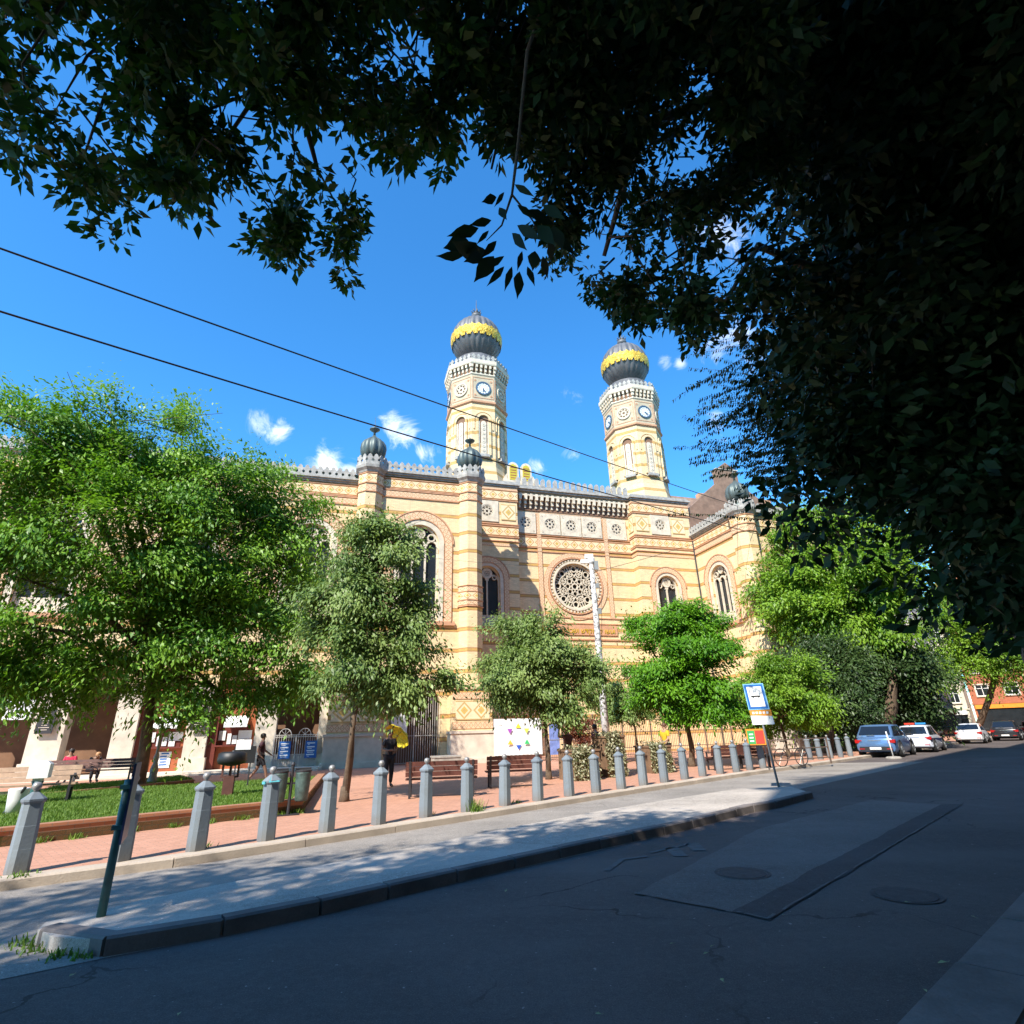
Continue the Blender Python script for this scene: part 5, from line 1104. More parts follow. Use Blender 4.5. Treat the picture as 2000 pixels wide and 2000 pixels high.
# iron fence on the plaza in front of the forecourt
def fence(name, x0, x1, y, h, label, step=.125, gaps=()):
    t_ = thing(name, label, 'fence', FL_(x0, y, .116), FROT); q = MB(); n = int((x1 - x0) / step); ln = x1 - x0
    for i in range(n + 1):
        x = i * step
        if i % 16 == 0: continue
        q.box(x - .011, x + .011, -.011, .011, .08, h - .02); q.box(x - .018, x + .018, -.006, .006, h - .02, h + .05)
    q.build('bars', M['ironbrown'], t_); q = MB()
    for z in (.16, .55, 1.45, h - .2): q.box(0, ln, -.018, .018, z - .02, z + .02)
    q.build('rails', M['ironbrown'], t_); q = MB()
    for i in range(0, n + 1, 16): x = i * step; q.box(x - .04, x + .04, -.04, .04, 0, h + .12); q.lathe((x, 0, h + .12), [(.05, 0), (.06, .04), (.02, .12)], 8)
    q.build('posts', M['ironbrown'], t_); return t_
M['ironbrown'] = simple('brown_iron_fence_paint', (.16, .11, .085), .6, .2)
fence('iron_fence', 1.7, 26, -2.0, 2.35, 'long tall iron bar fence in front of the synagogue forecourt')
t_ = thing('low_wall', 'pale low wall behind the iron fence, right of the trees', 'wall', FL_(19.5, -4.2, .116), FROT); q = MB(); q.box(0, 6.0, 0, .4, 0, 2.0); q.build('wall_face', M['lime'], t_); q = MB(); q.box(-.08, 6.08, -.08, .48, 2.002, 2.14); q.build('coping', M['stonestep'], t_)
# blue poster board and barrier behind the photographing woman
t_ = thing('display_board', 'blue and white poster board beside the banner tree', 'display board', G(1085, 1487, .12), FROT)
q = MB(); q.box(-.3, .3, -.02, .02, .35, 2.0); q.build('board', M['bluesoft'] if 'bluesoft' in M else M['paper'], t_)
M['bluesoft'] = simple('soft_blue_print', (.18, .25, .55), .5, .4, 3); t_.children[0].data.materials[0] = M['bluesoft']
q = MB(); q.box(-.3, -.26, -.03, .03, 0, .35); q.box(.26, .3, -.03, .03, 0, .35); q.box(-.35, 1.5, -.03, -.01, 1.12, 1.16); q.box(1.46, 1.5, -.03, -.01, 0, 1.16); q.build('frame', M['galv'], t_)
# tall white speckled camera mast
mp_ = Vector((4.28, 29.6, .116)); t_ = thing('camera_mast', 'tall white peeling lamp mast with a camera head, in front of the rose window', 'mast', mp_)
q = MB(); q.tube([(0, 0, 0), (0, 0, 4), (0, 0, 8), (-.02, 0, 10.1)], [.20, .17, .15, .11], 12); q.build('pole', M['mastwhite'] if 'mastwhite' in M else M['white'], t_, True)
m, t, b_, o = newmat('peeling_white_paint'); c = mixc(t, ramp(t, noise(t, 6, 6, .75), .5, .56), (.68, .67, .66), (.16, .15, .14)); t.links.new(c, b_.inputs['Base Color']); b_.inputs['Roughness'].default_value = .7; M['mastwhite'] = m; t_.children[0].data.materials[0] = m
q = MB(); q.lathe((-.02, 0, 10.05), [(.13, 0), (.2, .1), (.2, .3), (.12, .38)], 12); q.box(-.6, -.15, -.09, .09, 10.1, 10.3); q.box(-.35, .1, -.12, .12, 10.38, 10.6); q.build('camera_head', M['white'], t_)
q = MB(); q.box(.12, .34, -.12, .12, 9.7, 10.2); q.box(.1, .3, -.1, .1, 7.3, 7.6); q.box(.12, .28, -.1, .1, 8.7, 8.95); q.build('equipment_box', M['galv'], t_)
q = MB(); q.tube([(0, .1, 9.6), (.3, .15, 9.0), (.4, .1, 8.2), (.3, .1, 7.0), (.16, 0, 5.5)], .012, 5); q.build('cable', M['black'], t_)
# overhead cables
def cable(a, c, sag, r, label):
    q = MB(); a, c = Vector(a), Vector(c); q.tube([a.lerp(c, i / 24) - Vector((0, 0, sag * 4 * (i / 24) * (1 - i / 24))) for i in range(25)], r, 6)
    return tag(q.build('overhead_cable', M['black']), label, 'cable', 'overhead cables')
A_ = D(-250, 396, 14.5); B_ = D(1500, 1008, 52); cable(A_, B_, .15, .024, 'upper of the two thick black cables crossing the sky')
A_ = D(-250, 531, 14.5); B_ = D(1560, 1062, 52); cable(A_, B_, .35, .024, 'lower of the two thick black cables crossing the sky')
cable(mp_ + Vector((.1, 0, 9.6)), D(1480, 1018, 46), .2, .014, 'thin cable running from the white mast to the right wing')
cable(FL_(-3.5, -.1, 12.9), mp_ + Vector((0, 0, 9.75)), .1, .008, 'hair-thin cable from the left wing to the white mast')
# modern lamp post by the police cars
t_ = thing('street_lamp', 'tall slim grey lamp post behind the police cars', 'street lamp', G(1768, 1455, .12)); q = MB(); q.lathe((0, 0, 0), [(.14, 0), (.12, 1.2), (.07, 1.3), (.05, 6.5)], 12); q.tube([(0, 0, 6.4), (-.1, -.1, 6.9), (-.9, -.8, 7.1)], .04, 6); q.build('pole', M['galv'], t_, True)
q = MB(); q.loft([[(-1.5, -1.25, 7.02), (-1.4, -1.35, 7.02), (-.8, -.8, 7.1), (-.9, -.7, 7.1)], [(-1.5, -1.25, 7.1), (-1.4, -1.35, 7.1), (-.8, -.8, 7.2), (-.9, -.7, 7.2)]]); q.build('lamp_head', M['galv'], t_)
lantern('round-topped park lamp between the trees by the fence', G(1303, 1480, .12), 2.6, m='ironbrown')
# movable white post on a round foot
t_ = thing('marker_post', 'short thin white post on a round foot behind the blue police car', 'marker post', G(1746, 1482, 0)); q = MB(); q.lathe((0, 0, 0), [(.35, 0), (.35, .05), (.28, .10), (.06, .12)], 20); q.build('foot', M['concrete'], t_)
q = MB(); q.tube([(0, 0, .1), (-.06, 0, 1.25)], .03, 8); q.build('post', M['white'], t_, True)
# picnic style barrier and bicycle frames right of the bench
def rack(p, rz, ln, label):
    t_ = thing('railing', label, 'railing', p, rz); q = MB()
    for z in (.25, .65, 1.0): q.box(0, ln, -.02, .02, z - .02, z + .02)
    q.build('rail', M['ironbrown'], t_)
    for x in (0, ln / 2, ln): q = MB(); q.box(x - .025, x + .025, -.025, .025, 0, 1.02); q.build('post', M['ironbrown'], t_)
rack(G(1512, 1500, .12), FROT + R(12), 3.6, 'low brown metal railing right of the bus stop pole')
def bicycle(p, rz, label):
    t_ = thing('bicycle', label, 'bicycle', p, rz)
    for x in (-.52, .52):
        q = MB(); n = 20
        q.tube([(x + .33 * math.cos(2 * PI * i / n), 0, .34 + .33 * math.sin(2 * PI * i / n)) for i in range(n + 1)], .018, 6); wl = q.build('wheel', M['black'], t_)
        q = MB(); [q.tube([(x, 0, .34), (x + .32 * math.cos(PI * i / 6), 0, .34 + .32 * math.sin(PI * i / 6))], .004, 4) for i in range(12)]; q.build('spokes', M['galv'], wl)
    q = MB(); q.tube([(-.52, 0, .34), (-.12, 0, .30), (.36, 0, .78), (-.22, 0, .80), (-.12, 0, .30)], .018, 6); q.tube([(-.52, 0, .34), (-.22, 0, .80), (-.25, 0, .92)], .014, 6); q.tube([(.52, 0, .34), (.36, 0, .78), (.33, 0, 1.0)], .016, 6); q.build('frame', M['iron'], t_)
    q = MB(); q.tube([(.2, -.25, 1.02), (.33, 0, 1.0), (.2, .25, 1.02)], .012, 6); q.build('handlebar', M['iron'], t_); q = MB(); q.loft([[(-.38, -.07, .92), (-.38, .07, .92), (-.12, .02, .93), (-.12, -.02, .93)], [(-.38, -.07, .97), (-.38, .07, .97), (-.12, .02, .96), (-.12, -.02, .96)]]); q.build('saddle', M['black'], t_)
bicycle(G(1549, 1497, .12), R(20), 'dark bicycle leaning by the low brown railing')
# scattered fallen leaves on the shaded road
M['fallen'] = simple('pale_fallen_leaf', (.34, .33, .15), .7, .4, 8)
lp = None
for i, (x, y) in enumerate(((1390,1848),(1378,1862),(1530,1787),(1770,1762),(1312,1843),(1900,1790),(1808,1935),(1610,1890),(1168,2010-30),(1410,1914),(988,1740),(910,1700),(350,1980),(140,1905),(1840,1880),(580,1702),(757,1688),(1215,1560),(1695,1625))):
    if lp is None:
        q = MB(); q.face([(-.05, 0, .0), (0, -.028, .012), (.06, 0, .004), (0, .028, .014)]); q.tube([(.06, 0, .004), (.09, .01, .01)], .002, 4); lp = q.build('fallen_leaf', M['fallen']); o = lp
    else: o = lp.copy(); C.objects.link(o)
    o.location = G(x, y, .014); o.rotation_euler = (rr.uniform(-.2, .2), rr.uniform(-.2, .2), rr.uniform(0, 6)); s_ = rr.uniform(.25, .6); o.scale = (s_, s_, s_)
    tag(o, 'small pale fallen leaf lying on the asphalt', 'leaf', 'fallen leaves on the road')
# ------------------------------------------------------------ people
def skin(name, J, E_, rad, m, parent, root=0, sub=2):
    keys = list(J.keys()); ix = {k: i for i, k in enumerate(keys)}
    me = bpy.data.meshes.new(name); me.from_pydata([tuple(J[k]) for k in keys], [(ix[a], ix[c]) for a, c in E_], [])
    o = bpy.data.objects.new(name, me); C.objects.link(o)
    o.modifiers.new('s', 'SKIN')
    for i, k in enumerate(keys):
        sv = me.skin_vertices[0].data[i]; sv.radius = (rad[k], rad[k]) if not isinstance(rad[k], tuple) else rad[k]; sv.use_root = (i == root)
    md = o.modifiers.new('u', 'SUBSURF'); md.levels = sub; md.render_levels = sub
    dg = bpy.context.evaluated_depsgraph_get(); nm = bpy.data.meshes.new_from_object(o.evaluated_get(dg)); o.modifiers.clear(); o.data = nm; nm.name = name
    nm.materials.clear(); nm.materials.append(m); nm.polygons.foreach_set('use_smooth', [True] * len(nm.polygons)); o.parent = parent
    return o
SKINC = simple('skin', (.42, .25, .17), .6, .08)
BASE = dict(pel=(0, 0, .95), sp=(0, 0, 1.14), ch=(0, 0, 1.34), nk=(0, .0, 1.50), hd=(0, -.015, 1.62), ht=(0, -.01, 1.70),
            sl=(-.17, 0, 1.42), el=(-.24, .02, 1.15), wl=(-.26, -.06, .92), hl=(-.26, -.09, .84), sr=(.17, 0, 1.42), er=(.24, .02, 1.15), wr=(.26, -.06, .92), hr=(.26, -.09, .84),
            pl=(-.09, 0, .90), kl=(-.10, -.02, .50), al=(-.10, .03, .09), tl=(-.11, -.13, .035), pr=(.09, 0, .90), kr=(.10, -.02, .50), ar=(.10, .03, .09), tr=(.11, -.13, .035))
RAD = dict(pel=.125, sp=.115, ch=.135, nk=.055, hd=.085, ht=.07, sl=.07, el=.046, wl=.030, hl=.036, sr=.07, er=.046, wr=.030, hr=.036, pl=.095, kl=.062, al=.040, tl=.036, pr=.095, kr=.062, ar=.040, tr=.036)
EDG = [('pel', 'sp'), ('sp', 'ch'), ('ch', 'nk'), ('nk', 'hd'), ('hd', 'ht'), ('ch', 'sl'), ('sl', 'el'), ('el', 'wl'), ('wl', 'hl'), ('ch', 'sr'), ('sr', 'er'), ('er', 'wr'), ('wr', 'hr'),
       ('pel', 'pl'), ('pl', 'kl'), ('kl', 'al'), ('al', 'tl'), ('pel', 'pr'), ('pr', 'kr'), ('kr', 'ar'), ('ar', 'tr')]
def person(label, loc, rz, shirt, legs, hair=(.03, .02, .015), pose={}, short=False, sleeves=True, hairlen=.0, s=1.0, skinm=None):
    t_ = thing('person', label, 'person', loc, rz, 'people on the square'); t_.scale = (s, s, s); skinm = skinm or SKINC
    J = dict(BASE); J.update(pose); J = {k: Vector(v) for k, v in J.items()}; rad = dict(RAD); E2 = list(EDG)
    for sd_ in 'lr':                                   # five unequal fingers on each hand
        d = (J['h' + sd_] - J['w' + sd_]).normalized(); sdv = d.cross(Vector((0, 1, .2))).normalized()
        for i, (o_, ln) in enumerate(((-1.5, .055), (-.5, .075), (.4, .08), (1.2, .072), (2.0, .055))):
            k = 'f%s%d' % (sd_, i); J[k + 'a'] = J['h' + sd_] + sdv * .016 * o_ + d * .02; J[k + 'b'] = J[k + 'a'] + d * ln + Vector((0, -.012, 0))
            rad[k + 'a'] = .010; rad[k + 'b'] = .008; E2 += [('h' + sd_, k + 'a'), (k + 'a', k + 'b')]
    skin('body', J, E2, rad, skinm, t_)
    def sub(name, keys, edges, grow, m, over={}):
        JJ = {k: over.get(k, J[k]) for k in keys}; return skin(name, JJ, edges, {k: rad.get(k, .05) + grow for k in keys}, m, t_)
    sk = ['sp', 'pel', 'ch', 'sl', 'sr'] + (['xl', 'xr'] if sleeves else []); J['xl'] = J['sl'].lerp(J['el'], .75); J['xr'] = J['sr'].lerp(J['er'], .75); rad['xl'] = rad['xr'] = .05
    nb = J['ch'].lerp(J['nk'], .55); J['nb'] = nb; rad['nb'] = .07
    ed = [('pel', 'sp'), ('sp', 'ch'), ('ch', 'sl'), ('ch', 'sr'), ('ch', 'nb')] + ([('sl', 'xl'), ('sr', 'xr')] if sleeves else [])
    sub('shirt', sk + ['nb'], ed, .014, shirt)
    f = .7 if short else .96; J['yl'] = J['kl'] if not short else J['pl'].lerp(J['kl'], .85); J['yr'] = J['kr'] if not short else J['pr'].lerp(J['kr'], .85); rad['yl'] = rad['yr'] = .068
    ks = ['pel', 'pl', 'pr', 'yl', 'yr']; ed = [('pel', 'pl'), ('pel', 'pr'), ('pl', 'yl'), ('pr', 'yr')]
    if not short: J['zl'] = J['kl'].lerp(J['al'], .92); J['zr'] = J['kr'].lerp(J['ar'], .92); rad['zl'] = rad['zr'] = .048; ks += ['zl', 'zr']; ed += [('yl', 'zl'), ('yr', 'zr')]
    sub('trousers', ks, ed, .012, legs)
    for sd_ in 'lr': sub('shoe', ['a' + sd_, 't' + sd_], [('a' + sd_, 't' + sd_)], .010, M['black'])
    hc = simple('hair', hair, .6, .2); q = MB(); h = J['hd']; up = (J['ht'] - J['hd']).normalized()
    q.lathe((h.x, h.y + .022, h.z - .03 - hairlen), [(.070, 0), (.100, .04 + hairlen * .5), (.105, .10 + hairlen), (.085, .155 + hairlen), (.04, .18 + hairlen), (.005, .185 + hairlen)], 12); q.build('hair', hc, t_, True)
    q = MB(); q.loft([[(h.x - .014, h.y - .088, h.z - .01), (h.x + .014, h.y - .088, h.z - .01), (h.x + .006, h.y - .095, h.z + .04), (h.x - .006, h.y - .095, h.z + .04)], [(h.x - .01, h.y - .112, h.z - .008), (h.x + .01, h.y - .112, h.z - .008), (h.x + .004, h.y - .1, h.z + .035), (h.x - .004, h.y - .1, h.z + .035)]]); q.build('nose', skinm, t_)
    for e in (-1, 1):
        q = MB(); q.lathe((h.x + e * .032, h.y - .088, h.z + .028), [(.004, -.006), (.009, 0), (.004, .006)], 8); q.build('eye', M['black'], t_, True)
        q = MB(); q.lathe((h.x + e * .092, h.y, h.z - .02), [(.006, -.02), (.012, 0), (.012, .03), (.004, .05)], 8); q.build('ear', skinm, t_, True)
    q = MB(); q.box(h.x - .022, h.x + .022, h.y - .094, h.y - .085, h.z - .045, h.z - .037); q.build('mouth', M['kiosk'], t_)
    return t_
def cl(n, c): return simple(n, c, .85, .15, 8)
dark = cl('black_cloth', (.02, .02, .025)); darksk = simple('tanned_skin', (.22, .12, .08), .6, .08)
person('person in dark top and black shorts walking to the right past the ticket kiosk', G(503, 1531, .12), FROT + R(95), cl('maroon_dark_shirt', (.06, .02, .03)), dark, short=True, s=1.02, skinm=darksk,
       pose=dict(kl=(-.10, -.20, .52), al=(-.10, -.30, .12), tl=(-.11, -.46, .06), kr=(.10, .10, .50), ar=(.10, .36, .16), tr=(.11, .24, .04), el=(-.25, .14, 1.17), wl=(-.26, .02, .98), hl=(-.26, -.04, .92), er=(.24, -.10, 1.16), wr=(.26, -.30, 1.02), hr=(.26, -.37, .97)))
um = G(757, 1538, .12)
person('person in black clothes standing under a yellow umbrella, hands held in front', um, FROT + R(20), dark, dark, s=1.0, skinm=darksk,
       pose=dict(el=(-.25, .0, 1.16), wl=(-.14, -.22, 1.12), hl=(-.08, -.27, 1.12), er=(.25, 0, 1.16), wr=(.14, -.22, 1.08), hr=(.08, -.27, 1.08)))
t_ = thing('umbrella', 'open yellow umbrella tilted behind the head of the person in black', 'umbrella', um + Vector((.05, .12, 1.36)), 0)
axis = Vector((.42, .62, .62)).normalized(); qm = axis.to_track_quat('Z', 'Y').to_matrix().to_4x4(); q = MB(); q.M = qm; n = 16
prof = [(.50, .28), (.42, .37), (.30, .44), (.15, .49), (.02, .51)]; rings = []
for k, (r_, z_) in enumerate(prof): rings.append([((r_ * (1 - (.08 if i % 2 else 0))) * math.cos(2 * PI * i / n), (r_ * (1 - (.08 if i % 2 else 0))) * math.sin(2 * PI * i / n), z_ - (.02 if i % 2 else 0)) for i in range(n)])
q.loft(rings, 0, cap=False); q.loft([[(x * .99, y * .99, z - .008) for x, y, z in r_] for r_ in rings], 0, cap=False); q.build('canopy', M['yellow'], t_)
q = MB(); q.M = qm; q.tube([(0, 0, -.3), (0, 0, .56)], .008, 6); q.build('stick', M['iron'], t_)
q = MB(); q.M = qm; [q.tube([(0, 0, .30), (.48 * math.cos(PI * i / 4), .48 * math.sin(PI * i / 4), .27)], .004, 4) for i in range(8)]; q.build('ribs', M['iron'], t_)
person('person in a brown top raising both arms to take a photo, seen from behind', G(1113, 1518, .12), FROT + R(200), cl('brown_top', (.20, .07, .06)), cl('brown_skirt', (.18, .07, .06)), hair=(.22, .10, .04), s=.97,
       pose=dict(el=(-.26, -.22, 1.40), wl=(-.10, -.36, 1.62), hl=(-.06, -.38, 1.70), er=(.26, -.22, 1.40), wr=(.10, -.36, 1.62), hr=(.06, -.38, 1.70)))
person('person in a dark jacket and trousers beside the tall ivy planter', G(1168, 1508, .12), FROT + R(100), cl('maroon_jacket', (.14, .04, .05)), dark, s=1.02, pose=dict(er=(.24, -.05, 1.16), wr=(.24, -.26, 1.08), hr=(.22, -.33, 1.06)))
person('person in a yellow patterned top and dark shorts walking left by the ivy planter', G(1307, 1504, .12), FROT + R(-75), cl('yellow_patterned_top', (.62, .40, .02)), dark, short=True, hair=(.10, .04, .02), s=1.0,
       pose=dict(kl=(-.10, -.14, .51), al=(-.10, -.16, .12), tl=(-.11, -.32, .05), kr=(.10, .06, .50), ar=(.10, .26, .14), tr=(.11, .14, .04), er=(.22, -.06, 1.16), wr=(.20, -.28, 1.06), hr=(.18, -.35, 1.04)))
SIT = dict(pel=(0, 0, .55), sp=(0, -.02, .74), ch=(0, -.08, .93), nk=(0, -.12, 1.08), hd=(0, -.15, 1.20), ht=(0, -.15, 1.28), sl=(-.17, -.08, 1.0), el=(-.24, -.12, .76), wl=(-.16, -.32, .68), hl=(-.12, -.38, .66), sr=(.17, -.08, 1.0), er=(.24, -.12, .76), wr=(.16, -.32, .68), hr=(.12, -.38, .66),
           pl=(-.09, -.05, .54), kl=(-.11, -.45, .52), al=(-.11, -.45, .10), tl=(-.12, -.60, .04), pr=(.09, -.05, .54), kr=(.11, -.45, .52), ar=(.11, -.45, .10), tr=(.12, -.60, .04))
person('person in a bright pink-red top sitting on the long dark bench at the left', G(128, 1530, .15), FROT, cl('pink_red_top', (.62, .03, .09)), dark, pose=SIT, hair=(.02, .012, .01), s=1.05)
LN = dict(SIT); LN.update(sp=(0, -.08, .70), ch=(0, -.25, .85), nk=(0, -.36, .96), hd=(0, -.45, 1.03), ht=(0, -.50, 1.09), sl=(-.17, -.25, .92), sr=(.17, -.25, .92), el=(-.2, -.42, .72), er=(.2, -.42, .72), wl=(-.12, -.58, .60), wr=(.12, -.58, .60), hl=(-.08, -.62, .52), hr=(.08, -.62, .52))
person('fair-haired person in dark clothes leaning forward on the long dark bench', G(172, 1528, .15), FROT + R(38), dark, dark, pose=LN, hair=(.50, .26, .12), s=1.05)

# ------------------------------------------------------------ cars
def paint(name, c, metal=.15): 
    m = simple(name, c, .28, .03, 2, metal=metal); m.node_tree.nodes['Principled BSDF'].inputs['Coat Weight'].default_value = .6; return m
M['tyre'] = simple('tyre_rubber', (.018, .018, .018), .85, .2); M['rim'] = simple('wheel_rim', (.35, .36, .37), .35, .1, metal=.8)
M['cglass'] = simple('car_glass', (.012, .016, .022), .06, .1, 1, spec=.7); M['tail'] = simple('tail_light_red', (.40, .01, .01), .25, .1, 5); M['chrome'] = simple('dull_chrome', (.55, .56, .58), .25, .1, metal=.9)
M['trim'] = simple('black_plastic_trim', (.02, .02, .022), .6, .1)
def car(label, loc, rz, body, kind='sedan', stripe=None, bar=False, sc_=1.0):
    """x = forward. loc is the middle of the car on the road"""
    t_ = thing('parked_car', label, 'car', loc, rz, 'cars parked along the kerb'); t_.scale = (sc_,) * 3
    if kind == 'suv': Lh, W, hb, hr = 2.25, .94, 1.00, 1.56; roof = [(-2.05, -.3), (-1.40, .97), (.25, 1), (1.10, 0)]
    elif kind == 'hatch': Lh, W, hb, hr = 2.05, .88, .92, 1.47; roof = [(-1.85, -.2), (-1.5, .95), (.25, 1), (1.0, 0)]
    else: Lh, W, hb, hr = 2.35, .90, .94, 1.44; roof = [(-1.75, 0), (-1.0, .97), (.2, 1), (1.1, 0)]
    st = [(-Lh, .42, .80, .78, .80), (-Lh + .06, .30, .90, .90, .92), (-Lh + .35, .24, hb + .0, .97, .98), (-1.0, .20, hb, 1, 1), (0, .20, hb - .01, 1, 1), (1.0, .20, hb - .03, 1, 1), (1.5, .22, hb - .10, .97, .98), (Lh - .25, .26, hb - .24, .90, .93), (Lh - .03, .36, .62, .78, .82)]
    q = MB(); rings = []
    for x, zb, zt, wt, wm in st:
        zm = (zb + zt) / 2; w = W
        rings.append([(x, -w * wm * .92, zb), (x, -w * wm, zb + .12), (x, -w * wm * 1.0, zm), (x, -w * wt * .985, zt - .10), (x, -w * wt * .90, zt), (x, w * wt * .90, zt), (x, w * wt * .985, zt - .10), (x, w * wm, zm), (x, w * wm, zb + .12), (x, w * wm * .92, zb)])
    q.loft(rings); bo = q.build('body', body, t_, True)
    bo.data.set_sharp_from_angle(angle=R(35)) if hasattr(bo.data, 'set_sharp_from_angle') else None
    zr = lambda f: hb - .02 + (hr - hb + .02) * f; q = MB(); rings = []
    for x, f in ((roof[0][0], 0.0),) + tuple((x, max(f, 0)) for x, f in roof[1:]):
        z = zr(f) if f > 0 else hb - .03; wd = W * (.90 - .17 * (1 if f > .5 else 0)); rings.append([(x, -W * .88, hb - .04), (x, -wd, z), (x, -wd * .6, z + (.03 if f > .5 else 0)), (x, wd * .6, z + (.03 if f > .5 else 0)), (x, wd, z), (x, W * .88, hb - .04)])
    q.loft(rings); q.build('cabin', body, t_, True)
    # windows: proud panes
    x0, x1, x2, x3 = roof[0][0], roof[1][0], roof[2][0], roof[3][0]; zt = zr(1) - .03; q = MB(); wb, wt = W * .80, W * .66
    def pane(a, bq, h0, h1, off):
        p = lambda x, z: z
        f = lambda u: (a[0] + (bq[0] - a[0]) * u, a[1] + (bq[1] - a[1]) * u); A, B = f(h0), f(h1); w0 = wb + (wt - wb) * h0; w1 = wb + (wt - wb) * h1
        return [(A[0] + off, -w0, A[1] + .02), (A[0] + off, w0, A[1] + .02), (B[0] + off, w1, B[1] + .02), (B[0] + off, -w1, B[1] + .02)]
    q.face(list(reversed(pane((x0, hb - .03), (x1, zr(roof[1][1])), .18, .88, -.025)))); q.build('rear_window', M['cglass'], t_)
    q = MB(); q.face(pane((x3, hb - .03), (x2, zr(1)), .12, .92, .03)); q.build('windscreen', M['cglass'], t_)
    for s_ in (-1, 1):
        q = MB()
        for xa, xb, xc, xd in ((x0 + .42, -.32, -.32, x1 + .18), (-.24, x3 - .38, x2 - .1, -.24)):
            pts = [(xa, s_ * (W * .885 + .004), hb + .02), (xb, s_ * (W * .885 + .004), hb + .02), (xc, s_ * (W * .742 + .006), zt - .04), (xd, s_ * (W * .742 + .006), zt - .04)]
            q.face(pts if s_ < 0 else list(reversed(pts)))
        q.build('side_window', M['cglass'], t_)
        q = MB(); y = s_ * W * .80; q.loft([[(-Lh + .0, y - .17, .70), (-Lh - .0, y + .15, .70), (-Lh - .0, y + .15, .86), (-Lh, y - .17, .84)], [(-Lh + .22, y - .17, .70), (-Lh + .32, y + .19 * s_ * s_, .70), (-Lh + .32, y + .17, .88), (-Lh + .22, y - .17, .86)]]); q.build('tail_light', M['tail'], t_)
        q = MB(); q.loft([[(Lh - .32, y - .12, .56), (Lh - .32, y + .12, .56), (Lh - .32, y + .12, .70), (Lh - .32, y - .12, .70)], [(Lh - .08, y - .12, .56), (Lh - .2, y + .10, .56), (Lh - .2, y + .10, .68), (Lh - .08, y - .12, .68)]]); q.build('headlight', M['white'], t_)
        q = MB(); q.loft([[(.72, s_ * W * .93, .98), (.86, s_ * W * .93, .98), (.86, s_ * W * .93, 1.08), (.72, s_ * W * .93, 1.08)], [(.74, s_ * (W + .2), 1.0), (.84, s_ * (W + .2), 1.0), (.84, s_ * (W + .2), 1.12), (.74, s_ * (W + .2), 1.12)]]); q.build('wing_mirror', M['trim'], t_)
        for x in (-1.38, 1.36):
            r_ = .34 if kind != 'suv' else .37; q = MB(); n = 22
            prof = [(r_ * .62, -.115), (r_ * .95, -.11), (r_, -.07), (r_, .07), (r_ * .95, .11), (r_ * .62, .115)]
            q.loft([[(x + a * math.cos(2 * PI * i / n), s_ * (W - .06) + b_, r_ + a * math.sin(2 * PI * i / n)) for i in range(n)] for a, b_ in prof], 0, cap=True); wl = q.build('wheel', M['tyre'], t_, True)
            q = MB(); y = s_ * (W + .058)
            for k in range(7): a = 2 * PI * k / 7; q.bar(x, r_, x + r_ * .6 * math.cos(a), r_ + r_ * .6 * math.sin(a), .05, y - .01, y + .01)
            q.ring(x, r_, r_ * .55, r_ * .66, y - .012, y + .012, n=20); q.ring(x, r_, 0, .05, y - .014, y + .014, n=10); q.build('rim', M['rim'], wl)
            q = MB(); q.ring(x, r_, r_ + .03, r_ + .09, s_ * (W + .002) - .02, s_ * (W + .002) + .012, a0=0, a1=PI, n=14); q.build('wheel_arch', M['trim'], t_)
    q = MB(); q.loft([[(-Lh - .06, -.70, .34), (-Lh - .06, .70, .34), (-Lh - .06, .70, .52), (-Lh - .06, -.70, .52)], [(-Lh + .2, -.86, .32), (-Lh + .2, .86, .32), (-Lh + .2, .86, .56), (-Lh + .2, -.86, .56)]]); q.build('bumper', M['trim'] if kind == 'suv' else body, t_)
    q = MB(); q.box(-Lh - .075, -Lh - .062, -.26, .26, .39, .50) if kind != 'sedan' else q.box(-Lh - .02, -Lh - .005, -.26, .26, .60, .71); q.build('number_plate', M['white'], t_)
    q = MB(); q.box(-Lh - .068, -Lh - .05, -.75, -.5, .40, .44); q.box(-Lh - .068, -Lh - .05, .5, .75, .40, .44); q.build('reflector', M['tail'], t_)
    if kind != 'sedan': q = MB(); q.box(x0 - .02, x0 + .05, -.02, .35, hb + .06, hb + .08); q.box(-Lh - .01, -Lh + .05, -.3, .3, .80, .83); q.build('tailgate_trim', M['chrome'], t_)
    if stripe:
        q = MB()
        for s_ in (-1, 1):
            y = s_ * (W + .003); p_ = [(-1.9, y * .985, .46), (1.4, y, .46), (1.4, y, .72), (-1.9, y * .985, .78)]; q.face(p_ if s_ < 0 else list(reversed(p_)))
        q.build('side_stripe', stripe, t_)
    if bar:
        for a, c_, m_ in ((-.55, -.02, M['bluelamp']), (.02, .55, M['redlamp'])):
            q = MB(); q.box(-.62, -.38, a, c_, hr + .05, hr + .15); q.build('light_bar', m_, t_)
        q = MB(); q.box(-.60, -.40, -.5, .5, hr + .0, hr + .05); q.build('bar_mount', M['trim'], t_)
    return t_
M['bluelamp'] = simple('blue_lamp_lens', (.03, .22, .50), .2, .05); M['redlamp'] = simple('red_lamp_lens', (.50, .05, .03), .2, .05)
pb = paint('pale_blue_car_paint', (.11, .21, .40), .3); wt_ = paint('white_car_paint', (.70, .71, .73), 0); dkc = paint('dark_grey_car_paint', (.03, .03, .035)); bls = paint('dark_blue_stripe', (.015, .04, .18))
def carat(px, py, off=2.25, p_=0, **k):        # rear bumper middle seen at the pixel
    g = G(px, py, 0); return g + Vector((SX, SY, 0)) * off
RZ = ROT_STREET + R(2)
car('blue police off-roader with dark windows, nearest of the parked cars', carat(1712, 1480), RZ, pb, 'suv', bls)
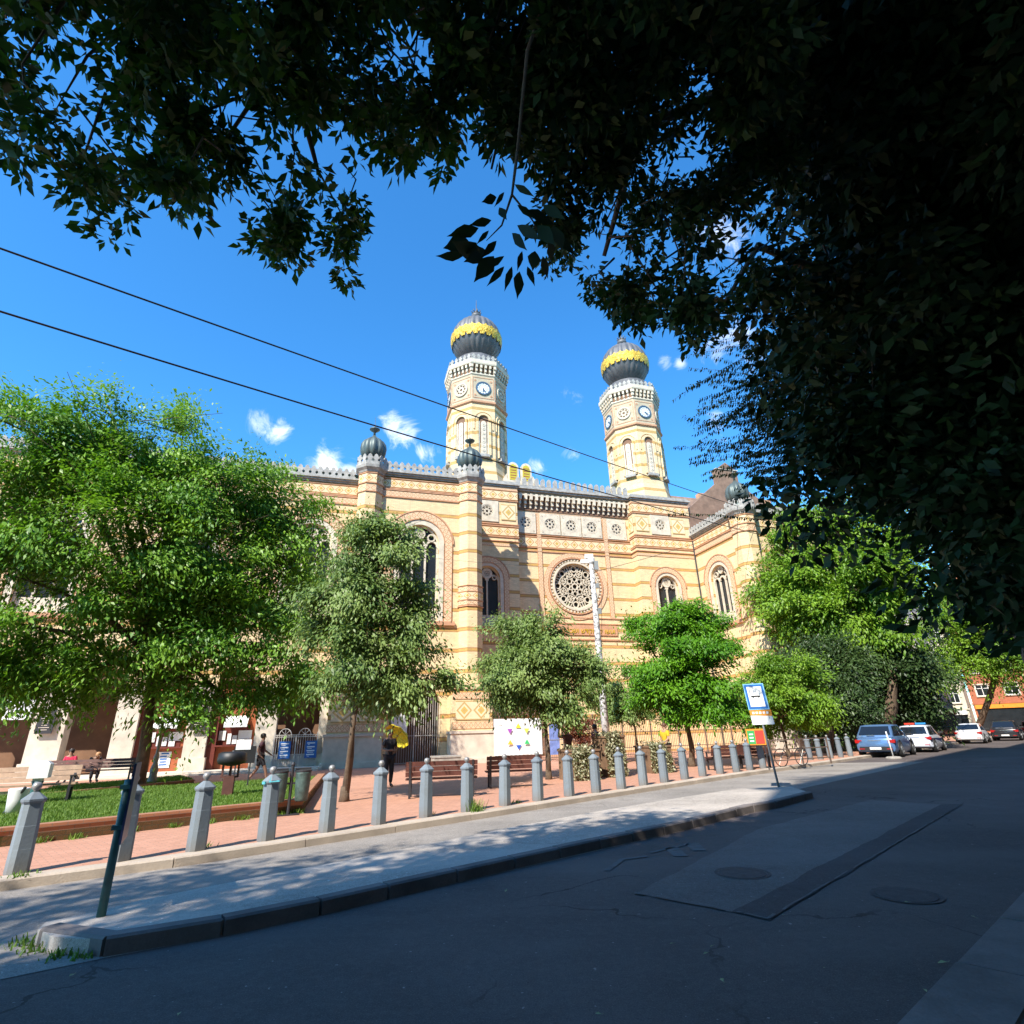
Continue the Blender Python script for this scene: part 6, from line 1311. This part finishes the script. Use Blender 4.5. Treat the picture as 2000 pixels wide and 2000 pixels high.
car('white and blue police car with a blue and red light bar on the roof', carat(1789, 1470, 2.0), RZ, paint('white_police_paint', (.62, .66, .74), .1), 'hatch', bls, True)
car('white saloon car with a curved boot parked beyond the police cars', carat(1893, 1453, 2.4), RZ, wt_, 'sedan')
car('black hatchback seen from behind, right of the white saloon', carat(1966, 1447, 2.0) , RZ, dkc, 'suv')
car('dark red car mostly hidden behind the black hatchback', ST(84, 7.6), RZ, paint('dark_red_paint', (.16, .02, .03)), 'hatch')
car('grey car parked far down the street behind the white saloon', ST(76, 9.0), RZ, paint('silver_paint', (.35, .36, .38), .5), 'sedan')
# ------------------------------------------------------------ buildings beyond and behind
def house(label, loc, rz, w_, d_, h, wallm, storeys, bays, winw=1.1, winh=1.7, z0=3.6, shop=None, roofm='roofbrown', roofh=3.0, frame='white', cat='building', name='apartment_building', winm='glass', pitch=True, sill='lime'):
    t_ = thing(name, label, cat, loc, rz); q = MB(); q.box(0, w_, 0, d_, 0, h); q.box(-.15, w_ + .15, -.15, 0, z0 - .55, z0 - .35); wl = q.build('wall', wallm if not isinstance(wallm, str) else M[wallm], t_)
    q = MB(); q.box(-.3, w_ + .3, -.35, .01, h - .25, h); q.box(-.4, w_ + .4, -.5, .02, h, h + .18); q.build('cornice', M[sill], t_)
    dh = (h - z0 - .6) / storeys; cp = MB(); fr = None
    proto = None
    for f_ in range(storeys):
        for i in range(bays):
            x = w_ * (i + .5) / bays; z = z0 + dh * f_ + (dh - winh) * .35
            if proto is None:
                q = MB(); q.box(-winw / 2, winw / 2, -.015, -.005, 0, winh); g_ = q.build('window', M[winm], t_)
                q = MB(); fw = .08
                for a in (-winw / 2, -.035, winw / 2 - .07): q.box(a, a + .07, -.05, -.016, 0, winh)
                for a in (0, winh * .66, winh - .07): q.box(-winw / 2, winw / 2, -.045, -.017, a, a + .07)
                q.build('frame', M[frame], g_)
                q = MB(); q.box(-winw / 2 - .12, winw / 2 + .12, -.16, 0, -.14, -.02); q.box(-winw / 2 - .14, -winw / 2 - .01, -.06, 0, 0, winh); q.box(winw / 2 + .01, winw / 2 + .14, -.06, 0, 0, winh); q.box(-winw / 2 - .18, winw / 2 + .18, -.14, 0, winh + .01, winh + .18); q.build('sill', M[sill], g_)
                proto = g_; o = g_
            else: o = copy_tree(proto, t_)
            o.location = (x, 0, z)
    if pitch:
        q = MB(); q.loft([[(-.4, -.5, h + .19), (w_ + .4, -.5, h + .19), (w_ + .4, d_ + .3, h + .19), (-.4, d_ + .3, h + .19)], [(1.5, d_ * .35, h + roofh), (w_ - 1.5, d_ * .35, h + roofh), (w_ - 1.5, d_ * .65, h + roofh), (1.5, d_ * .65, h + roofh)]]); rf = q.build('roof', M[roofm], t_)
        q = MB()
        for x in (w_ * .3, w_ * .7): q.box(x, x + 1.2, d_ * .4, d_ * .4 + .8, h + roofh - .8, h + roofh + 1.2)
        q.build('chimney', M['redline'], rf)
    if shop:
        q = MB(); q.box(.3, w_ - .3, -.08, -.02, .3, z0 - 1.2); q.build('shop_window', M['glass'], t_); q = MB(); q.box(.2, w_ - .2, -.25, -.02, z0 - 1.15, z0 - .6); q.build('shop_fascia', M[shop], t_)
    return t_
M['obrick'] = paving('orange_red_brick', (.46, .15, .08), (.38, .12, .06), (.30, .16, .10), .30, .09, 0, .006, 'UV')
M['creamwall'] = simple('cream_render', (.66, .60, .48), .9, .1, .5)
M['greywall'] = simple('pale_grey_render', (.42, .42, .44), .9, .18, .5)
M['net'] = simple('green_scaffold_net', (.05, .33, .17), .8, .35, 1.6)
M['nearwall'] = simple('grey_stucco_near', (.30, .28, .25), .9, .15, .4)
# old tiled roofs behind the right wing
rl = FL_(29, 17, 0)
house('old building with a steep brown tiled roof behind the right wing of the synagogue', rl, FROT, 26, 14, 22, 'shadeplaster', 5, 6, roofh=8.0)
t_ = thing('stepped_gable', 'weathered brown stepped brick gable rising behind the right wing', 'gable', FL_(25.6, 12.5, 0), FROT)
q = MB(); q.ext([(0, 16), (0, 22.2), (1.0, 22.2), (1.0, 23.4), (2.6, 24.6), (4.4, 26.2), (6.4, 27.8), (6.4, 29.4), (7.8, 30.4), (9.2, 29.4), (9.2, 27.8), (11.5, 26.2), (14, 24.6), (14, 16)], 0, .8); q.build('gable_wall', M['roofbrown'], t_)
q = MB(); q.box(-.1, 1.1, -.1, .9, 22.21, 22.4); q.box(6.3, 9.3, -.1, .9, 29.41, 29.5); q.build('coping', M['lime'], t_)
# houses closing the end of the street and lining its far side
house('orange-red brick apartment building closing the end of the street', ST(108, 15.5), ROT_STREET - R(88), 26, 12, 24, 'obrick', 6, 8, 1.5, 1.5, 4.4, 'orange', pitch=False)
house('cream building with white ground floor left of the orange brick building', ST(96, 25.5), ROT_STREET - R(84), 11, 10, 15, 'creamwall', 4, 5, shop='white', pitch=True, roofh=2.5, roofm='zinc')
house('pale grey town house seen through the tree crowns down the street', ST(66, 17.5), ROT_STREET - R(5), 26, 12, 19, 'greywall', 5, 8, shop='black', roofm='zinc')
house('shaded brown house behind the big plane tree next to the synagogue', ST(56, 20), ROT_STREET, 9, 12, 16, 'shadeplaster', 4, 3, roofm='zinc')
t_ = thing('scaffold', 'scaffolding wrapped in bright green netting down the street', 'scaffold', ST(56, 12.4), ROT_STREET + R(4)); q = MB()
n_ = 14
for i in range(n_):
    for j in range(5):
        f = lambda a, c_: .10 * math.sin(a * 2.1 + c_ * 1.3); x0, x1 = i * .5, (i + 1) * .5; z0_, z1_ = j * 1.1, (j + 1) * 1.1
        q.face([(x0, f(x0, z0_), z0_), (x1, f(x1, z0_), z0_), (x1, f(x1, z1_), z1_), (x0, f(x0, z1_), z1_)])
        if i < 4: q.face([(f(i, z1_), i * .5, z1_), (f(i, z0_), i * .5, z0_), (f(i + 1, z0_), (i + 1) * .5, z0_), (f(i + 1, z1_), (i + 1) * .5, z1_)][::-1])
q.build('netting', M['net'], t_); q = MB()
for i in range(0, 15, 3): q.tube([(i * .5, .12, 0), (i * .5, .12, 5.9)], .03, 6)
for j in range(4): q.tube([(0, .12, j * 1.8 + .3), (7, .12, j * 1.8 + .3)], .025, 6)
q.build('poles', M['galv'], t_)
# wall and hoarding in the shade right of the synagogue
t_ = thing('hoarding', 'dark shaded hoarding behind the end bollards and police cars', 'hoarding', ST(43, 15.2), ROT_STREET - R(2)); q = MB()
for i in range(18): q.box(i * 1.0 + .01, i * 1.0 + .99, 0, .05 + .01 * (i % 2), .1, 2.9)
q.build('panels', M['brown'], t_); q = MB(); q.box(0, 18, -.04, .1, 2.91, 3.0); q.build('top_rail', M['iron'], t_)
# row of unseen houses behind the photographer, heights invented to set the road's shade edge
house('grey stucco street house behind the photographer, far left of the near row', ST(-21.2, -2.8), ROT_STREET + PI, 60, 12, 29.3, 'nearwall', 7, 14, roofm='zinc', pitch=False)
house('unseen narrow low house in the near row, added to let sun reach the road', ST(-14.9, -2.8), ROT_STREET + PI, 6.1, 12, 25.6, 'nearwall', 6, 2, roofm='zinc', pitch=False)  # added low gap in the unseen row, lets a sun patch through
house('tall grey stucco street house beside the near pavement, middle of the near row', ST(18, -2.8), ROT_STREET + PI, 32.8, 12, 31.5, 'nearwall', 7, 9, roofm='zinc', pitch=False)
house('grey stucco corner house at the far end of the near row', ST(110, -2.8), ROT_STREET + PI, 91.7, 12, 27, 'nearwall', 6, 22, roofm='zinc', pitch=False)

# ------------------------------------------------------------ overhanging canopies (near side street trees)
def inpoly(P_, x):
    ins = np.zeros(len(x), bool)
    for i in range(len(P_)):
        a, c = P_[i], P_[(i + 1) % len(P_)]
        cond = ((a[1] > x[:, 1]) != (c[1] > x[:, 1])) & (x[:, 0] < (c[0] - a[0]) * (x[:, 1] - a[1]) / (c[1] - a[1] + 1e-9) + a[0]); ins ^= cond
    return ins
RCn = np.array(RC)
HOLES = [(190, 60, 60, 75), (105, 75, 60, 50), (1365, 110, 50, 75), (1545, 55, 36, 62), (1265, 300, 85, 50), (1400, 285, 55, 55), (1500, 365, 75, 60), (1745, 245, 75, 50), (1695, 180, 50, 40), (560, 125, 40, 50), (650, 180, 55, 50), (1760, 350, 60, 40), (1580, 500, 50, 45), (800, 40, 40, 40), (960, 250, 35, 60), (1460, 480, 40, 40), (1100, 380, 40, 25), (470, 250, 35, 40)]
def rays(x):
    d = np.column_stack([x[:, 0] - 1000, 1000 - x[:, 1], np.full(len(x), -1094.0)]); d /= np.linalg.norm(d, axis=1, keepdims=True); return d @ RCn.T
def canopy_clumps(poly, n, t0, t1, bough=.34):
    P_ = np.array(poly, float); lo, hi = P_.min(0), P_.max(0); x = rng.uniform(lo, hi, (n * 7, 2)); x = x[inpoly(P_, x)]
    for hx, hy, ha, hb_ in HOLES: x = x[((x[:, 0] - hx) / ha) ** 2 + ((x[:, 1] - hy) / hb_) ** 2 > rng.uniform(.55, 1.0, len(x))]
    x = x[:n]
    K = max(10, len(x) // 9); xb_ = x[:K]; t = rng.uniform(t0, t1, K); c = rays(xb_) * t[:, None]; c[:, 2] += CAMH
    idx = rng.integers(0, K, n); sc_ = rng.uniform(.6, 1.5, K)[idx][:, None] * bough
    v = rng.normal(size=(n, 3)) * np.array([1, 1, .8]) * .55; ax0 = norm(np.column_stack([rng.normal(0, .8, K), rng.normal(0, .8, K), -rng.uniform(.2, 1.0, K)]))[idx]
    p = c[idx] + v * sc_ * .55 + ax0 * rng.uniform(-1, 1, n)[:, None] * sc_ * .9; return p, x
def hang(parent, cc, per, size, m, ln=.30, name='crown', asp=.5, spread=.10):
    """each clump is a hanging spray: leaves set round a drooping twig, pointing out and down"""
    n = len(cc); base = np.repeat(cc, per, 0); k = len(base); u = np.tile(np.linspace(0, 1, per), n)[:, None]; L_ = np.repeat(ln * rng.uniform(.6, 1.5, n), per)[:, None]
    ax_ = np.repeat(norm(np.column_stack([rng.normal(0, .45, n), rng.normal(0, .45, n), -rng.uniform(.5, 1.1, n)])), per, 0)
    rad = sph(k); rad[:, 2] *= .5; pos = base + ax_ * (u - .5) * L_ * 2 + rad * spread * (1.15 - u * .5)
    d = rad * .9 + ax_ * .55 + rng.normal(size=(k, 3)) * .25
    return leaves(name, pos, d, size, m, parent, asp, .4)
# outline of the foliage as seen against the sky; the foliage itself is several metres deep
LEFT = [(-80,-150),(-80,235),(30,240),(60,285),(85,298),(112,280),(128,225),(110,180),(128,125),(165,110),(185,145),(215,150),(240,160),(262,190),(268,250),(250,262),(262,285),(205,288),(190,318),(150,330),(178,372),(188,420),(215,430),(262,400),(312,400),(330,445),(350,445),(352,415),(390,438),(428,432),(450,462),(480,465),(492,452),(482,400),(488,330),(522,308),(548,320),(562,372),(600,385),(632,352),(662,330),(722,362),(742,378),(782,350),(818,385),(832,350),(848,395),(848,478),(868,480),(898,466),(912,400),(922,300),(930,-150)]
MID = [(905,-150),(915,300),(925,395),(960,340),(985,345),(1050,350),(1050,400),(1120,520),(1150,560),(1210,632),(1238,620),(1262,560),(1262,520),(1288,500),(1300,470),(1335,480),(1345,530),(1320,590),(1335,640),(1330,678),(1372,690),(1400,670),(1470,640),(1520,640),(1540,-150)]
RIGHT = [(1480,-150),(1490,300),(1470,420),(1500,520),(1530,640),(1560,720),(1545,800),(1570,900),(1590,960),(1640,985),(1700,1000),(1760,1015),(1830,1060),(1880,1130),(1905,1210),(1960,1240),(2120,1250),(2120,-150)]
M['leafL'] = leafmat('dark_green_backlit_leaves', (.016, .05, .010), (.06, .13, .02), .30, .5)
M['leafM'] = leafmat('shade_darkened_green_leaves', (.012, .036, .009), (.04, .085, .015), .16, .55)  # canopy shade is put into this darker leaf colour
def near_tree(label, base, parts, trunk_top, rad, brs, mats=('leafL', 'leafM')):
    t_ = thing('overhanging_tree', label, 'tree', base, 0, 'near street trees')
    q = MB(); tt = Vector(trunk_top) - base; q.tube([(0, 0, -.05), tt * .5 + Vector((.1, -.1, 0)), tt], [rad, rad * .85, rad * .6], 12); q.build('trunk', M['bark'], t_, True)
    q = MB()
    for path, r_ in brs:
        P_ = [Vector(p) - base for p in path]; q.tube(P_, [r_ * (1 - .85 * i / (len(P_) - 1)) for i in range(len(P_))], 7)
    r_ = random.Random(8)
    for cc, per, size, ln, sp in parts:
        for k in r_.sample(range(len(cc)), min(120, len(cc))):
            p_ = Vector(cc[k]) - base; e1 = p_ + Vector((r_.uniform(-.25, .25), r_.uniform(-.25, .25), r_.uniform(.2, .45))); q.tube([p_ - Vector((0, 0, .15)), p_, e1, e1 + Vector((r_.uniform(-.4, .4), r_.uniform(-.4, .4), r_.uniform(.15, .5)))], [.003, .005, .008, .012], 4)
    q.build('branches', M['bark'], t_, True)
    for k_, (cc, per, size, ln, sp) in enumerate(parts): hang(t_, cc - np.array(tuple(base)), per, size, M[mats[k_]], ln, 'crown', .5, sp)
    return t_
def merge(*a): return np.vstack(a)
c1, x1 = canopy_clumps([(a, b_ - 22) for a, b_ in LEFT], 570, 5.2, 7.0, .24); c1b, _ = canopy_clumps([(-80,-150),(-80,150),(230,60),(300,230),(480,290),(620,250),(900,320),(930,-150)], 210, 5.6, 8.0, .3)
strays = []
for (x, y, n, sx_, sy_) in ((545,440,9,16,20),(560,420,7,22,14),(530,480,8,18,22),(570,470,7,20,18),(672,430,5,8,25),(665,470,7,12,25),(690,440,4,8,30),(672,540,2,4,6),(200,350,10,22,25),(330,300,14,60,40)):
    xy = np.column_stack([rng.normal(x, sx_, n), rng.normal(y, sy_, n)]); strays.append(rays(xy) * rng.uniform(6.2, 7.0, n)[:, None] + np.array([0, 0, CAMH]))
c1 = merge(c1, c1b, *strays)
Bp = lambda px, py, t: (lambda v: Vector((v.x * t, v.y * t, CAMH + v.z * t)))(ray(px, py))
base1 = ST(-6.5, .2, .116); top1 = ST(-5.5, .9, 6.6)
br1 = [([top1, ST(-4, 2, 8.5), Bp(100, -200, 8), Bp(250, 40, 7.2), Bp(285, 100, 6.9)], .12), ([top1, ST(-3, 1.5, 9), Bp(500, -300, 9), Bp(560, 100, 7.5), Bp(620, 330, 6.8)], .13), ([ST(-3, 1.5, 9), Bp(800, -250, 8), Bp(850, 60, 6.8), Bp(862, 230, 6.3)], .07), ([Bp(560, 100, 7.5), Bp(450, 260, 7.1), Bp(330, 400, 6.8)], .03), ([Bp(620, 330, 6.8), Bp(668, 420, 6.7), Bp(672, 530, 6.6)], .012), ([Bp(560, 100, 7.5), Bp(575, 300, 7.2), Bp(560, 410, 6.6)], .014), ([Bp(250, 40, 7.2), Bp(170, 110, 7), Bp(100, 230, 6.9)], .02), ([top1, ST(-9, 3, 9.5)], .1), ([top1, ST(-6, 4, 10)], .1)]
# unseen crown of the same tree behind the photographer, placed to cast leaf shade
xb = sph(420) * np.array([5.0, 3.2, 2.8]) * (rng.uniform(.2, 1, 420) ** .5)[:, None] + np.array(tuple(ST(-7.5, 2.5, 10.2)))
xb2 = sph(260) * np.array([3.6, 3.0, 2.2]) * (rng.uniform(.2, 1, 260) ** .5)[:, None] + np.array(tuple(ST(-2.8, 1.6, 11.0)))
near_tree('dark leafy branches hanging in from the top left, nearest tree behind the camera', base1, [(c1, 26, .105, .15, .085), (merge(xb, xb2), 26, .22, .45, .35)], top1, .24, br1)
c2, _ = canopy_clumps([(a, b_ - 25) for a, b_ in MID], 800, 5.0, 7.0, .25); c2b, _ = canopy_clumps([(905,-150),(915,250),(1080,330),(1250,420),(1540,430),(1540,-150)], 480, 5.6, 8.4, .3)
c3, _ = canopy_clumps([(a, b_ - 5) for a, b_ in RIGHT], 2300, 7.0, 12, .5); c3b, _ = canopy_clumps([(1560,-150),(1540,300),(1600,600),(1620,900),(1800,990),(1960,1150),(2120,1200),(2120,-150)], 2300, 8.0, 13, .6)
st2 = []
for (x, y, n, sx_, sy_) in ((1260,575,5,9,22),(1215,610,5,12,16),(1360,650,8,20,14),(1420,600,9,30,22),(1480,560,10,25,30),(1180,560,8,18,20),(1100,490,8,16,16)):
    xy = np.column_stack([rng.normal(x, sx_, n), rng.normal(y, sy_, n)]); st2.append(rays(xy) * rng.uniform(7.2, 8.4, n)[:, None] + np.array([0, 0, CAMH]))
c2 = merge(c2, c2b, *st2)
base2 = ST(13.5, -.1, .116); top2 = ST(13.2, .2, 6.0)
br2 = [([top2, ST(11, .8, 8.5), Bp(1700, 200, 10), Bp(1500, 150, 8.5), Bp(1250, 250, 7.6), Bp(1180, 500, 7.4)], .17), ([top2, Bp(1850, 500, 11), Bp(1650, 550, 9.5), Bp(1480, 480, 8.5), Bp(1400, 620, 8)], .13), ([top2, Bp(1950, 900, 11), Bp(1750, 880, 10.5), Bp(1600, 900, 10)], .1), ([Bp(1500, 150, 8.5), Bp(1200, 60, 8.2), Bp(1000, 150, 7.4), Bp(960, 330, 6.9)], .08), ([Bp(1480, 480, 8.5), Bp(1370, 560, 8.2), Bp(1300, 590, 8)], .012), ([top2, ST(10, .3, 10.5)], .16), ([top2, ST(15, 1.5, 10)], .14)]
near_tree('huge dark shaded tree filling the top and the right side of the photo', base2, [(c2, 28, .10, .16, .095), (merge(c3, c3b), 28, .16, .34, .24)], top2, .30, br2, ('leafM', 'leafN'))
# big single leaves of a low twig close to the camera
tw = []; dd_ = []
t_ = thing('near_twig', 'large pointed leaves of a close low twig hanging just above the left tower top', 'twig', Bp(985, 380, 3.2), 0)
o0 = np.array(tuple(Bp(985, 380, 3.2)))
for (x, y, x2, y2) in ((935,445,872,462),(955,450,930,478),(935,480,885,498),(950,490,905,512),(965,500,925,552),(985,500,940,530),(1000,520,985,570),(1020,490,1010,530),(1030,520,1045,560),(1045,490,1040,530),(1075,470,1078,515),(1000,455,1030,490),(975,405,990,430),(985,375,965,405),(1010,440,1060,470),(1050,440,1085,480),(1010,400,1050,430),(960,430,915,440),(940,500,880,470),(915,470,865,485),(905,500,850,500),(985,520,950,560),(1015,530,1010,585),(1060,500,1070,545),(970,470,940,505),(1090,460,1125,500),(1080,440,1100,490),(1030,410,1085,440),(970,385,940,395),(1005,360,1045,385),(1060,400,1105,430)):
    a = Bp(x, y, 3.2 + rng.uniform(-.15, .15)); c = Bp(x2, y2, 3.1 + rng.uniform(-.2, .2)); tw.append(tuple(a)); dd_.append(tuple(c - a))
tw = np.array(tw) - o0; dd_ = np.array(dd_); L__ = np.linalg.norm(dd_, axis=1, keepdims=True); dn = dd_ / L__; vw = norm(tw + o0 - np.array([0, 0, CAMH])); s_ = norm(np.cross(dn, vw) + rng.normal(size=dn.shape) * .12); nn = np.cross(dn, s_)
prof_ = ((0, .0), (.14, .07), (.36, .14), (.62, .10), (.84, .03)); ring_ = [tw + dd_ * f - s_ * L__ * w_ for f, w_ in prof_] + [tw + dd_] + [tw + dd_ * f + s_ * L__ * w_ for f, w_ in prof_[:0:-1]]
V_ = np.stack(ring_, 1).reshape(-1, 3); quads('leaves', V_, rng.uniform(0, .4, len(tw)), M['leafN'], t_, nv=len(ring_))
q = MB(); oo = Vector(tuple(o0)); q.tube([Bp(1010, 300, 3.4) - oo, Bp(1000, 380, 3.2) - oo, Bp(980, 440, 3.2) - oo, Bp(950, 470, 3.2) - oo], [.009, .007, .005, .002], 6)
q.tube([Bp(1000, 380, 3.2) - oo, Bp(1040, 430, 3.2) - oo, Bp(1060, 470, 3.2) - oo], [.006, .004, .002], 5); q.tube([Bp(1010, 300, 3.4) - oo, Bp(1030, 100, 4.5) - oo, Bp(1100, -100, 6.5) - oo, Bp(1300, -250, 8) - oo], [.009, .012, .02, .03], 6); q.build('stem', M['bark'], t_, True)
# feathery pinnate foliage at the right, in front of the sky
t_ = thing('feathery_tree', 'tree with fine feathery leaflet sprays beside the right tower, behind the dark canopy', 'tree', ST(21, 1.3, .116), 0, 'near street trees'); b0 = Vector(t_.location); top3 = ST(20.8, 1.6, 6)
q = MB(); q.tube([(0, 0, -.05), (top3 - b0) * .5, top3 - b0], [.2, .17, .12], 10); q.build('trunk', M['bark'], t_, True)
q = MB(); cs, ds = [], []
for k in range(300):
    fx = rng.uniform(0, 1); ang = rng.uniform(0, 1)
    # fronds fan leftwards out of the crown
    ox, oy = 1590 + rng.normal(0, 40), 820 + rng.normal(0, 110); ln = rng.uniform(90, 250) * (1 if rng.random() < .7 else .6); th = PI + rng.normal(-.02, .38)
    ex, ey = ox + ln * math.cos(th), oy - ln * math.sin(th) * .8; dist = rng.uniform(13.5, 16); a = Bp(ox, oy, dist); e = Bp(ex, ey, dist + rng.uniform(-.6, .6)); drop = rng.uniform(.15, .55)
    if ex < 1330 and rng.random() < .5: continue
    if e.z < 7: continue
    pts = [a.lerp(e, u) - Vector((0, 0, drop * u * u)) for u in np.linspace(0, 1, 5)]
    if k % 3 == 0: q.tube([p - b0 for p in pts], [.010, .008, .006, .004, .002], 4)
    d = (e - a); d.z -= drop; d.normalize(); sd_ = d.cross(Vector((0, 0, 1))).normalized(); nl = int((e - a).length / .055)
    for j in range(nl):
        u = j / nl; p = a.lerp(e, u) - Vector((0, 0, drop * u * u)) - b0
        for sg in (-1, 1):
            if rng.random() < .12: continue
            cs.append(tuple(p)); v = d * .35 + sd_ * sg * .8 - Vector((0, 0, rng.uniform(.2, .9))); ds.append(tuple(v))
q.tube([top3 - b0, Bp(1700, 850, 14) - b0, Bp(1590, 820, 14.6) - b0], [.1, .06, .03], 8); q.tube([top3 - b0, Bp(1680, 740, 14) - b0, Bp(1570, 730, 14.6) - b0], [.09, .05, .02], 8); q.tube([top3 - b0, ST(21, 1.8, 9) - b0], [.1, .05], 8)
q.build('branches', M['bark'], t_, True)
leaves('crown', np.array(cs), np.array(ds), .115, M['leafN'], t_, .42, .2)
